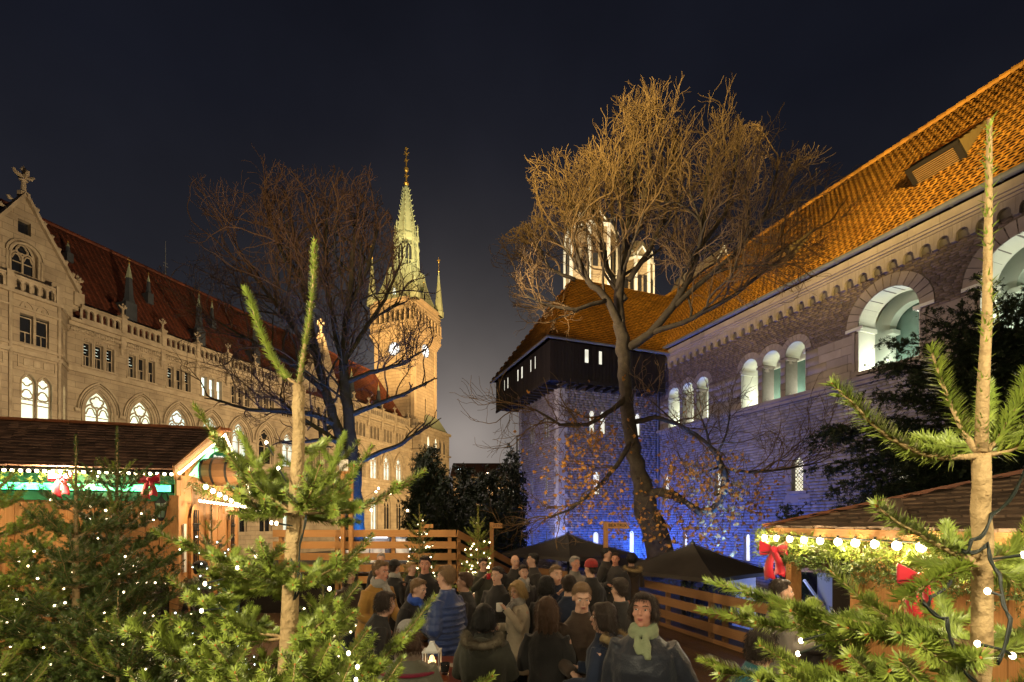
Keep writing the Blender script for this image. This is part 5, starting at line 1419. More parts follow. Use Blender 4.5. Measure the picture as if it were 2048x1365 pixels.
    piece('lower_panel', T, (.03,.75,1.1), (.03,.62,.8), m_woodh)
    piece('menu_board', T, (.05,.25,2.1), (.02,.12,.75), m_white)
    piece('name_board', T, (.35,1.7,2.72), (.03,.75,.13), m_wood)
    # house-shaped trim on the long wall
    for a, b in (((-2.0,-.03,2.35),(-1.45,-.03,2.62)),((-1.45,-.03,2.62),(-.85,-.03,2.22)),((-.85,-.03,2.22),(-.85,-.03,1.2)),((-2.0,-.03,2.35),(-2.0,-.03,1.2))): piece_between('trim_board', T, a, b, .03, .1, m_woodh, (0,-1,0.01))
    # shelf and rail with scrolls in front of the gable
    m = MB(); m.tube([(.45,-.6,1.32),(.45,3.2,1.32)], .025, 6)
    for yy in (-.5,.6,1.7,2.9):
        m.tube([(.45,yy,0),(.45,yy,1.32)], .018, 5)
        for s in (-1,1):
            m.tube([(.45,yy+s*(.06+.11*(1-math.cos(t))*.6),.75+.17*math.sin(t)) for t in [PI*2*k/14 for k in range(15)]], .009, 4)
            m.tube([(.45,yy+s*(.05+.06*(1-math.cos(t))),1.1+.1*math.sin(t)) for t in [PI*2*k/12 for k in range(13)]], .009, 4)
    m.build('wrought_rail', m_iron, T)
    return T
e_gable = emis('green_lit_gable', (.03,.75,.33), 2.0, sample=True, var=.35, vscale=5)  # green light on the boards, put in as emission
left_hut()
def green_sign():
    p = at(440, 918, 8.9); T = thing('hanging_sign', 'green oval hanging sign with white blackletter script on the hut gable', 'sign', p)
    m = MB(); pts = [(.185*math.cos(t)*(1+.06*math.cos(4*t)), .125*math.sin(t)) for t in [2*PI*i/36 for i in range(36)]]; m.extr(pts, 0, .02); m.build('sign_plate', m_signgreen, T)
    m = MB(); P = [(.185*math.cos(t)*(1+.06*math.cos(4*t)), -.004, .125*math.sin(t)) for t in [2*PI*i/36 for i in range(37)]]; m.tube(P, .007, 4, False); m.build('rim', m_green, T)
    shared('lettering', text_mesh('Burg-', .085, m_whiteglow, shear=.1), T, (-.02,-.008,.035), (PI/2,0,0)); shared('lettering', text_mesh('Sch\u00e4nke', .085, m_whiteglow, shear=.1), T, (0,-.008,-.045), (PI/2,0,0))
    m = MB(); m.tube([(-.35,.1,.2),(.2,0,.2)], .012, 5); m.tube([(-.1,.01,.2),(-.1,.01,.11)], .006, 4); m.tube([(.1,.01,.2),(.1,.01,.11)], .006, 4); m.build('bracket', m_iron, T)
m_signgreen = mat('sign_green', (.01,.22,.12), (.008,.16,.09), .5, 4)
m_whiteglow = emis('white_lit_letter', (1,1,.95), .7)
green_sign()
def wall_lantern(p, label, s=1.0):
    T = thing('wall_lantern', label, 'lantern', p)
    m = MB(); m.lathe([(.02*s,-.2*s),(.045*s,-.17*s),(.05*s,-.15*s)], 6); m.lathe([(.09*s,.06*s),(.04*s,.12*s),(.012*s,.16*s)], 6)
    for i in range(6):
        a = 2*PI*i/6; m.tube([(.05*s*math.cos(a),.05*s*math.sin(a),-.15*s),(.085*s*math.cos(a),.085*s*math.sin(a),.06*s)], .006*s, 4)
    m.tube([(0,0,.16*s),(0,.03,.22*s),(0,.12,.2*s),(0,.16,.1*s)], .009*s, 5); m.build('lantern_frame', m_iron, T)
    m = MB(); m.lathe([(.044*s,-.15*s),(.078*s,.055*s)], 6); m.build('glass', m_lglass, T)
m_lglass = mat('lantern_glass', (.25,.4,.3), None, .1, 3)
wall_lantern(hut_pt(-.12,-.2,2.72), 'black wrought iron lantern on the drinks hut corner', 1.0)
garland('fir_garland', [hut_pt(-8,-.42,3.13), hut_pt(-4,-.42,3.12), hut_pt(.1,-.42,3.12)], .12, 'fir garland hung under the drinks hut eave', None, 60, m_needle)
garland('fir_garland', [hut_pt(.3,-.3,3.05), hut_pt(.4,2,2.95), hut_pt(.3,4.4,2.9)], .13, 'fir garland sagging across the drinks hut gable', None, 60, m_needle)
for q, lb in ((-2.75,'red bow under the drinks hut eave behind the yellow green fir'), (-1.15,'red bow under the drinks hut eave between its wall and fir tip'), (-.15,'red bow at the drinks hut corner above the black lantern')):
    ribbon_bow(hut_pt(q,-.55,3.1), .25, HU, lb)
bulbs('string_lights', [hut_pt(-8,-.5,3.2), hut_pt(.1,-.5,3.2)], .085, .023, 'dense row of warm bulbs along the drinks hut eave', e_bulb)
bulbs('string_lights', [hut_pt(.2,-.5,3.22), hut_pt(.2,2.1,4.2), hut_pt(.2,4.6,3.2)], .085, .023, 'warm bulbs outlining the drinks hut gable', e_bulb)
bulbs('string_lights', [hut_pt(.45,-.2,3.06), hut_pt(.5,4.4,2.78), hut_pt(1.6,8,2.7)], .36, .034, 'row of round warm bulbs sagging below the drinks hut gable', e_bulb, sag=.05)
bulbs('string_lights', [hut_pt(.25,.3,2.86), hut_pt(.25,4.0,2.86)], .2, .022, 'short row of bulbs over the drinks hut hatch', e_bulb)

# ------------------------------------------------------------------ hut on the right with hipped roof
def right_hut():
    T = thing('food_hut', 'timber food hut with weathered shingled hip roof, fir garland and round bulbs', 'market hut', (3.6, 6.5, 0))
    O = Vector((3.6, 6.5, 0)); ex, ey, ez = 3.4-3.6, 6.7-6.5, 2.43; pk = 2.3
    P = lambda x, y, z: (x-3.6, y-6.5, z)
    def hipface(A, B, C, D, nv, u, keep, seed):
        A, B, C, D = map(Vector, (A, B, C, D)); n = (B-A).cross(D-A).normalized()
        if n.z < 0: n = -n
        r = random.Random(seed); V = []; F = []; up = (D-A); cnt = 0
        upd = ((C+D)/2-(A+B)/2)
        e = (B-A).normalized(); s = upd - e*upd.dot(e); s = s/nv
        for i in range(nv):
            t = i/nv; a0 = A.lerp(D, t); b0 = B.lerp(C, t); L = (b0-a0).length; x = -r.uniform(0,.1)
            while x < L:
                w = r.uniform(u*.7, u*1.3); xa, xb = max(0, x), min(L, x+w)
                if xb - xa > .03:
                    h = r.uniform(0,.010); j = r.uniform(-.12,.12); p = a0 + e*(xa+.004) + s*j; q = a0 + e*(xb-.004) + s*(j+r.uniform(-.06,.06))
                    vs = [p+n*(.022+h), q+n*(.022+h), q+s*1.3+n*.004, p+s*1.3+n*.004, p+n*.004, q+n*.004]
                    if cnt < keep: 
                        m = MB(); m.add(vs, [(0,1,2,3),(4,5,1,0),(3,4,0),(1,5,2)]); m.build('shingle', m_shing2, T); cnt += 1
                    else:
                        o = len(V); V += [tuple(v) for v in vs]; F += [(o,o+1,o+2,o+3),(o+4,o+5,o+1,o)]
                x += w
        if V: tag(np_mesh('shingle', V, F, m_shing2, T), kind='stuff')
        m = MB(); m.add([A - n*.01, B - n*.01, C - n*.01, D - n*.01], [(0,1,2,3)]); m.build('roof', m_dwood, T)
    hz = ez + pk*.31
    hipface(P(3.4,6.7,ez), P(3.4,.9,ez), P(3.4+pk,.9+pk,hz), P(3.4+pk,6.7-pk,hz), 14, .17, 300, 3)
    hipface(P(8.0,6.7,ez), P(3.4,6.7,ez), P(3.4+pk,6.7-pk,hz), P(3.4+pk,6.7-pk,hz), 14, .17, 0, 4)
    piece_between('hip_cap', T, P(3.38,6.72,ez+.02), P(3.4+pk,6.7-pk,hz+.05), .10, .03, m_ridge)
    for i in range(8):
        a = Vector(P(3.38,6.72,ez+.03)).lerp(Vector(P(3.4+pk,6.7-pk,hz+.06)), i/8); b = Vector(P(3.38,6.72,ez+.03)).lerp(Vector(P(3.4+pk,6.7-pk,hz+.06)), (i+1.05)/8); piece_between('hip_tile', T, a, b, .11, .03, m_ridge)
    piece_between('fascia', T, P(3.42,6.7,ez-.06), P(3.42,.9,ez-.06), .04, .12, m_woodh); piece_between('fascia', T, P(3.44,6.69,ez-.06), P(8,6.69,ez-.06), .04, .12, m_woodh)
    # small gabled bracket on the roof
    for a, b in (((3.62,5.02,2.5),(3.7,4.86,2.72)),((3.7,4.86,2.72),(3.62,4.62,2.5))): piece_between('roof_trim', T, P(*a), P(*b), .12, .035, m_shing2)
    # wall boards below the eave, from the serving opening towards us
    y = 5.12
    while y > 1.6: w = rng.choice((.2,.24,.27)); piece('wall_board', T, P(3.62, y-w/2, 1.12), (2.3,.04,w-.008), m_woodh, (0,PI/2,0) if False else (0,PI/2,0)) if False else piece('wall_board', T, P(3.62+rng.uniform(-.004,.004), y-w/2, 1.12), (2.3, w-.008, .04), m_woodh, (0, PI/2, 0)); y -= w
    piece('corner_post', T, P(3.62,5.18,1.15), (.14,.14,2.35), m_woodh); piece('corner_post', T, P(3.66,6.5,1.15), (.13,.13,2.35), m_woodh)
    piece('counter', T, P(3.62,5.85,.98), (.55,1.3,.05), m_table); 
    y = 6.45
    while y > 5.25: piece('counter_board', T, P(3.62, y-.1, .48), (.95,.19,.035), m_woodh, (0,PI/2,0)); y -= .2
    m = MB(); m.box(.5,4.2,-4.8,-.1,0,2.3); m.build('inner_wall', m_dwood, T)
right_hut()
GP = [(3.33,6.75,2.30),(3.33,5.2,2.24),(3.33,3.9,2.22),(3.33,1.5,2.22)]
garland('fir_garland', GP, .15, 'thick bright fir garland along the food hut eave', None, 240, m_needle)
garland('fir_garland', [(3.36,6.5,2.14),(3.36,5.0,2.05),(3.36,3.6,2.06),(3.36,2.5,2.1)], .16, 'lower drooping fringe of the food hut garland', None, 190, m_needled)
garland('fir_garland', [(3.36,6.74,2.5),(3.32,6.72,2.0)], .12, 'fir twigs at the far corner of the food hut eave', None, 90, m_needle)
bulbs('string_lights', [(3.26,6.45,2.34),(3.26,5.0,2.34),(3.26,2.2,2.335)], .245, .036, 'row of large warm bulbs along the food hut eave', e_bulb)
ribbon_bow((3.2,6.1,2.17), .34, R(-60), 'large red bow at the far corner of the food hut eave')
ribbon_bow((3.14,3.83,2.08), .30, R(-62), 'large red bow on the near part of the food hut garland')

# ------------------------------------------------------------------ barrel tables and what stands on them
def barrel(parent, r, h, n=16):
    B = empty('barrel', (0,0,0), 0, parent)
    for i in range(n):
        a = 2*PI*i/n; b = 2*PI*(i+.94)/n; V = []
        for t in (0,.18,.5,.82,1):
            rr = r*(.82 + .18*math.sin(PI*t))
            for an in (a, b): V.append((rr*math.cos(an), rr*math.sin(an), t*h))
        m = MB(); m.add(V, [(2*k,2*k+1,2*k+3,2*k+2) for k in range(4)]); m.build('stave', m_barrel, B)
    for t in (.06,.25,.75,.94):
        rr = r*(.82 + .18*math.sin(PI*t)) + .004; m = MB(); m.lathe([(rr,t*h-.02),(rr,t*h+.02)], 20); m.build('hoop', m_iron, B)
    return B
def table(x, y, r, label):
    T = thing('barrel_table', label, 'table', (x, y, 0), 0, 'barrel tables on the deck'); Bq = barrel(T, .29, .85); Bq.location.z = .12
    m = MB(); m.lathe([(r*.96,1.045),(r,1.055),(r,1.085),(r*.97,1.10)], 32); m.build('table_top', m_table, T)
    for k in range(3):
        a = 2*PI*k/3+.5; m = MB(); m.tube([(.26*math.cos(a),.26*math.sin(a),.7),(r*.8*math.cos(a),r*.8*math.sin(a),1.04)], .022, 6); m.build('bracket', m_table, T)
table(-.40, 9.65, .42, 'round barrel table with a tea light lantern beside the lit fir by the ramp')
table(.68, 7.3, .42, 'round barrel table with paper cups behind the man in grey')
table(.72, 5.0, .45, 'red topped barrel table in front of the woman with fur hood')
table(-.66, 4.75, .5, 'barrel table with white lantern and mug beside the grey green coat')
table(-1.35, 7.6, .42, 'barrel table behind the tall lit fir, next to the blue puffer jacket')
def glass(x, y, z, r, h, fill, mt, label, name='beer_glass'):
    T = thing(name, label, 'glass', (x, y, z)); m = MB(); m.lathe([(r*.8,0),(r*.78,.01),(r,h),(r*.93,h),(r*.72,.02)], 14); m.build('glass_wall', m_glass, T, True)
    m = MB(); m.lathe([(r*.70,.022),(r*(.72+.2*fill),h*fill)], 14); m.build('drink', mt, T, True)
m_glass = glassy('clear_glass'); m_beer = mat('amber_beer', (.55,.22,.03), None, .1, 3); m_punch = mat('dark_mulled_wine', (.06,.012,.01), None, .1, 3); m_paper = mat('white_paper', (.7,.68,.62), None, .7, 3)
glass(.60, 4.95, 1.10, .042, .21, .42, m_beer, 'tall half empty beer glass on the red topped table')
glass(.22-.49, 9.7, 1.10, .04, .2, .85, m_beer, 'full beer glass on the farthest barrel table')
glass(-.62, 4.62, 1.10, .045, .10, .8, m_punch, 'glass mug of dark mulled wine beside the white lantern', 'mug')
def cup(x, y, z, label): 
    T = tag(empty('paper_cup', (x,y,z)), label, 'cup', 'paper cups on the middle table'); m = MB(); m.lathe([(.028,0),(.038,.1),(.035,.1),(.026,.01)], 12); m.build('cup_wall', m_paper, T, True); m = MB(); m.lathe([(.033,.085),(.033,.09)],10); m.build('drink', m_punch, T)
cup(.52, 7.15, 1.10, 'white paper cup on the middle table, left one nearest the red candle'); cup(.72, 7.1, 1.10, 'white paper cup on the middle table, right one of the pair')
def tea_lantern(x, y, z, s, label):
    T = thing('tea_light_lantern', label, 'lantern', (x, y, z)); m = MB(); w = .055*s; h = .13*s
    for sx in (-1,1):
        for sy in (-1,1): m.box(sx*w-.006,sx*w+.006,sy*w-.006,sy*w+.006,0,h)
    for q in (-.02*s,.02*s): m.box(q-.002,q+.002,-w,-w+.004,0,h)
    m.box(-w-.008,w+.008,-w-.008,w+.008,-.0,.01); m.box(-w-.01,w+.01,-w-.01,w+.01,h,h+.012); m.build('lantern_frame', m_white, T)
    m = MB(); m.lathe([(w*1.2,h+.012),(w*.5,h+.05*s),(w*.4,h+.07*s)], 4, ph=PI/4); m.build('lantern_top', m_white, T); m = MB(); m.lathe([(w*.55,.012),(w*.5,h*.5)], 10); m.ball((0,0,h*.6), w*.35, 6, 4, 1.4); m.build('candle', e_candle, T)
tea_lantern(-.76, 4.75, 1.10, 1.35, 'white lantern with a burning tea light beside the glass mug'); tea_lantern(-.42, 9.5, 1.10, 1.2, 'lit tea light lantern on the farthest barrel table')
def red_candle():
    T = thing('red_candle_glass', 'small red candle glass between the paper cups and the brown haired woman', 'candle', (.42, 7.2, 1.10)); m = MB(); m.lathe([(.03,0),(.034,.06),(.03,.06)], 10); m.build('glass_wall', mat('red_glass',(.6,.03,.03),None,.1,3), T); m = MB(); m.ball((0,0,.04), .02, 6, 4); m.build('flame', e_candle, T)
red_candle()
def napkin(x, y, z, rz, label):
    m = MB(); m.box(-.09,.09,-.06,.06,0,.004); o = m.build('paper_menu', m_paper, None, loc=(x,y,z), rot=(0,0,rz)); tag(o, label, 'menu card')
napkin(.78, 4.78, 1.102, .4, 'white card lying on the red topped table by the woman\u2019s elbow'); napkin(-.52, 4.9, 1.102, .2, 'white card lying under the glass mug')

# distant market bits at the foot of the town hall
def far_market():
    for (px, py, Y, w, lb) in ((770, 1030, 30, 3.2, 'far white lit stall at the foot of the town hall'), (730, 1035, 26, 2.4, 'far stall with red awning beside the white lit stall')):
        p = at(px, py, Y); T = thing('market_stall', lb, 'market stall', (p.x, p.y, -.8), R(8))
        m = MB(); m.box(-w/2,w/2,0,1.6,0,2.6); m.build('stall_wall', m_white, T)
        m = MB(); m.box(-w/2-.2,w/2+.2,-.7,1.8,2.65,2.8); m.build('stall_roof', m_ribbon if 'red' in lb else m_slate, T)
        m = MB(); m.box(-w/2,w/2,-.62,-.58,2.5,2.62); m.build('light_strip', e_stripw, T)
        m = MB(); m.box(-w/2+.2,w/2-.2,-.02,.0,1.0,2.3); m.build('serving_hatch', e_hatch, T)
        for q in (-.4, .1, .5): 
            m = MB(); m.box(q*w-.04,q*w+.04,-.06,-.02,0,2.6); m.build('stall_post', m_white, T)
e_stripw = emis('white_light_strip', (.85,.93,1.0), 5, sample=True); e_hatch = emis('warm_lit_hatch', (1,.72,.42), .55, var=.6, vscale=3)
far_market()
bulbs('string_lights', [at(560,980,20), at(640,985,20), at(700,1008,20)], .5, .05, 'far string of warm bulbs rising left behind the tall lit fir', e_bulb, sag=.3)
bulbs('string_lights', [at(705,1010,24), at(780,985,24), at(850,1012,24)], .8, .06, 'far string of warm bulbs crossing the town hall ground floor', e_bulb, sag=.5)
bulbs('string_lights', [at(690,1000,30), at(752,982,30), at(757,975,30)], .9, .06, 'farthest string of bulbs over the white lit stall', e_bulb, sag=.3)

# ------------------------------------------------------------------ firs
nr = np.random.RandomState(11)
class Needles:
    def __init__(s): s.C = []; s.D = []; s.U = []; s.L = []; s.W = []
    def along(s, pts, dens, nl, nw, up=Vector((0,0,1)), brush=.75, tipfrac=1.0, start=0.0, lean=.9):
        """needles along a twig polyline: brush all round, thinner below"""
        P = np.array([tuple(p) for p in pts], float); seg = np.diff(P, axis=0); ln = np.linalg.norm(seg, axis=1); T = ln.sum()
        n = int(T*dens*(1-start))
        if n < 2: return
        t = start*T + np.sort(nr.rand(n))*T*(1-start); cum = np.concatenate([[0], np.cumsum(ln)]); k = np.clip(np.searchsorted(cum, t, side='right')-1, 0, len(ln)-1)
        f = (t-cum[k])/np.maximum(ln[k],1e-9); c = P[k] + seg[k]*f[:,None]; d = seg[k]/np.maximum(ln[k],1e-9)[:,None]
        u = np.array(tuple(up)) - d*(d@np.array(tuple(up)))[:,None]; un = np.linalg.norm(u, axis=1, keepdims=True); 
        alt = np.cross(d, np.array([1.,0,0])); u = np.where(un < .15, alt, u); u /= np.maximum(np.linalg.norm(u, axis=1, keepdims=True), 1e-6)
        w = np.cross(d, u)
        a = nr.normal(0, 1.25, n)*brush*1.35; a = np.where(nr.rand(n) < .28, nr.rand(n)*6.283, a)     # measured from straight up
        r = u*np.cos(a)[:,None] + w*np.sin(a)[:,None]
        fw = lean*(.55+.5*nr.rand(n)) + .6*np.clip((t/T-.9)*8, 0, 1)
        dirn = r + d*fw[:,None]; dirn /= np.linalg.norm(dirn, axis=1, keepdims=True)
        s.C.append(c); s.D.append(dirn); s.U.append(np.cross(dirn, d + .3*r)); s.L.append(nl*(.75+.45*nr.rand(n))*np.where(t/T > .95, .8, 1)); s.W.append(np.full(n, nw))
    def build(s, name, mt, parent):
        if not s.C: return None
        C = np.concatenate(s.C); D = np.concatenate(s.D); U = np.concatenate(s.U); L = np.concatenate(s.L)[:,None]; W = np.concatenate(s.W)[:,None]
        U /= np.maximum(np.linalg.norm(U, axis=1, keepdims=True), 1e-9); n = len(C); b = np.cross(D, U)
        V = np.empty((n*4,3)); V[0::4] = C; V[1::4] = C + D*L*.45 + U*W*.5 + b*L*.03; V[2::4] = C + D*L + b*L*.10; V[3::4] = C + D*L*.45 - U*W*.5 + b*L*.03
        F = np.arange(n*4).reshape(n,4); o = np_mesh(name, V, F, mt, parent); tag(o, kind='stuff'); return o
def curve_pts(a, b, bend=0.0, n=7, side=0.0, wob=0.0):
    a = Vector(a); b = Vector(b); L = (b-a).length; P = []
    s = (b-a).cross(Vector((0,0,1))); s = s.normalized() if s.length > 1e-6 else Vector((1,0,0))
    for i in range(n+1):
        t = i/n; p = a.lerp(b, t) - Vector((0,0,1))*bend*L*math.sin(PI*t) + s*side*L*math.sin(PI*t)
        if wob and 0 < i < n: p += Vector((rng.uniform(-1,1),rng.uniform(-1,1),rng.uniform(-1,1)))*wob*L
        P.append(p)
    return P
def along(P, t):
    f = t*(len(P)-1); i = min(int(f), len(P)-2); return P[i].lerp(P[i+1], f-i)
def bough(parent, O, a, b, r0, nl, nw, dens, mt, bend=.12, twigs=5, tw=.5, sub=True, bulbs_=None, side=0.0, startn=.15, planar=.35, name='branch', bark=None, buds=True):
    """one bough: woody stem with side twigs, its needles as a sub-part"""
    a = Vector(a) - O; b = Vector(b) - O; P = curve_pts(a, b, bend, 8, side, .008); L = (b-a).length
    W = MB(); N = Needles(); W.tube(P, [r0*(1-.75*i/8) for i in range(9)], 6); N.along(P, dens, nl, nw, start=startn)
    BD = MB(); tips = [P[-1]]
    d0 = (b-a).normalized()
    for k in range(twigs):
        t = .22 + .66*(k+.5*rng.random())/max(1,twigs); p = along(P, t); dd = (along(P, min(1,t+.08)) - along(P, max(0,t-.08))).normalized()
        sd = dd.cross(Vector((0,0,1))); sd = sd.normalized() if sd.length > .05 else Vector((1,0,0)); upv = sd.cross(dd)
        for s in (-1, 1):
            l = L*tw*(1-t*.75)*rng.uniform(.7,1.15)
            if l < .05: continue
            q = p + (dd*.72 + sd*s*.68 + upv*rng.uniform(-.1,planar)).normalized()*l
            Q = curve_pts(p, q, .07, 5, s*-.05, .01); rr = r0*.42*(1-t*.5); W.tube(Q, [rr*(1-.6*i/5) for i in range(6)], 5)
            N.along(Q, dens, nl, nw); tips.append(Q[-1])
            if sub and l > .14:
                for m_ in range(max(1,int(l/.13))):
                    tt = .3 + .55*(m_+.5)/max(1,int(l/.13)); pp = along(Q, tt); de = (Q[-1]-Q[0]).normalized(); se = de.cross(upv).normalized()
                    for s2 in (-1, 1):
                        l2 = l*.42*(1-tt*.5)*rng.uniform(.7,1.2); qq = pp + (de*.75 + se*s2*.66 + upv*rng.uniform(-.1,.25)).normalized()*l2
                        QQ = curve_pts(pp, qq, .05, 3); W.tube(QQ, [rr*.5,rr*.42,rr*.35,rr*.25], 4); N.along(QQ, dens, nl, nw); tips.append(QQ[-1])
    o = W.build(name, bark or m_firbark, parent, True)
    N.build('needles', mt, o)
    if buds:
        for tp in tips:
            for q in range(2): BD.ball(tp + Vector((rng.uniform(-1,1),rng.uniform(-1,1),rng.uniform(-1,1)))*nl*.09, nl*.10, 5, 3)
        tag(BD.build('bud', m_bud, o), kind='stuff')
    return [p + O for p in tips], o
def near_fir(name, label, Y, trunk, boughs, nl, nw, dens, leader=None, mt=None, lead_dens=None):
    """trunk and boughs given where the photograph shows them: (px, py, distance)"""
    base = at(trunk[0][0], trunk[0][1], trunk[0][2]); O = Vector((base.x, base.y, 0)); T = thing(name, label, 'fir tree', O)
    m = MB(); P = [Vector((base.x, base.y, 0)) - O] + [at(*q[:3]) - O for q in trunk]; Rr = [trunk[0][3]*1.15] + [q[3] for q in trunk]
    PP = []; RR = []
    for i in range(len(P)-1):
        for j in range(4): t = j/4; PP.append(P[i].lerp(P[i+1], t) + Vector((rng.uniform(-1,1),rng.uniform(-1,1),0))*Rr[i]*.10); RR.append((Rr[i]*(1-t)+Rr[i+1]*t)*rng.uniform(.94,1.06))
    PP.append(P[-1]); RR.append(Rr[-1]); m.tube(PP, RR, 12)
    for q in range(26):      # knots
        f = rng.random(); p = along(PP, f); r_ = RR[int(f*(len(RR)-1))]; a = rng.uniform(0, 6.28); m.ball(p + Vector((math.cos(a),math.sin(a),0))*r_*.85, r_*.28, 6, 4, .6)
    tr = m.build('trunk', m_firbark, T, True); tips = []
    if leader:
        Lp = [at(*q[:3]) - O for q in leader]; m = MB(); m.tube(Lp, [q[3] for q in leader], 8); lo = m.build('leader', m_firbark, T, True)
        N = Needles(); N.along(Lp, lead_dens or dens, nl*.85, nw, up=Vector((0,-1,.2)), brush=3.0, lean=1.15); N.build('needles', mt or m_needle, lo)
        B = MB()
        for q in range(6): B.ball(Lp[-1] + Vector((rng.uniform(-1,1),rng.uniform(-1,1),rng.uniform(-.5,1)))*nl*.12, nl*.10, 6, 4)
        B.build('bud', m_bud, lo)
    for bq in boughs:
        (sx, sy, sY), (tx, ty, tY) = bq[0], bq[1]; kw = bq[2] if len(bq) > 2 else {}
        tp, o = bough(T, O, at(sx, sy, sY), at(tx, ty, tY), kw.pop('r', nl*.23), nl, nw, dens, kw.pop('mt', mt or m_needle), **kw); tips += tp
    return T, tips
A = (597,772,1.7); Bn = (590,1028,1.7); Cn = (584,1160,1.7); Dn = (574,1275,1.7); En = (568,1390,1.7); Fn = (562,1520,1.7)
k1 = dict(twigs=0, bend=.10, startn=.05)
LB = [(A,(490,578,1.78),dict(twigs=0,bend=.16,startn=.10)), (A,(560,700,2.1),dict(twigs=0)), (A,(640,690,2.05),dict(twigs=0)), ((592,850,1.7),(600,1,1.7)) ][:1] + [
 ((592,900,1.7),(655,880,1.9),dict(twigs=0,bend=.1)),
 (Bn,(388,812,1.62),dict(twigs=3,tw=.34,bend=.10)), (Bn,(478,865,1.95),dict(twigs=3,tw=.4,bend=.08)), (Bn,(745,893,1.72),dict(twigs=3,tw=.4,bend=.16)),
 (Bn,(848,943,1.62),dict(twigs=3,tw=.26,bend=.10,startn=.28)), (Bn,(600,880,2.3),dict(twigs=4,tw=.5)), (Bn,(690,868,2.1),dict(twigs=3,tw=.5)), 
 (Bn,(455,975,1.5),dict(twigs=4,tw=.5)), (Bn,(700,985,2.1),dict(twigs=4,tw=.5)), (Bn,(520,950,2.0),dict(twigs=4,tw=.55)), (Bn,(640,930,1.5),dict(twigs=3,tw=.5)),
 (Cn,(306,1062,1.55),dict(twigs=3,tw=.28,bend=.04)), (Cn,(745,1072,1.62),dict(twigs=3,tw=.34)), (Cn,(738,1118,1.8),dict(twigs=4,tw=.45)), (Cn,(420,1098,1.9),dict(twigs=5,tw=.5)),
 (Cn,(520,1085,1.38),dict(twigs=4,tw=.5)), (Cn,(640,1120,2.2),dict(twigs=4,tw=.5)), (Cn,(470,1130,2.1),dict(twigs=4,tw=.5)),
 (Dn,(338,1155,1.55),dict(twigs=4,tw=.42)), (Dn,(332,1232,1.5),dict(twigs=4,tw=.4)), (Dn,(718,1168,1.62),dict(twigs=3,tw=.4)), (Dn,(705,1225,1.5),dict(twigs=5,tw=.5)),
 (Dn,(440,1195,1.9),dict(twigs=5,tw=.5)), (Dn,(660,1190,2.1),dict(twigs=4,tw=.5)),
 (En,(214,1242,1.5),dict(twigs=6,tw=.36,bend=.02)), (En,(332,1275,1.7),dict(twigs=5,tw=.5)), (En,(870,1193,1.62),dict(twigs=4,tw=.44,bend=.16)), (En,(735,1262,1.5),dict(twigs=5,tw=.5)),
 (En,(430,1290,1.35),dict(twigs=4,tw=.6)), (En,(660,1290,1.3),dict(twigs=4,tw=.6)), (En,(520,1300,1.9),dict(twigs=4,tw=.6)), (En,(640,1260,2.0),dict(twigs=4,tw=.6)),
 (Fn,(255,1345,1.4),dict(twigs=6,tw=.45)), (Fn,(805,1318,1.45),dict(twigs=6,tw=.42)), (Fn,(370,1335,1.6),dict(twigs=5,tw=.6)), (Fn,(985,1352,1.35),dict(twigs=4,tw=.25)), (Fn,(470,1345,1.2),dict(twigs=4,tw=.6)), (Fn,(700,1330,1.25),dict(twigs=5,tw=.6)), (Fn,(590,1330,1.2),dict(twigs=4,tw=.6)), (Fn,(330,1400,1.9),dict(twigs=5,tw=.6)), (Fn,(740,1380,1.7),dict(twigs=5,tw=.6)) ]
LF, ltips = near_fir('fir_tree', 'tall bright green fir with bare trunk and upright leader standing before the crowd', 1.7,
    [(562,1520,1.7,.034),(572,1365,1.7,.031),(582,1160,1.7,.026),(590,1028,1.7,.0235),(597,860,1.7,.020),(597,772,1.7,.019)], LB, .0255, .0031, 2300,
    leader=[(597,772,1.7,.0085),(606,712,1.7,.007),(620,630,1.7,.006),(627,560,1.7,.005),(629,482,1.7,.0045)], lead_dens=2600)
A = (1962,912,.85); Bn = (1965,1128,.86); Cn = (1960,1290,.87); Dn = (1960,1420,.88)
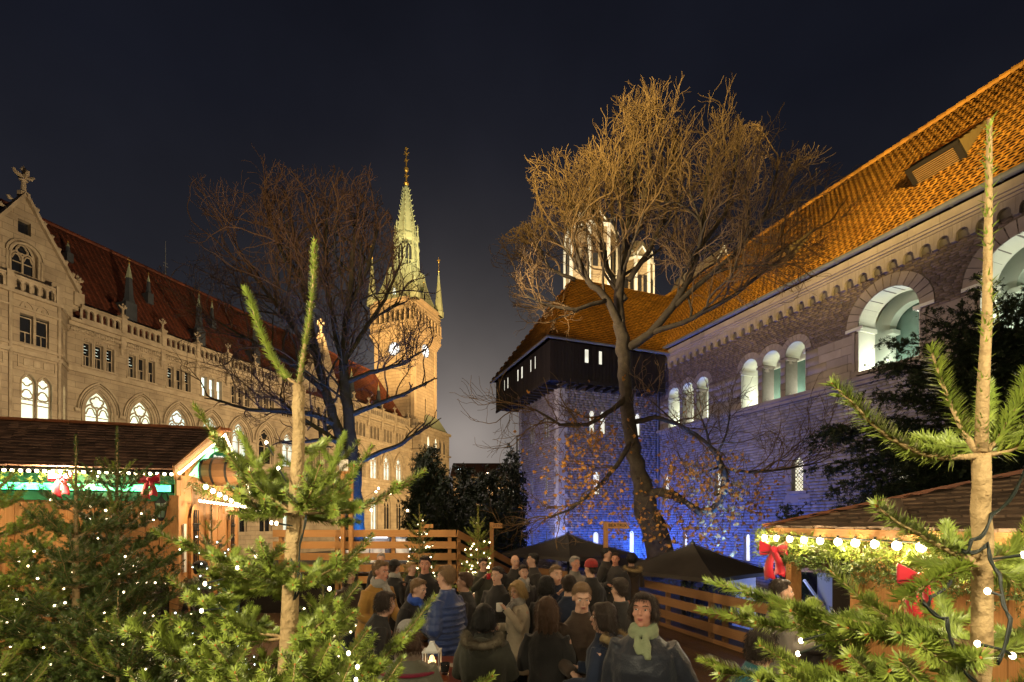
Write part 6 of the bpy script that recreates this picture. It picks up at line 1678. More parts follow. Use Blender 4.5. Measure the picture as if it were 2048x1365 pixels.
RB = [ (A,(1664,768,.84),dict(twigs=1,tw=.22,bend=.16)), (A,(1860,696,.88),dict(twigs=0,bend=.12)), (A,(2062,742,.86),dict(twigs=1,tw=.3)), (A,(2110,850,.80),dict(twigs=1,tw=.3)), (A,(1975,770,1.1),dict(twigs=1)),
 (Bn,(1752,1012,.86),dict(twigs=1,tw=.3,bend=.05)), (Bn,(2100,1010,.86),dict(twigs=1,tw=.4)), (Bn,(1800,1205,.80),dict(twigs=1,tw=.3,bend=-.05)), (Bn,(2100,1180,.80),dict(twigs=2)), (Bn,(1890,1050,1.15),dict(twigs=2,tw=.4)), (Bn,(2060,1080,1.1),dict(twigs=2,tw=.4)),
 (Cn,(1662,1142,1.0),dict(twigs=2,tw=.4,bend=.15)), (Cn,(1772,1225,.95),dict(twigs=2,tw=.4)), (Cn,(1546,1205,1.15),dict(twigs=3,tw=.34,bend=.06)), (Cn,(1412,1162,1.3),dict(twigs=3,tw=.22,bend=.03)), (Cn,(1402,1222,1.32),dict(twigs=4,tw=.26,bend=.03)),
 (Cn,(1880,1190,1.2),dict(twigs=3,tw=.4)), (Cn,(2090,1230,1.0),dict(twigs=2,tw=.4)), (Cn,(1840,1290,.76),dict(twigs=2,tw=.4)), 
 (Dn,(1404,1322,1.15),dict(twigs=5,tw=.3,bend=.04)), (Dn,(1520,1290,1.0),dict(twigs=4,tw=.4)), (Dn,(1620,1255,1.1),dict(twigs=4,tw=.4)), (Dn,(1700,1310,.85),dict(twigs=3,tw=.4)), (Dn,(1800,1320,.8),dict(twigs=3,tw=.45)), (Dn,(1570,1345,.9),dict(twigs=4,tw=.45)), (Dn,(1900,1310,1.1),dict(twigs=3,tw=.4)), (Dn,(2080,1330,.85),dict(twigs=3,tw=.4)),
 ((1960,1520,.88),(1500,1400,.9),dict(twigs=5,tw=.45)), ((1960,1520,.88),(1700,1400,.8),dict(twigs=4,tw=.5)), ((1960,1520,.88),(1850,1390,.8),dict(twigs=3,tw=.5)) ]
RF, rtips = near_fir('fir_tree', 'fir at the photograph\u2019s edge with long bare leader, lit from the food hut bulbs', .85,
    [(1960,1520,.88,.0165),(1960,1365,.87,.016),(1965,1128,.86,.0145),(1962,912,.85,.0135)], RB, .0255, .0030, 2600,
    leader=[(1962,905,.85,.0095),(1966,780,.85,.0085),(1974,640,.86,.0072),(1976,480,.87,.006),(1978,330,.88,.0048),(1979,240,.88,.0036)], lead_dens=420)
tag(RF, 'fir with a long bare leader in front of the food hut, nearest the dark yew')
def wire(name, pts, r, label, bl=None, mtb=None, br=.006):
    T = thing(name, label, 'string lights', pts[0]); O = Vector(pts[0]); m = MB(); P = []
    for i in range(len(pts)-1):
        a, b = Vector(pts[i]), Vector(pts[i+1])
        for j in range(6): t = j/6; P.append(a.lerp(b, t) - O - Vector((0,0,.012*math.sin(PI*t))))
    P.append(Vector(pts[-1]) - O); m.tube(P, r, 6); m.tube([p + Vector((math.sin(i*.9)*r*1.6, 0, math.cos(i*.9)*r*1.6)) for i, p in enumerate(P)], r*.8, 5); m.build('cable', m_cable, T, True)
    for q in (bl or []):
        c = Vector(q) - O; mm = MB(); mm.ball((0,0,0), br, 8, 6, 1.3); mm.build('bulb', mtb or e_fairy, T, True, c)
        near = min(P, key=lambda p: (p-c).length); near = c + (near-c).normalized()*min((near-c).length, .05) if near != c else c + Vector((0,0,.02)); mm = MB(); mm.tube([(0,0,0), near-c], [br*.7, r*.8], 6); mm.build('bulb_socket', m_cable, T, False, c)
wire('string_lights', [at(2048,945,.9), at(1985,1030,.84), at(1945,1078,.83), at(1925,1100,.84), at(1975,1085,.83), at(1998,1150,.82), at(2020,1240,.8), at(1995,1330,.8)], .0022, 'dark cable with bulbs wound round the trunk of the fir before the food hut',
     [at(1975,1183,.82), at(2025,1312,.8), at(1955,1288,.82), at(2048,1110,.8)], e_fairy, .0045)
wire('string_lights', [at(1925,1120,.86), at(1862,1195,.86), at(1845,1200,.84), at(1895,1235,.83), at(1905,1290,.83), at(1950,1365,.83)], .0022, 'second dark cable looping down from the fir branch with the red bow behind', [at(1602,1282,1.0), at(1596,1308,1.0)], e_fairy, .0045)
wire('string_lights', [at(582,1120,1.66), at(604,1150,1.66), at(590,1200,1.67), at(600,1090,1.67), at(612,1030,1.66)], .0025, 'dark cable wound up the trunk of the tall lit fir',
     [at(533,886,1.68), at(557,937,1.65), at(512,1112,1.6), at(410,1168,1.52), at(403,1222,1.5), at(475,1136,1.6), at(553,1047,1.62), at(543,1046,1.64), at(697,1307,1.4), at(659,1178,1.55), at(715,1334,1.4), at(712,1360,1.4)], e_fairy, .0055)
lamp_near = 0

def auto_fir(x, y, h, r, label, mt=None, z0=0.0, zb=.35, dens=260, nl=.026, nw=.0055, seed=1, bulbsn=0, bmt=None, lean=0, top=.32, blabel=None, br=.0095):
    global rng
    rr = random.Random(seed); old = rng; rng = rr
    O = Vector((x, y, z0)); T = thing('fir_tree', label, 'fir tree', O, 0, 'small firs round the deck')
    m = MB(); tp = []; m.tube([(0,0,0),(lean*h*.3,0,h*.5),(lean*h,0,h*.82),(lean*h*1.1,0,h)], [h*.014,h*.0095,h*.0035,h*.0018], 8); tr = m.build('trunk', m_firbark, T, True)
    cx = lambda z: lean*z
    dens *= 2.2
    z = zb; tips = []; k = 0
    while z < h*(1-top*.5):
        t = (z-zb)/(h-zb); L = r*(1-t)**.85 + .10; n = max(4, int(7*(1-t)+4))
        a0 = rr.uniform(0,6.28)
        for i in range(n):
            a = a0 + 2*PI*i/n + rr.uniform(-.25,.25); l = L*rr.uniform(.75,1.1); el = .12 + .75*t + rr.uniform(-.08,.12)
            b = Vector((cx(z) + math.cos(a)*l*math.cos(el), math.sin(a)*l*math.cos(el), z + l*math.sin(el)))
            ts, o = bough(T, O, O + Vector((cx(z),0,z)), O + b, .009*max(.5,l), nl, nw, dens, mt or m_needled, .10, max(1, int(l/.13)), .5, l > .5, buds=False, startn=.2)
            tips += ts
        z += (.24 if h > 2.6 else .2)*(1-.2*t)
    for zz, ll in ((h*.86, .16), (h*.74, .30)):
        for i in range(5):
            a = 1.2566*i + rr.uniform(-.3,.3); b = Vector((math.cos(a)*ll, math.sin(a)*ll, zz + ll*.95)); bough(T, O, O + Vector((0,0,zz)), O + b, .005, nl, nw, dens*1.2, m_needle, .12, 0, .5, False, buds=False, startn=.1)  # top shoots get the paler needles: lit tips put into the colour
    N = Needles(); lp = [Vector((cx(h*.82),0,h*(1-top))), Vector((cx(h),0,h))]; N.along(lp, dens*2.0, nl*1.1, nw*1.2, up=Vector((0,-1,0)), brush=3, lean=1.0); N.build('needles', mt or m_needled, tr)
    if bulbsn:
        rr.shuffle(tips); sel = tips[:bulbsn]; S = thing('fairy_lights', blabel or ('small warm lamps threaded through the ' + label.split(' ', 1)[1])[:90], 'fairy lights', O, 0, 'fairy lights on the small firs'); m = MB(); c = MB()
        for p in sel:
            q = (p - O); q = q*.94; q.z = (p-O).z - .015; m.ball(q, br, 6, 4)
        sel2 = sorted([p - O for p in sel], key=lambda p: (round(p.z/.25), math.atan2(p.y, p.x)))
        c.tube([p*.93 - Vector((0,0,.02)) for p in sel2], .0022, 3, False)
        c.build('cable', m_cable, S); tag(m.build('bulb', bmt or e_fairy, S), kind='stuff')
    rng = old
    return T
auto_fir(-3.62, 4.15, 3.22, 1.05, 'fir with a pale trunk in the middle of the group before the hut', seed=21, bulbsn=161, nl=.028, nw=.004, dens=330, blabel='warm fairy lights on the middle fir of the group before the hut')
auto_fir(-4.05, 3.9, 3.2, 1.0, 'yellow green fir at the very edge of the group before the hut', m_needle, seed=22, bulbsn=119, dens=300, blabel='warm fairy lights on the yellow green fir beside the hut wall', nl=.028)
auto_fir(-3.95, 5.0, 3.45, 1.15, 'dark fir of the group before the hut whose lit tip stands against the hut roof', seed=23, bulbsn=161, dens=300, blabel='warm fairy lights on the dark fir before the hut wall', nl=.028)
auto_fir(-2.6, 3.3, 2.05, 1.05, 'low broad dark fir between the group before the hut and the tall lit fir', seed=24, bulbsn=119, dens=330, blabel='warm fairy lights on the low broad fir', nl=.027)
auto_fir(-2.9, 2.75, 1.9, .95, 'lowest fir of the group before the hut with lamps glowing near the ground', seed=25, bulbsn=85, dens=330, blabel='warm fairy lights on the lowest fir of the group before the hut', nl=.027)
auto_fir(-4.42, 7.35, 2.75, .62, 'small fir with cool lamps standing at the hut hatch', seed=26, bulbsn=102, bmt=e_fairyw, dens=200, blabel='cool white fairy lights on the small fir at the hatch', br=.012)
auto_fir(-2.28, 12.3, 2.95, .68, 'small fir with pinkish lamps in front of the yellow railing', seed=27, bulbsn=144, dens=170, nl=.035, nw=.007, blabel='warm fairy lights on the fir before the yellow railing', br=.018, top=.3)
auto_fir(-.72, 10.6, 2.85, .66, 'small bright fir with yellow lamps beside the ramp', m_needle, seed=28, bulbsn=161, dens=170, nl=.035, nw=.007, blabel='yellow fairy lights on the fir beside the ramp', br=.018, top=.3)
auto_fir(-1.55, 4.1, 2.05, .6, 'dark fir with tiny lamps between the tall lit fir and the mustard coat', seed=29, bulbsn=102, dens=240, blabel='tiny fairy lights on the dark fir left of the mustard coat')

# ------------------------------------------------------------------ bare trees
def bare_tree(name, label, base, limbs, env, seed, mbark, mtwig, levels=4, twr=.010, grow=1.0, tips_min=None, dens=1.0):
    """limbs: polylines [(px,py,Y,radius)...] that the photograph shows, twigs grow from them inside env"""
    rr = random.Random(seed); O = Vector(base); T = thing(name, label, 'tree', O); W = MB(); TW = MB(); tips = []
    cx, cz, rx, rz, Y0, ry = env
    ph = [rr.uniform(0,6.28) for _ in range(6)]
    free = [False]
    def inside(p):
        if free[0]: return True
        a = math.atan2(p.z-cz, p.x-cx); b = (p.y-Y0)*.9
        k = 1 + .045*math.sin(3*a+ph[0]+b) + .06*math.sin(5*a+ph[1]-b) + .07*math.sin(9*a+ph[2]+2*b) + .05*math.sin(15*a+ph[3])
        return ((p.x-cx)/rx)**2 + ((p.z-cz)/rz)**2 + ((p.y-Y0)/ry)**2 < k*k
    def twig(p, d, L, r, lev):
        n = 4; P = [p]; q = p.copy(); dd = d.copy()
        for i in range(n):
            dd = (dd + Vector((rr.uniform(-1,1),rr.uniform(-1,1),rr.uniform(-1,1)))*.46 + Vector((0,0,.07))).normalized()
            q = q + dd*L/n; P.append(q.copy())
        f_ = 1.0
        while not inside(P[0].lerp(q, f_)) and f_ > .25: f_ *= .75
        if f_ < 1: P = [P[0]] + [P[0].lerp(x, f_) for x in P[1:]]; L *= f_
        if not inside(P[0]) and lev > 1: return
        rs = [max(twr, r*(1-.45*i/n)) for i in range(n+1)]
        (W if r > .035 else TW).tube([x - O for x in P], rs, 6 if r > .05 else (4 if r > .02 else 3), False)
        if lev >= levels or r < twr*.9: tips.append((P[-1], dd)); return
        if not inside(P[-1]): 
            tips.append((P[-1], dd)); 
            if lev >= 2: return
        k = max(2, int((3.5 if lev < 2 else 2.9)*dens + rr.random()))
        for j in range(k):
            t = .3 + .7*(j+rr.random()*.5)/k; c = along(P, min(1,t)); a = rr.uniform(0, 6.28); s = dd.cross(Vector((rr.uniform(-1,1),rr.uniform(-1,1),rr.uniform(-1,1)))).normalized()
            ang = rr.uniform(.4,1.15); out = (c - Vector((cx, Y0, cz-rz*.4))).normalized()
            nd = (dd*math.cos(ang) + s*math.sin(ang) + out*.22 + Vector((0,0,.06))).normalized()
            twig(c, nd, L*rr.uniform(.5,.78)*grow, r*rr.uniform(.38,.55), lev+1)
        twig(P[-1], dd, L*.72*grow, r*.6, lev+1)
    for lb in limbs:
        free[0] = lb.get('lev', 1) >= 2
        pts = [at(*q[:3]) for q in lb['p']]; rs = [q[3] for q in lb['p']]
        PP = []; RR = []
        for i in range(len(pts)-1):
            for j in range(4):
                t = j/4; p = pts[i].lerp(pts[i+1], t)
                if j: p += Vector((rr.uniform(-1,1),rr.uniform(-1,1),rr.uniform(-1,1)))*rs[i]*.22
                PP.append(p); RR.append(rs[i]*(1-t)+rs[i+1]*t)
        PP.append(pts[-1]); RR.append(rs[-1])
        if lb.get('trunk'):
            m = MB(); m.tube([p - O for p in PP], RR, 14)
            for q in range(30): f = rr.random(); a = rr.uniform(0,6.28); ri = RR[int(f*(len(RR)-1))]; m.ball(along(PP, f) - O + Vector((math.cos(a),math.sin(a),0))*ri*.8, ri*.3, 6, 4)
            m.build('trunk', mbark, T, True)
        else:
            m = MB(); m.tube([p - O for p in PP], RR, 9); m.build('limb', mbark, T, True)
        ns = lb.get('n', 5); f0 = lb.get('f', .25); 
        for j in range(ns):
            t = f0 + (1-f0)*(j+rr.random())/ns; c = along(PP, min(.999,t)); i = min(len(RR)-1, int(t*(len(RR)-1)))
            d = (along(PP, min(1,t+.05)) - along(PP, max(0,t-.05))).normalized(); s = d.cross(Vector((rr.uniform(-1,1),rr.uniform(-1,1),rr.uniform(-1,1)))).normalized()
            ang = rr.uniform(.4,1.0); nd = (d*math.cos(ang)+s*math.sin(ang)+Vector((0,0,lb.get('up',.2)))).normalized()
            twig(c, nd, lb.get('L',2.0)*rr.uniform(.6,1.1), min(RR[i]*.6, lb.get('r',.06)*.75), lb.get('lev',1))
        if lb.get('end', True): 
            d = (PP[-1]-PP[-3]).normalized()
            for _ in range(2): twig(PP[-1], (d + Vector((rr.uniform(-1,1),rr.uniform(-1,1),rr.uniform(-1,1)))*.25).normalized(), lb.get('L',2.0), RR[-1]*.8, lb.get('lev',1))
    tag(W.build('bough', mbark, T, True), kind='stuff')
    tag(TW.build('twigs', mtwig, T), kind='stuff')
    print(name, 'verts', len(W.v)+len(TW.v), 'tips', len(tips))
    return T, tips
c = at(1330, 500, 16); 
RT = [dict(trunk=1, p=[(1332,1150,16,.46),(1310,1066,16,.40),(1290,1004,16,.36),(1275,943,16,.25),(1263,881,16,.22),(1254,790,16,.21),(1249,735,16,.20),(1245,690,16,.22),(1238,645,16,.18)], n=0, end=False),
 dict(p=[(1240,645,16,0.167),(1237,590,16,0.149),(1248,520,16.1,0.130),(1256,440,16.2,0.105),(1258,370,16.2,0.074)], n=12, L=2.3, r=.075, f=.2),
 dict(p=[(1243,660,16,0.136),(1215,600,15.7,0.112),(1175,560,15.5,0.087),(1150,500,15.4,0.062),(1130,430,15.4,0.037)], n=10, L=2.0),
 dict(p=[(1250,600,16,0.099),(1215,540,16.4,0.081),(1200,470,16.6,0.068),(1185,380,16.8,0.050),(1180,300,16.8,0.031)], n=9, L=2.0),
 dict(p=[(1250,700,16,0.149),(1300,668,15.8,0.130),(1345,615,15.6,0.118),(1378,560,15.5,0.099),(1400,495,15.5,0.081),(1410,420,15.5,0.056),(1415,330,15.5,0.031)], n=12, L=2.1, f=.35),
 dict(p=[(1345,615,15.6,0.093),(1410,560,15.3,0.074),(1480,500,15.1,0.062),(1530,430,15,0.043),(1555,340,15,0.028)], n=10, L=1.9),
 dict(p=[(1300,668,15.8,0.093),(1380,640,15.3,0.074),(1470,590,15,0.056),(1560,520,14.8,0.037)], n=8, L=1.7),
 dict(p=[(1258,560,16,0.093),(1300,500,16.3,0.081),(1330,430,16.5,0.068),(1345,350,16.6,0.050),(1350,270,16.6,0.031)], n=10, L=2.1),
 dict(p=[(1256,470,16.1,0.074),(1290,400,15.8,0.062),(1300,320,15.6,0.043),(1300,240,15.5,0.028)], n=9, L=1.9),
 dict(p=[(1400,495,15.5,0.068),(1450,430,15.8,0.056),(1470,340,16,0.037),(1480,270,16,0.025)], n=8, L=1.8),
 dict(p=[(1150,560,15.5,0.062),(1100,540,15.3,0.043),(1070,480,15.2,0.031)], n=7, L=1.4),
 dict(p=[(1215,600,15.7,0.074),(1150,620,15.2,0.056),(1090,610,15,0.037),(1050,590,14.9,0.025)], n=8, L=1.4, up=.0),
 dict(p=[(1258,790,16,0.105),(1225,820,15.7,0.081),(1175,850,15.3,0.062),(1120,850,15,0.043),(1070,820,14.8,0.028)], n=9, L=1.3, r=.04, up=.0, lev=2),
 dict(p=[(1268,870,16,0.099),(1235,930,15.6,0.074),(1190,980,15.2,0.056),(1140,1020,15,0.037),(1100,1035,14.9,0.025)], n=8, L=1.2, r=.035, up=-.05, lev=2),
 dict(p=[(1266,845,16,0.093),(1310,835,15.8,0.074),(1360,850,15.5,0.056),(1400,880,15.3,0.037)], n=5, L=1.1, r=.035, up=0, lev=2),
 dict(p=[(1285,990,15.8,0.174),(1315,985,15.6,0.149),(1345,990,15.5,0.136),(1368,1002,15.4,0.118)], n=0, end=False),
 dict(p=[(1368,1002,15.4,0.074),(1400,1025,15.2,0.124),(1428,1018,15,0.118),(1447,985,15,0.099),(1450,950,15,0.105),(1436,915,15,0.087),(1420,893,15,0.062)], n=0, end=False),
 dict(p=[(1447,940,15,0.043),(1500,945,14.8,0.037),(1560,940,14.6,0.031),(1620,930,14.4,0.022)], n=12, L=1.4, r=.028, up=.5, lev=2),
 dict(p=[(1420,893,15,0.050),(1392,868,15,0.037),(1350,845,15,0.028),(1300,800,15,0.015)], n=6, L=.8, r=.028, up=.5, lev=2),
 dict(p=[(1420,893,15,0.043),(1412,860,15,0.031),(1400,830,15,0.019)], n=4, L=.8, r=.028, up=.5, lev=2),
 dict(p=[(1436,905,15,0.037),(1452,870,15,0.028),(1460,830,15,0.019)], n=5, L=.8, r=.028, up=.5, lev=2),
 dict(p=[(1436,935,15,0.037),(1395,950,14.9,0.028),(1370,938,14.8,0.022),(1355,905,14.8,0.012)], n=4, L=.6, r=.022, up=.3, lev=3),
]
RTT, rt_tips = bare_tree('chestnut_tree', 'large bare chestnut with leaning trunk and gold lit crown before the castle', (at(1302,1150,16).x, 16, -.8), RT, (c.x+.05, c.z-.62, 5.0, 4.6, 15.8, 4.1), 5, m_bark2, m_twig, levels=4, twr=.0058, dens=1.1)
c = at(620, 560, 17)
LT = [dict(trunk=1, p=[(716,1100,17,.26),(712,1000,17,.23),(708,930,17,.21),(698,840,17,.19),(690,780,17,.18),(688,720,17,.15),(692,650,17,.12),(700,580,17,.10),(706,500,17,.07),(716,420,17.2,.04)], n=14, L=2.2, f=.35),
 dict(trunk=1, p=[(700,1100,17.2,.22),(692,960,17.2,.20),(683,890,17.2,.19),(672,850,17.2,.17),(652,785,17.2,.15),(634,715,17.3,.13),(620,640,17.4,.10),(606,560,17.5,.08),(590,480,17.6,.06),(575,400,17.6,.035)], n=14, L=2.2, f=.3),
 dict(p=[(690,740,17,.12),(670,660,17.2,.10),(655,580,17.4,.08),(650,500,17.5,.055),(655,420,17.5,.035)], n=9, L=2.0),
 dict(p=[(634,715,17.3,.10),(590,660,17.1,.08),(545,600,17,.06),(505,550,16.9,.04)], n=9, L=1.9),
 dict(p=[(652,785,17.2,.10),(600,740,16.8,.08),(540,700,16.5,.06),(480,670,16.3,.04),(430,640,16.2,.025)], n=10, L=1.7, up=.15),
 dict(p=[(672,850,17.2,.11),(630,830,16.8,.09),(570,822,16.5,.075),(500,820,16.2,.055),(430,800,16,.035)], n=10, L=1.5, up=.1, r=.04),
 dict(p=[(683,890,17.2,.10),(650,865,17,.08),(600,835,16.8,.06),(560,800,16.6,.04)], n=6, L=1.3, up=.1, r=.04),
 dict(p=[(700,830,17,.10),(740,815,16.8,.08),(800,792,16.5,.06),(855,765,16.3,.04)], n=10, L=1.5, up=.1, r=.04),
 dict(p=[(692,765,17,.09),(740,745,16.7,.07),(800,730,16.5,.05),(850,700,16.4,.03)], n=9, L=1.5, up=.15, r=.04),
 dict(p=[(690,720,17,.09),(730,660,17.1,.075),(770,600,17.2,.055),(800,530,17.2,.035)], n=9, L=1.8),
 dict(p=[(698,620,17,.08),(735,540,17,.06),(755,460,17,.04)], n=8, L=1.8),
 dict(p=[(606,560,17.5,.07),(560,500,17.3,.05),(535,430,17.2,.035)], n=8, L=1.8),
 dict(p=[(683,885,17.2,.09),(665,880,17,.08),(640,880,16.8,.06),(600,885,16.6,.05)], n=2, L=.7, lev=3),
 dict(p=[(672,850,17.2,.08),(640,862,17,.07),(645,900,17,.06),(660,925,17,.05)], n=1, L=.5, lev=3),
 dict(p=[(716,925,17,.09),(760,905,16.8,.08),(800,890,16.7,.07),(828,870,16.6,.055)], n=2, L=.7, lev=3, f=.7) ]
LTT, lt_tips = bare_tree('linden_tree', 'bare two stemmed tree with blue lit trunks standing before the town hall', (at(708,1100,17).x, 17, -.8), LT, (c.x-.2, c.z-.75, 4.2, 4.3, 17.1, 3.4), 9, m_bark, m_twig1, levels=4, twr=.006, dens=.9)

def chestnut_leaf(m, c, d, s):
    """five leaflets hanging from one point"""
    d = Vector(d).normalized(); u = d.cross(Vector((rng.uniform(-1,1),rng.uniform(-1,1),rng.uniform(-1,1)))).normalized(); n = d.cross(u)
    for k in range(5):
        a = (k-2)*.52 + rng.uniform(-.1,.1); l = s*(1-.13*abs(k-2)); e = (d*math.cos(a)+u*math.sin(a)); w = e.cross(n)*l*.19; dr = n*l*rng.uniform(-.25,.25)
        m.add([c, c+e*l*.55+w+dr*.3, c+e*l+dr, c+e*l*.55-w+dr*.3], [(0,1,2),(0,2,3)])
def leaves(parent, tips, O):
    cand = []
    for p, d in tips:
        px = 1024 + 1000*p.x/p.y; py = 1045 - 1000*(p.z-2.5)/p.y
        if 1020 < px < 1570 and 830 < py < 1130: cand.append((p, d, px, py))
    rr = random.Random(4)
    # extra twigs with leaves, hanging in drifts below the lower limbs
    drift = [(1180,880,60,40,90),(1130,930,70,60,70),(1185,960,50,50,80),(1200,1010,70,40,80),(1395,950,70,60,170),(1440,1010,80,60,170),(1350,970,40,60,60),(1480,960,60,60,70),(1330,1050,60,50,60),(1410,1070,60,50,120),(1120,1030,40,25,30),(1240,1060,40,30,30),(1510,1010,50,60,50),(1290,790,200,40,10)]
    k = 0; S = MB()
    for px, py, sx, sy, n in drift:
        for i in range(int(n*1.7)):
            p = at(rr.gauss(px, sx*.6), rr.gauss(py, sy*.55), rr.uniform(14.2, 15.6)); d = Vector((rr.uniform(-1,1),rr.uniform(-1,1),rr.uniform(-1.6,.1)))
            m = MB(); chestnut_leaf(m, Vector((0,0,0)), d, rr.uniform(.07,.135))
            if k < 300 and rr.random() < .2:
                m.build('leaf', m_autumn, parent, False, p - O); k += 1
            else:
                mm = p - O; S.add([Vector(v) + mm for v in m.v], m.f)
            if rr.random() < .3:
                TWL.tube([p - O, p - O + Vector((rr.uniform(-.3,.3), rr.uniform(-.2,.2), rr.uniform(.1,.5)))], .007, 3, False)
    tag(S.build('leaf', m_autumn, parent), kind='stuff'); tag(TWL.build('twigs', m_twig, parent), kind='stuff')
TWL = MB()
leaves(RTT, rt_tips, Vector(RTT.location))

# ------------------------------------------------------------------ yew, shrubs
def spray_tree(name, label, base, limbs, mt, leaf=.05, width=.02, dens=90, spread=.32, seed=1, cat='tree', sprays=18, trunk_r=.2, droop=.25, trunk_top=None):
    rr = random.Random(seed); O = Vector(base); T = thing(name, label, cat, O); W = MB(); N = Needles()
    tt = Vector(trunk_top) if trunk_top else O + Vector((0,0,3)); 
    m = MB(); m.tube([(0,0,0), (tt-O)*.5 + Vector((.1,0,0)), tt-O], [trunk_r, trunk_r*.8, trunk_r*.3], 10); m.build('trunk', m_bark, T, True)
    for a, b in limbs:
        a = Vector(a) - O; b = Vector(b) - O; L = (b-a).length; P = curve_pts(a, b, -.08, 7, rr.uniform(-.08,.08), .02); W.tube(P, [.035*(1-i/8.5) for i in range(8)], 5, False)
        n = max(4, int(sprays*L/2))
        for k in range(n):
            t = .15 + .85*rr.random(); p = along(P, t); d = (P[-1]-P[0]).normalized(); sd = Vector((rr.uniform(-1,1),rr.uniform(-1,1),rr.uniform(-.7,.6)))
            q = p + (d*.6 + sd*.8).normalized()*spread*rr.uniform(.5,1.3)*(1.2-.5*t); q.z -= droop*spread*rr.random()
            Q = [p, p.lerp(q,.5) + Vector((0,0,.03)), q]; W.tube(Q, .005, 3, False); N.along(Q, dens, leaf, width, brush=1.6, lean=.7)
            for s in range(2):
                w = along(Q, rr.uniform(.3,.9)); e = w + Vector((rr.uniform(-1,1),rr.uniform(-1,1),rr.uniform(-1,.5)))*spread*.4; N.along([w, e], dens, leaf, width, brush=1.6)
    tag(W.build('branches', m_bark, T), kind='stuff'); N.build('foliage', mt, T)
def yew():
    rr = random.Random(12); Yb = 10.5; base = at(2130, 1300, Yb); base.z = -.8; L = []
    tips = [(1842,628),(1893,612),(1760,688),(1745,740),(1700,800),(1790,735),(1850,700),(1632,872),(1612,900),(1660,945),(1720,905),(1690,880),(1740,960),(1800,930),(1850,880),(1900,760),(1930,690),(1960,640),(2000,610),(2040,600),(1990,700),(1780,860),(1830,820),(1905,850),(1960,790),(1760,1000),(1850,980),(1930,940),(1990,880),(2030,760),(1650,985),(1700,1010),(1820,770),(1870,650),(2060,660),(1960,1000),(2040,900),(2000,960)]
    for k, (x, y) in enumerate(tips):
        Yt = Yb + rr.uniform(-1.1,1.1); b = at(x, y, Yt); a = Vector((base.x - rr.uniform(.0,.5), Yb + rr.uniform(-.3,.3), max(.5, min(6.5, b.z*.55 + 1.4 + rr.uniform(-.6,.4))))); L.append((a, b))
        for j in range(3):
            b2 = b + Vector((rr.uniform(.0,1.4), rr.uniform(-.7,.7), rr.uniform(-.7,.35))); L.append((a.lerp(b,.35), b2))
    spray_tree('yew_tree', 'dark spreading yew between the castle arches and the food hut', base, L, m_yew, .055, .018, 120, .42, 3, sprays=26, trunk_r=.25, trunk_top=(base.x, Yb, 6.8))
yew()
def shrubs():
    rr = random.Random(31)
    def sh(label, px0, px1, pyt, Y, n, mt, leaf, width, seed, name='shrub', up=.5, jag=1.0, cat='shrub', dens=60, spread=.5, sprays=16):
        c = (px0+px1)/2; base = at(c, 1045, Y); base.z = -.8; L = []
        for k in range(n):
            t = (k+.5)/n; x = px0 + (px1-px0)*rr.random(); u = (x-c)/((px1-px0)/2); top = pyt + (1045-pyt)*(.85*u*u)*jag + rr.uniform(0,30)
            b = at(x, top if rr.random() < .55 else rr.uniform(top, 1090), Y + rr.uniform(-.8,.8)); a = Vector((base.x + (b.x-base.x)*.3, Y, -.6 + (b.z+.8)*.25)); L.append((a, b))
        spray_tree(name, label, base, L, mt, leaf, width, dens, spread, seed, cat, sprays, .14, .1, trunk_top=(base.x, Y, at(c, pyt+60, Y).z))
    sh('dark yew standing in front of the clock tower base', 815, 905, 893, 24, 60, m_yew, .12, .045, 5, 'yew_tree', cat='tree', dens=45, spread=.75, sprays=12)
    sh('low dark bush between the tower yew and the loose leaved shrub', 880, 975, 935, 23, 46, m_leafb, .13, .06, 6, dens=36, spread=.7, sprays=11)
    sh('loose leaved dark shrub with lamps of the town glinting through', 930, 1012, 925, 22, 34, m_leafb, .13, .07, 7, dens=26, spread=.6, sprays=9)
    sh('tall thin leaved dark shrub against the palace block corner', 995, 1046, 893, 21, 34, m_leafb, .12, .06, 8, dens=26, spread=.5, sprays=10)
    sh('small dark bush at the castle wall foot above the food hut garland', 1550, 1622, 1008, 13, 22, m_yew, .06, .025, 9, dens=90, spread=.3, sprays=22)
    sh('dark bush filling the gap under the palace block corner', 940, 1046, 1000, 19, 50, m_leafb, .12, .06, 10, dens=30, spread=.6, sprays=12)
    sh('dark bush at the back of the square left of the ramp fir', 820, 950, 1010, 20, 50, m_leafb, .12, .06, 12, dens=30, spread=.6, sprays=12)
shrubs()
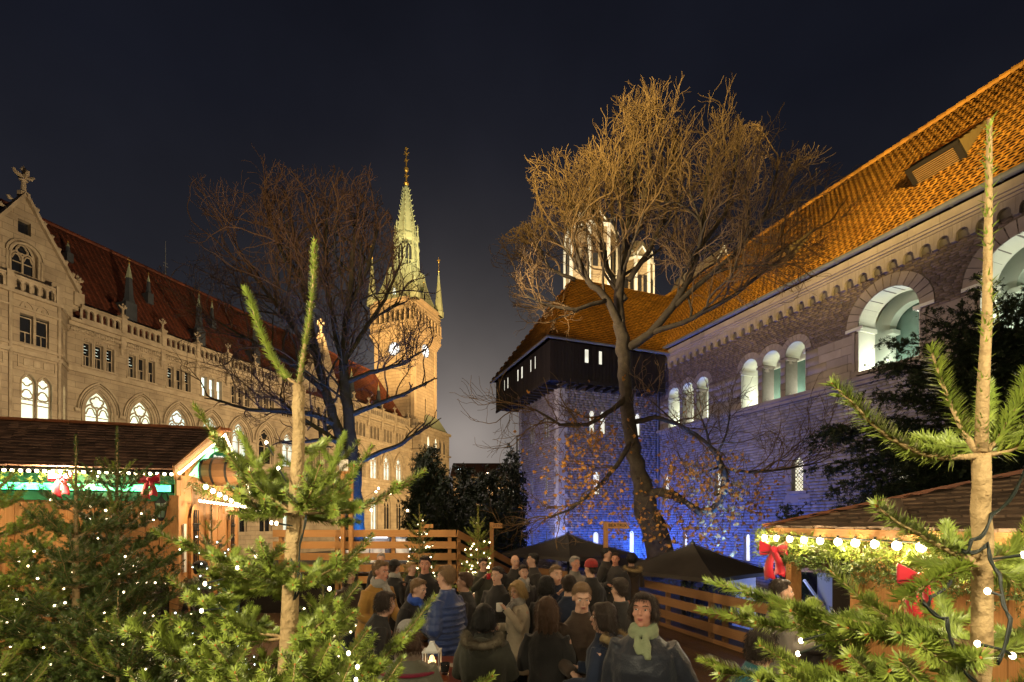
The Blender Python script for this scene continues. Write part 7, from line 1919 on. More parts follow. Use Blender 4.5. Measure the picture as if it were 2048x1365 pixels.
def town_behind():
    T = thing('street_house', 'distant houses with orange lit shop fronts seen through the dark shrubs', 'house', (at(1000,1045,95).x, 95, -.8))
    m = MB(); m.box(-9,8,0,8,0,12); m.build('wall', m_dom, T)
    for k in range(22):
        m = MB(); x = -8.5 + (k % 8)*2.0; z = 2 + (k//8)*3.1; m.box(x, x+1.1, -.1, .0, z, z+1.7); m.build('window', e_town if k % 3 else e_panew, T)
    m = MB(); m.box(-9.4,8.4,-.5,8.5,12,12.3); m.add([(-9.4,-.5,12.3),(8.4,-.5,12.3),(8.4,4,15),(-9.4,4,15)], [(0,1,2,3)]); m.build('roof', m_rtile2, T)
    for px, py, Y, lb in ((928,939,60,'distant street lamp with cool white light above the dark bush'), (982,947,70,'distant street lamp with orange light behind the loose shrub')):
        p = at(px, py, Y); S = thing('street_lamp', lb, 'street lamp', (p.x, p.y, -.8)); m = MB(); m.tube([(0,0,0),(0,0,p.z+.8)], .08, 6); m.build('pole', m_slate, S)
        m = MB(); m.ball((-.5,0,p.z+.75), .28, 8, 5, .5); m.ball((.5,0,p.z+.75), .28, 8, 5, .5); m.build('lamp_head', e_lampw if 'cool' in lb else e_bulb, S)
        m = MB(); m.tube([(-.5,0,p.z+.85),(.5,0,p.z+.85)], .04, 4); m.build('arm', m_slate, S)
    p = at(1034, 872, 160); S = thing('radio_mast', 'two thin pale masts far behind the palace block corner', 'mast', (p.x, 160, -.8)); m = MB(); m.tube([(0,0,0),(0,0,p.z+.8)], .25, 5); m.build('mast', m_white, S); m = MB(); m.tube([(1,0,0),(1,0,p.z+.4)], .2, 5); m.build('mast', m_white, S)
e_town = emis('orange_town_window', (1,.5,.16), 1.6, var=.5, vscale=.4); e_lampw = emis('cool_street_lamp', (.75,.9,1), 12)
town_behind()

# ------------------------------------------------------------------ people
FLOOR = .12
m_skin = mat('skin', (.58,.36,.26), (.50,.28,.20), .5, 9, spec=.35, contrast=.4); m_skinr = mat('ruddy_skin', (.55,.29,.20), (.46,.20,.14), .5, 9, spec=.35)
m_lip = mat('lips', (.42,.13,.11), None, .4, 8); m_eyew = mat('eye_white', (.6,.58,.55), None, .3, 5); m_eyed = mat('dark_iris', (.02,.015,.01), None, .2, 5)
def cloth(name, c, rough=.85, b=.25, sheen=.15, c2=None): return mat(name, c, c2 or tuple(v*.65 for v in c), rough, 7, bump=b, bscale=70, sheen=sheen)
CL = dict(black=cloth('black_wool', (.022,.02,.02)), navy=cloth('navy_cotton', (.016,.026,.06)), brown=cloth('dark_brown_cloth', (.06,.038,.026)), quilt=cloth('black_quilted_nylon', (.022,.026,.04), .45),
  cream=cloth('cream_wool', (.52,.44,.32)), olive=cloth('dark_olive_cotton', (.055,.055,.04)), greygreen=cloth('grey_green_nylon', (.19,.19,.14), .6), mustard=cloth('mustard_wool', (.42,.22,.045)),
  puffer=cloth('blue_puffer_nylon', (.025,.05,.17), .4), grey=cloth('grey_wool', (.22,.20,.18)), teal=cloth('teal_fleece', (.03,.13,.15)), charcoal=cloth('charcoal_wool', (.04,.038,.04)),
  jeans=cloth('blue_denim', (.05,.075,.14)), darkjeans=cloth('dark_denim', (.025,.03,.045)), red=cloth('maroon_trim', (.30,.02,.06)), scarfg=cloth('pale_green_scarf', (.26,.30,.17)), scarfp=cloth('patterned_scarf', (.45,.43,.40), c2=(.03,.03,.03)),
  scarfc=cloth('cream_brown_shawl', (.42,.34,.26), c2=(.16,.10,.08)), scarfgr=cloth('grey_scarf', (.36,.34,.31)), scarfy=cloth('blue_yellow_scarf', (.5,.38,.05), c2=(.03,.08,.3)), bluec=cloth('blue_collar', (.03,.09,.45)), redhat=cloth('red_knit', (.35,.03,.03)), greyhat=cloth('grey_knit', (.28,.26,.24)))
def hairm(name, c): return mat(name, c, tuple(v*.5 for v in c), .5, 5, stretch=(25,25,3), spec=.5, bump=.5, bscale=30)
HR = dict(dark=hairm('dark_brown_hair', (.035,.02,.013)), black=hairm('black_hair', (.012,.01,.01)), brown=hairm('brown_hair', (.11,.055,.028)), blond=hairm('blond_hair', (.50,.33,.13)), fair=hairm('fair_brown_hair', (.24,.14,.065)), grey=hairm('grey_hair', (.34,.32,.30)))
m_fur = mat('fur_trim', (.42,.32,.17), (.22,.15,.07), .9, 20); m_furg = mat('grey_fur', (.24,.20,.14), (.12,.10,.07), .9, 20); m_shoe = mat('black_leather', (.02,.016,.014), None, .4, 5)
def remesh(mb, vox, sm=3, disp=0.0, dsize=.12):
    me = bpy.data.meshes.new('tmp'); me.from_pydata(mb.v, [], mb.f); o = bpy.data.objects.new('tmp', me)
    r = o.modifiers.new('r', 'REMESH'); r.mode = 'VOXEL'; r.voxel_size = vox
    s = o.modifiers.new('s', 'SMOOTH'); s.iterations = sm; s.factor = .5
    if disp:
        t = bpy.data.textures.get('folds%d' % int(dsize*100)) or bpy.data.textures.new('folds%d' % int(dsize*100), 'CLOUDS'); t.noise_scale = dsize; t.noise_depth = 2
        d = o.modifiers.new('d', 'DISPLACE'); d.texture = t; d.strength = disp; d.mid_level = .5
    me2 = baked(o); bpy.data.meshes.remove(me)
    me2.polygons.foreach_set('use_smooth', [True]*len(me2.polygons)); return me2
def put(name, me, mt, parent):
    me.name = name; me.materials.clear(); me.materials.append(mt); o = bpy.data.objects.new(name, me); COL.objects.link(o); o.parent = parent; return o
def loft(mb, rings, n=16):
    """rings: (cx, cy, cz, rx, ry)"""
    V = []
    for cx, cy, cz, rx, ry in rings:
        for j in range(n): t = 2*PI*j/n; V.append((cx + rx*math.cos(t), cy + ry*math.sin(t), cz))
    k = len(rings); F = [(i*n+j, i*n+(j+1)%n, (i+1)*n+(j+1)%n, (i+1)*n+j) for i in range(k-1) for j in range(n)] + [tuple(reversed(range(n))), tuple((k-1)*n+j for j in range(n))]
    mb.add(V, F)
def ell(mb, c, rx, ry, rz, n=12, k=8, M=None):
    V = []; c = Vector(c)
    for i in range(1, k):
        for j in range(n): a = PI*i/k; t = 2*PI*j/n; v = Vector((rx*math.sin(a)*math.cos(t), ry*math.sin(a)*math.sin(t), -rz*math.cos(a))); V.append(c + (M @ v if M else v))
    F = [(i*n+j, i*n+(j+1)%n, (i+1)*n+(j+1)%n, (i+1)*n+j) for i in range(k-2) for j in range(n)]
    V += [c + (M @ Vector((0,0,-rz)) if M else Vector((0,0,-rz))), c + (M @ Vector((0,0,rz)) if M else Vector((0,0,rz)))]
    a, b = len(V)-2, len(V)-1; F += [(a, (j+1)%n, j) for j in range(n)] + [(b, (k-2)*n+j, (k-2)*n+(j+1)%n) for j in range(n)]; mb.add(V, F)
POSE = dict(down=((.235,.03,1.13),(.25,-.05,.88)), pocket=((.30,.06,1.15),(.20,-.11,.98)), hold=((.24,.02,1.15),(.10,-.25,1.19)), drink=((.25,-.09,1.20),(.07,-.22,1.44)), table=((.25,-.05,1.16),(.16,-.30,1.09)), cross=((.24,-.03,1.17),(-.02,-.21,1.20)), reach=((.24,-.16,1.22),(.18,-.42,1.18)))
def person(label, x, y, rz, H=1.75, fem=False, near=1, coat='black', hem=.80, legs='darkjeans', skin=None, hair='dark', hs='short', head=(0,0), arms=('down','down'), scarf=None, hood=None, hat=None, bulk=1.0, puff=False, lean=0.0, glasses=False, mug=None, trim=None, z0=FLOOR, fluff=True, quilt=False):
    k = H/1.75; T = thing('person', label, 'person', (x, y, z0), rz); T.scale = (k, k, k); skin = skin or m_skin
    vox = {2: .0075, 1: .012, 0: .02}[near]; sw = .93 if fem else 1.0; B = MB()
    LM = Matrix.Rotation(lean, 4, 'X')       # bend forward from the hips
    def bd(p): p = Vector(p); return p if p.z < .95 else (LM @ (p - Vector((0,0,.95)))) + Vector((0,0,.95))
    mbT = MB(); loft(mbT, [(0,0,.84,.155,.115),(0,0,.95,.17*(1.05 if fem else 1),.125),(0,0,1.08,.14,.10),(0,-.005,1.25,.165*sw,.115),(0,0,1.38,.18*sw,.105),(0,.005,1.45,.12,.085),(0,0,1.49,.065,.062),(0,-.008,1.58,.054,.058)], 16)
    B.add([bd(v) for v in mbT.v], mbT.f)
    HM = Matrix.Rotation(lean*.5 + head[1], 4, 'X'); HM = Matrix.Rotation(head[0], 4, 'Z') @ HM; HC = bd((0,-.012,1.655))
    def hp(p): return HC + (HM @ Vector(p))
    R3 = HM.to_3x3()
    ell(B, hp((0,.012,.025)), .073, .092, .092, 16, 10, R3); ell(B, hp((0,-.018,-.045)), .056, .062, .068, 14, 8, R3); ell(B, hp((0,-.058,-.088)), .026, .022, .022, 8, 6, R3)
    ell(B, hp((0,-.088,-.012)), .0105, .018, .022, 8, 6, R3); ell(B, hp((0,-.098,-.022)), .014, .012, .011, 8, 6, R3)
    ell(B, hp((0,-.072,.030)), .05, .016, .013, 10, 6, R3)
    for s in (-1, 1): ell(B, hp((s*.040,-.056,-.022)), .022, .02, .022, 8, 6, R3); ell(B, hp((s*.076,.008,-.005)), .009, .02, .03, 8, 6, R3)
    ell(B, hp((0,-.077,-.052)), .024, .012, .0065, 8, 6, R3); ell(B, hp((0,-.076,-.064)), .02, .012, .007, 8, 6, R3)
    C = MB(); bk = bulk
    Lg = MB(); Sh = MB()
    for s in (-1, 1):
        st = .02*s*0 + (.03 if s > 0 else -.02)
        hipp, kn, an = (s*.085,0,.92), (s*.095,-.02+st,.50), (s*.10,.02+st,.09)
        B.tube([hipp, kn, an], [.078,.052,.036], 10); B.tube([an, (s*.11,-.12+st,.035)], [.035,.028], 8)
        Lg.tube([hipp, ((hipp[0]+kn[0])/2,-.01,.72), kn, ((kn[0]+an[0])/2,.01+st,.3), (an[0],an[1],.06)], [.098,.088,.068,.064,.056], 10)
        ell(Sh, (s*.105,-.06+st,.04), .046, .125, .045, 10, 6); Sh.tube([(s*.10,.02+st,.02),(s*.10,.02+st,.14)], [.05,.05], 8)
    Lg.tube([(0,0,.82),(0,0,.98)], [.15,.15], 12)
    # arms and hands
    wr = []
    for s, nm in zip((-1, 1), arms):
        e, w = POSE[nm]; e = Vector((e[0]*s*sw, e[1], e[2])); w = Vector((w[0]*s, w[1], w[2])); sh = Vector((s*.178*sw, .0, 1.405))
        sh, e, w = bd(sh), bd(e), bd(w); B.tube([sh, sh.lerp(e,.5), e, e.lerp(w,.5), w], [.052,.046,.038,.036,.025], 10)
        d = (w - e).normalized(); sd = d.cross(Vector((0,0,1))); sd = sd.normalized() if sd.length > .1 else Vector((1,0,0)); nn = sd.cross(d); pc = w + d*.045
        Mh = Matrix((sd, d, nn)).transposed()
        ell(B, pc, .036, .05, .017, 10, 6, Mh)
        curl = .9 if nm in ('hold','drink','cross','table') else .35
        for i, (o_, L_) in enumerate(((-.027,.062),(-.009,.072),(.009,.068),(.027,.054))):
            a = pc + d*.03 + sd*o_; b = a + (d*math.cos(curl*.5) - nn*math.sin(curl*.5))*L_*.5; c_ = b + (d*math.cos(curl*1.6) - nn*math.sin(curl*1.6))*L_*.55; B.tube([a - d*.01, b, c_], [.0092,.0088,.0075], 6)
        th = pc - sd*.03*(-s) - d*.015; B.tube([th, th + (sd*s*.6 + d*.7 - nn*.35).normalized()*.035, th + (sd*s*.3 + d - nn*.6).normalized()*.062], [.012,.0105,.009], 6)
        bb = .066*bk; e2 = e.lerp(w,.0)
        C.tube([sh + Vector((-s*.03,0,.015)), sh.lerp(e,.5), e, e.lerp(w,.5), w - d*.0], [.075*bk,bb,.062*bk,.056*bk,.047*bk], 12)
        if puff:
            for q in range(7): t = (q+.5)/7; c0 = sh.lerp(e, min(1,t*2)) if t < .5 else e.lerp(w, t*2-1); ell(C, c0, .076*bk, .076*bk, .076*bk, 10, 6)
        wr.append((w, d, pc, nn, sd))
    body = put('body', remesh(B, vox, 2), skin, T)
    # coat
    fl = .03 if hem < .7 else .01
    rings = [(0,.0,hem,.20*bk+fl,.16*bk+fl)] + ([(0,0,.75,.195*bk+.01,.155*bk)] if hem < .7 else []) + [(0,0,.95,.188*bk,.152*bk),(0,0,1.10,.172*bk*(.93 if fem else 1),.140*bk),(0,-.005,1.26,.192*bk*sw,.152*bk),(0,0,1.38,.195*bk*sw,.135*bk),(0,.01,1.445,.135*bk,.11),(0,.012,1.50,.088,.085),(0,.012,1.535,.082,.08)]
    mc = MB(); loft(mc, rings, 20); C.add([bd(v) for v in mc.v], mc.f)
    if puff or quilt:
        st_ = .062 if puff else .05; z = hem + .03
        while z < 1.42:
            rr_ = .198*bk if z < 1.3 else .19*bk; mm = MB(); loft(mm, [(0,0,z-st_*.42,rr_*.9,.13*bk),(0,0,z,rr_+(.014 if puff else .004),.158*bk+(.014 if puff else .004)),(0,0,z+st_*.42,rr_*.9,.13*bk)], 18); C.add([bd(v) for v in mm.v], mm.f); z += st_
    co = put('coat', remesh(C, max(.010, vox*1.25), 3 if not puff else 1, .028, .16), CL[coat], T)
    put('trousers', remesh(Lg, .018, 2, .012, .12), CL[legs], T); put('shoes', remesh(Sh, .016, 2), m_shoe, T)
    # eyes, lips, brows
    if near:
        m = MB()
        for s in (-1, 1): ell(m, hp((s*.031,-.073,.008)), .0115, .008, .0065, 8, 6, R3)
        put('eyes', m.mesh('eyes', m_eyew, True), m_eyew, T)
        m = MB()
        for s in (-1, 1): ell(m, hp((s*.031,-.0795,.008)), .0055, .003, .0055, 8, 6, R3)
        put('irises', m.mesh('irises', m_eyed, True), m_eyed, T)
        m = MB(); ell(m, hp((0,-.0865,-.0535)), .022, .006, .0045, 8, 6, R3); ell(m, hp((0,-.0855,-.0625)), .018, .006, .005, 8, 6, R3); put('lips', m.mesh('lips', m_lip, True), m_lip, T)
        m = MB()
        for s in (-1, 1): m.tube([hp((s*.014,-.0875,.030)), hp((s*.033,-.086,.036)), hp((s*.052,-.074,.031))], [.003,.0042,.002], 5)
        put('eyebrows', m.mesh('eyebrows', HR[hair], True), HR[hair], T)
    # hair
    Hm = MB(); hm_ = HR[hair]
    if hs != 'bald':
        ell(Hm, hp((0,.030,.048)), .082, .090, .088, 16, 10, R3); ell(Hm, hp((0,-.028,.098)), .060, .048, .028, 12, 8, R3)
        if hs == 'short': ell(Hm, hp((0,.062,-.005)), .068, .045, .062, 12, 8, R3)
        if hs == 'medium': ell(Hm, hp((0,.055,-.02)), .082, .06, .085, 12, 8, R3); [ell(Hm, hp((s*.074,.005,.0)), .02, .042, .06, 8, 6, R3) for s in (-1, 1)]
        if hs in ('long', 'bob'):
            l = -.20 if hs == 'long' else -.10
            ell(Hm, hp((0,.06,-.03)), .088, .065, .10, 14, 8, R3)
            for q in range(7):
                a = -.25 + q*.61 - .0; cx_, cy_ = .078*math.cos(a), .015 + .07*math.sin(a); Hm.tube([hp((cx_,cy_,.04)), hp((cx_*1.12,cy_*1.1,-.06)), hp((cx_*1.15,cy_*1.25+.01,l))], [.028,.030,.016], 8)
            for s in (-1, 1): Hm.tube([hp((s*.05,-.05,.085)), hp((s*.082,-.035,.02)), hp((s*.085,-.02,l*.8))], [.02,.018,.012], 8)
        if hs == 'bun': ell(Hm, hp((0,.055,-.005)), .07, .05, .07, 12, 8, R3); ell(Hm, hp((0,.12,.05)), .035, .035, .035, 8, 6, R3)
        if hs == 'afro': ell(Hm, hp((0,.03,.045)), .11, .115, .115, 14, 10, R3)
        ho = put('hair', remesh(Hm, .011 if near else .016, 2, .012, .04), hm_, T)
        if near:
            N = Needles(); vs = ho.data.vertices; st_ = max(1, len(vs)//900)
            C0 = np.array([tuple(v.co) for v in vs])[::st_]; D0 = np.array([tuple(v.normal) for v in vs])[::st_]; D0 = D0*.5 + np.array([[0,0,-.9]]) + nr.normal(0,.2,D0.shape); D0 /= np.linalg.norm(D0, axis=1, keepdims=True)
            Ln = .05 if hs in ('long','bob','medium') else .022; N.C.append(C0); N.D.append(D0); N.U.append(np.cross(D0, nr.normal(0,1,D0.shape))); N.L.append(np.full(len(C0), Ln)); N.W.append(np.full(len(C0), .003)); N.build('hair_strands', hm_, ho)
    else:
        Hm.tube([hp((s_*.074,.03,-.0)) for s_ in (-1,1)], .01, 6); ell(Hm, hp((0,.045,.0)), .074, .062, .05, 12, 8, R3); put('hair', remesh(Hm, .012, 2), hm_, T)
    if scarf:
        S = MB(); 
        for q, (rr_, zz) in enumerate(((.076,1.495),(.080,1.52),(.070,1.55))):
            pts = [bd((rr_*math.cos(t)*1.05, rr_*math.sin(t)*.98+.0, zz + .012*math.sin(3*t+q))) for t in [2*PI*i/16 for i in range(17)]]; S.tube(pts, .023, 8, False)
        S.tube([bd((.03,-.10,1.5)), bd((.045,-.15,1.43)), bd((.05,-.168,1.36))], [.024,.028,.024], 8); S.tube([bd((-.03,-.10,1.5)), bd((-.02,-.15,1.44)), bd((0,-.168,1.39))], [.022,.026,.022], 8)
        put('scarf', remesh(S, .011, 2, .012, .05), CL[scarf], T)
    if hood:
        S = MB(); pts = [bd((.13*math.cos(t), .055+.10*math.sin(t), 1.48 - .035*math.sin(t))) for t in [-.35 + (PI+.7)*i/10 for i in range(11)]]; S.tube(pts, .045, 8); ell(S, bd((0,.13,1.42)), .12, .07, .10, 12, 8)
        put('hood', remesh(S, .013, 2, .012, .1), CL[coat], T)
        rim = [bd((.155*math.cos(t), .055+.135*math.sin(t), 1.505 - .05*math.sin(t))) for t in [-.35 + (PI+.7)*i/14 for i in range(15)]]
        fm = m_fur if hood == 'fur' else m_furg; F0 = MB(); F0.tube(rim, .034, 8); fo = put('fur_trim', F0.mesh('fur_trim', fm, True), fm, T)
        N = Needles(); 
        for _ in range(3): N.along(rim, 1500 if near > 1 else 700, .062, .0035, brush=4, lean=.25)
        N.build('fur', fm, fo)
    if hat:
        S = MB(); hm2 = CL[{'beanie': 'greyhat', 'redbeanie': 'redhat', 'dark': 'black', 'brim': 'black'}[hat]]; ell(S, hp((0,.018,.065)), .09, .104, .085, 16, 10, R3)
        if hat == 'brim':
            pts = [hp((.135*math.cos(t), .01+.145*math.sin(t), .058)) for t in [2*PI*i/20 for i in range(20)]]; S.add([hp((0,.01,.07))] + pts, [(0, i+1, (i+1)%20+1) for i in range(20)]); S.add([hp((0,.01,.045))] + pts, [(0, (i+1)%20+1, i+1) for i in range(20)])
        else: pts = [hp((.082*math.cos(t), .014+.096*math.sin(t), .038)) for t in [2*PI*i/16 for i in range(17)]]; S.tube(pts, .014, 6, False)
        put('hat', remesh(S, .011, 1), hm2, T)
    if glasses:
        m = MB()
        for s in (-1, 1): m.tube([hp((s*.033+.022*math.cos(t),-.098,.008+.017*math.sin(t))) for t in [2*PI*i/12 for i in range(13)]], .0022, 4, False); m.tube([hp((s*.055,-.098,.012)), hp((s*.077,-.01,.014))], .0022, 4)
        m.tube([hp((-.011,-.099,.012)), hp((.011,-.099,.012))], .0022, 4); put('glasses', m.mesh('glasses', m_iron), m_iron, T)
    if trim:
        m = MB(); m2 = MB(); loft(m2, [(0,0,1.395,.18*bk,.145*bk),(0,0,1.42,.17*bk,.14*bk)], 20); m.add([bd(v) for v in m2.v], m2.f); 
        for s in (-1, 1): m.tube([bd((s*.17*bk,.02,1.02)), bd((s*.19*bk,.05,1.2))], .022, 6)
        put('coat_trim', remesh(m, .013, 1), CL[trim], T)
    m = MB()
    for q in range(3): z = 1.12 - q*.12; p = bd((.015, -.158*bk-.006, z)); ell(m, p, .009, .006, .009, 8, 4)
    put('coat_buttons', m.mesh('coat_buttons', m_iron), m_iron, T)
    if mug is not None:
        w, d, pc, nn, sd = wr[mug[0]]; p = T.matrix_world @ Vector((0,0,0)); q = pc + d*.03 - nn*.05
        W_ = Matrix.Translation(Vector((x,y,z0))) @ Matrix.Rotation(rz, 4, 'Z') @ Matrix.Scale(k, 4); c = W_ @ q
        U = thing('mug', mug[1], 'mug', c); mm = MB(); mm.lathe([(.034,-.05),(.038,-.045),(.038,.05),(.033,.05),(.03,-.03)], 14); mm.build('mug_wall', mug[2] if len(mug) > 2 else m_paper, U, True)
        mm = MB(); mm.tube([(.036,0,.03),(.062,0,.02),(.062,0,-.015),(.036,0,-.03)], .006, 6); mm.build('handle', mug[2] if len(mug) > 2 else m_paper, U, True)
    return T
def PP(px, py, H=1.78, dz=0.0):
    """floor position of a person of height H whose head the photograph shows at px,py"""
    hz = FLOOR + .945*H - dz; Y = (2.5 - hz)/((py-1045)/1000); return ((px-1024)/1000*Y, Y)
D2 = math.radians
def P(px, py, H, label, rz, dz=0, **kw):
    x, y = PP(px, py, H, dz); return person(label, x, y, D2(rz), H=H, **kw)
m_redmug = mat('red_mug', (.45,.02,.03), None, .3, 4)
P(1287,1222,1.84, 'man in black quilted jacket and pale green scarf with one hand at his pocket', -22, near=2, coat='quilt', hem=.78, legs='jeans', skin=m_skinr, hair='dark', hs='medium', head=(-.1,-.15), arms=('down','pocket'), scarf='scarfg', bulk=1.18)
P(1208,1236,1.70, 'dark haired woman in navy coat with pale fur hood, seen from behind looking left', -112, fem=True, near=2, coat='navy', hem=.55, hair='dark', hs='bob', head=(.15,.0), arms=('hold','table'), hood='fur', bulk=1.02)
P(1163,1196,1.80, 'man in dark brown jacket looking down behind the red topped table', 8, near=2, coat='brown', hem=.8, hair='fair', hs='short', head=(-.1,.25), arms=('table','hold'), bulk=1.1)
P(1094,1222,1.70, 'woman with long brown hair and black coat standing with her back turned, centre of crowd', 165, fem=True, near=2, coat='black', hem=.45, hair='brown', hs='long', arms=('hold','hold'))
P(1036,1182,1.64, 'blonde woman in cream coat and patterned scarf looking into her cup', -60, fem=True, near=2, coat='cream', hem=.62, hair='blond', hs='bob', head=(.2,.3), arms=('hold','drink'), scarf='scarfp', mug=(1,'pale cup held by the blonde woman in the cream coat'))
P(968,1238,1.66, 'person in dark olive parka with thick grey fur hood, back to us', 172, fem=True, near=2, coat='olive', hem=.5, hair='black', hs='bob', arms=('table','table'), hood='grey', bulk=1.25, head=(0,.2))
P(815,1278,1.62, 'person in grey green coat with maroon trim and wrapped shawl, back to us', 176, fem=True, near=2, coat='greygreen', hem=.5, hair='brown', hs='bob', hat='beanie', scarf='scarfc', arms=('table','table'), bulk=1.35, trim='red', head=(0,.35))
P(893,1156,1.86, 'man in blue puffer jacket turned away to the left', -118, near=2, coat='puffer', puff=True, hem=.78, hair='fair', hs='short', arms=('hold','hold'), bulk=1.12, mug=(0,'dark mug in the hand of the man in the blue puffer jacket', m_redmug))
P(745,1140,1.88, 'man in mustard coat and grey scarf bending towards the table', 62, near=2, coat='mustard', hem=.55, hair='fair', hs='short', skin=m_skinr, lean=.18, arms=('table','table'), scarf='scarfgr', bulk=1.15)
P(850,1130,1.84, 'ruddy faced man in black coat facing us between hat and blue puffer', 5, near=1, coat='black', hair='dark', hs='short', skin=m_skinr, arms=('hold','down'), bulk=1.1)
P(789,1136,1.72, 'person in black coat and black brimmed hat behind the mustard coat', 150, near=1, coat='black', hem=.55, hair='dark', hs='short', hat='brim', scarf='scarfgr')
P(822,1138,1.66, 'blonde woman with pinned up hair beside the brimmed hat', 60, fem=True, near=1, coat='black', hair='blond', hs='bun')
P(806,1172,1.72, 'fair haired person in black jacket with bright blue collar bending over the table', 70, near=1, coat='charcoal', hair='fair', hs='short', lean=.3, scarf='bluec', arms=('table','table'))
P(762,1119,1.74, 'grey haired person far back against the yellow railing', 10, near=0, coat='charcoal', hair='grey', hs='short')
P(966,1130,1.70, 'dark haired woman with glasses and red mug beside the lit fir', 25, fem=True, near=1, coat='olive', hem=.5, hair='dark', hs='bun', glasses=True, arms=('drink','hold'), mug=(0,'red mug of the woman with glasses', m_redmug))
P(1030,1124,1.76, 'bald man in black coat before the ramp fence', 15, near=1, coat='black', hair='grey', hs='bald', arms=('pocket','pocket'))
P(1066,1121,1.80, 'dark haired man with black coat facing the bald man', -75, near=1, coat='black', hair='black', hs='short', arms=('hold','hold'), bulk=1.1)
P(1047,1146,1.68, 'short haired woman with patterned scarf behind the blonde woman', 12, fem=True, near=1, coat='charcoal', hair='dark', hs='short', scarf='scarfp')
P(1112,1150,1.78, 'man in dark blue coat with one hand raised to his face', 20, near=1, coat='navy', hair='fair', hs='short', arms=('drink','hold'))
P(1150,1128,1.76, 'man in grey jacket behind the raised hand', 30, near=1, coat='grey', hair='grey', hs='short', skin=m_skinr)
P(1182,1138,1.80, 'person in black coat and red knitted hat turned away', -140, near=1, coat='black', hair='dark', hs='short', hat='redbeanie', bulk=1.1)
P(1213,1110,1.84, 'tall dark haired man in black parka at the post with the word beatrix', 60, near=1, coat='black', hem=.62, hair='black', hs='short', bulk=1.1, arms=('pocket','hold'))
P(1231,1119,1.76, 'man mostly hidden behind the tall man in the parka', -20, near=1, coat='charcoal', hair='dark', hs='short', skin=m_skinr, arms=('hold','down'))
P(1263,1121,1.72, 'curly black haired woman in brown coat and jeans leaning on the long brown railing', 190, fem=True, near=1, coat='brown', hem=.66, legs='jeans', hair='black', hs='afro', hood='fur', arms=('hold','table'))
P(338,1137,1.78, 'man with glasses and dark coat beside the firs by the hut, in profile', 84, near=1, coat='brown', hair='fair', hs='short', glasses=True, scarf='red', hem=.6, arms=('down','pocket'))
P(402,1140,1.74, 'person in black hat and brown fur collared coat at the hut', 115, near=1, coat='brown', hair='black', hs='short', hat='dark', hood='grey', hem=.6)
P(458,1150,1.70, 'woman in teal jacket behind the tall lit fir', -60, fem=True, near=1, coat='teal', hair='brown', hs='long', arms=('hold','hold'))
P(1562,1185,1.78, 'man in grey coat with blue and yellow scarf below the far red bow', 78, near=1, coat='grey', hem=.7, hair='dark', hs='short', scarf='scarfy', arms=('hold','hold'))
P(1628,1218,1.50, 'woman in grey knitted cap at the food hut counter', 35, fem=True, near=1, coat='charcoal', hair='blond', hs='bob', hat='beanie', glasses=True, arms=('hold','hold'))
P(1488,1292,1.66, 'dark haired person in teal and grey jacket low behind the fir branches', 100, near=1, coat='teal', hair='dark', hs='medium', lean=.2, arms=('table','table'))
for px, py, lb in ((1372,1152,'person in blue light just beyond the long brown railing, nearest the curly haired woman'), (1415,1158,'second person in blue light beyond the long brown railing'), (1452,1163,'person in blue light under the edge of the second parasol')):
    Yp = 12.6; hz = 2.5 - (py-1045)/1000*Yp; person(lb, (px-1024)/1000*Yp, Yp, rng.uniform(-1,1), H=1.72, near=0, coat='charcoal', hair='fair', hs='short', z0=hz-.945*1.72)
P(995,1152,1.74, 'person in black wool coat right behind the farthest barrel table', -30, near=1, coat='black', hair='dark', hs='short', arms=('hold','hold'))
P(1092,1172,1.70, 'dark haired woman in charcoal coat behind the brown haired woman', 150, fem=True, near=1, coat='charcoal', hair='black', hs='bob', hem=.6)
P(735,1205,1.68, 'person in black coat leaning low in front of the mustard coat', 110, near=1, coat='black', hair='dark', hs='medium', lean=.25, arms=('table','table'))
P(1240,1180,1.76, 'man in black jacket half hidden behind the dark haired woman with fur hood', -150, near=1, coat='black', hair='dark', hs='short')
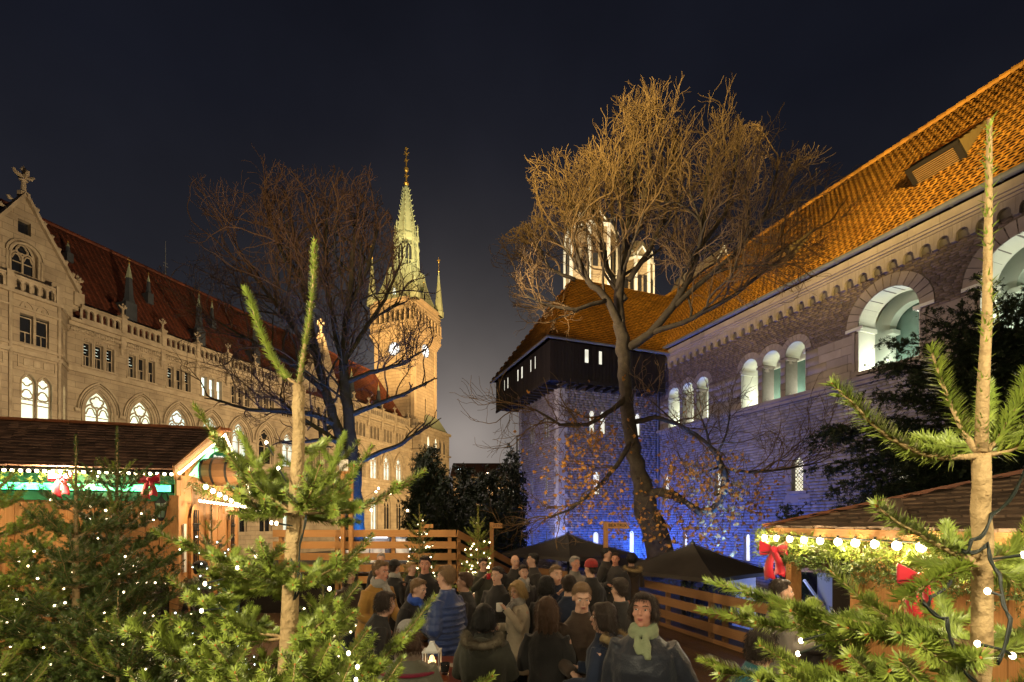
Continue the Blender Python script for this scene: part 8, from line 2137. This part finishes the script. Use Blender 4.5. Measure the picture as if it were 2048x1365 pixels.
P(930,1165,1.72, 'dark clad person between the blue puffer jacket and the lit fir', -100, near=1, coat='charcoal', hair='brown', hs='short', hem=.6)
P(1138,1172,1.74, 'person in navy coat behind the man in the dark brown jacket', 170, near=1, coat='navy', hair='dark', hs='short', bulk=1.1)
P(700,1150,1.70, 'woman in dark coat between the fir trunk and the mustard coat', 40, fem=True, near=1, coat='brown', hair='dark', hs='long')
# flames of the tables light the faces around them


# ------------------------------------------------------------------ pieces that can be picked apart become parts of their own
def split_loose(o):
    me = o.data; n = len(me.vertices)
    if me.users > 1 or n > 4000: return
    par = list(range(n))
    def find(a):
        while par[a] != a: par[a] = par[par[a]]; a = par[a]
        return a
    for p in me.polygons:
        v = p.vertices; a = find(v[0])
        for b in v[1:]:
            b = find(b)
            if a != b: par[b] = a
    co = [v.co.copy() for v in me.vertices]; groups = {}
    for p in me.polygons: groups.setdefault(find(p.vertices[0]), []).append(p)
    if not 2 <= len(groups) <= 14: return
    for k, ps in enumerate(groups.values()):
        ix = {}; V = []; F = []; M = []
        for p in ps:
            f = []
            for i in p.vertices:
                if i not in ix: ix[i] = len(V); V.append(co[i])
                f.append(ix[i])
            F.append(f); M.append(p.use_smooth)
        m2 = bpy.data.meshes.new(o.name); m2.from_pydata(V, [], F); [m2.materials.append(m) for m in me.materials]; m2.polygons.foreach_set('use_smooth', M)
        if k == 0: o.data = m2
        else:
            c = bpy.data.objects.new(o.name.split('.')[0], m2); COL.objects.link(c); c.parent = o.parent; c.location = o.location; c.rotation_euler = o.rotation_euler; c.scale = o.scale
for o in list(COL.objects):
    if o.type == 'MESH' and o.parent and not o.children and not o.get('kind') and o.name.split('.')[0] in ('window_surround','impost','slit_pane','barrel_head','carved_panel','shaft','ceiling_lamp','slit_window','pane','corner_pier','string_course','corbel_course','gallery_wall','turret_finial','stall_post','hoop','hinge','lattice','window_frame','wall','pedestal'):
        if o.name.split('.')[0] in ('window_frame','lattice','hoop') : continue
        split_loose(o)
bpy.data.scenes.remove(BENCH)
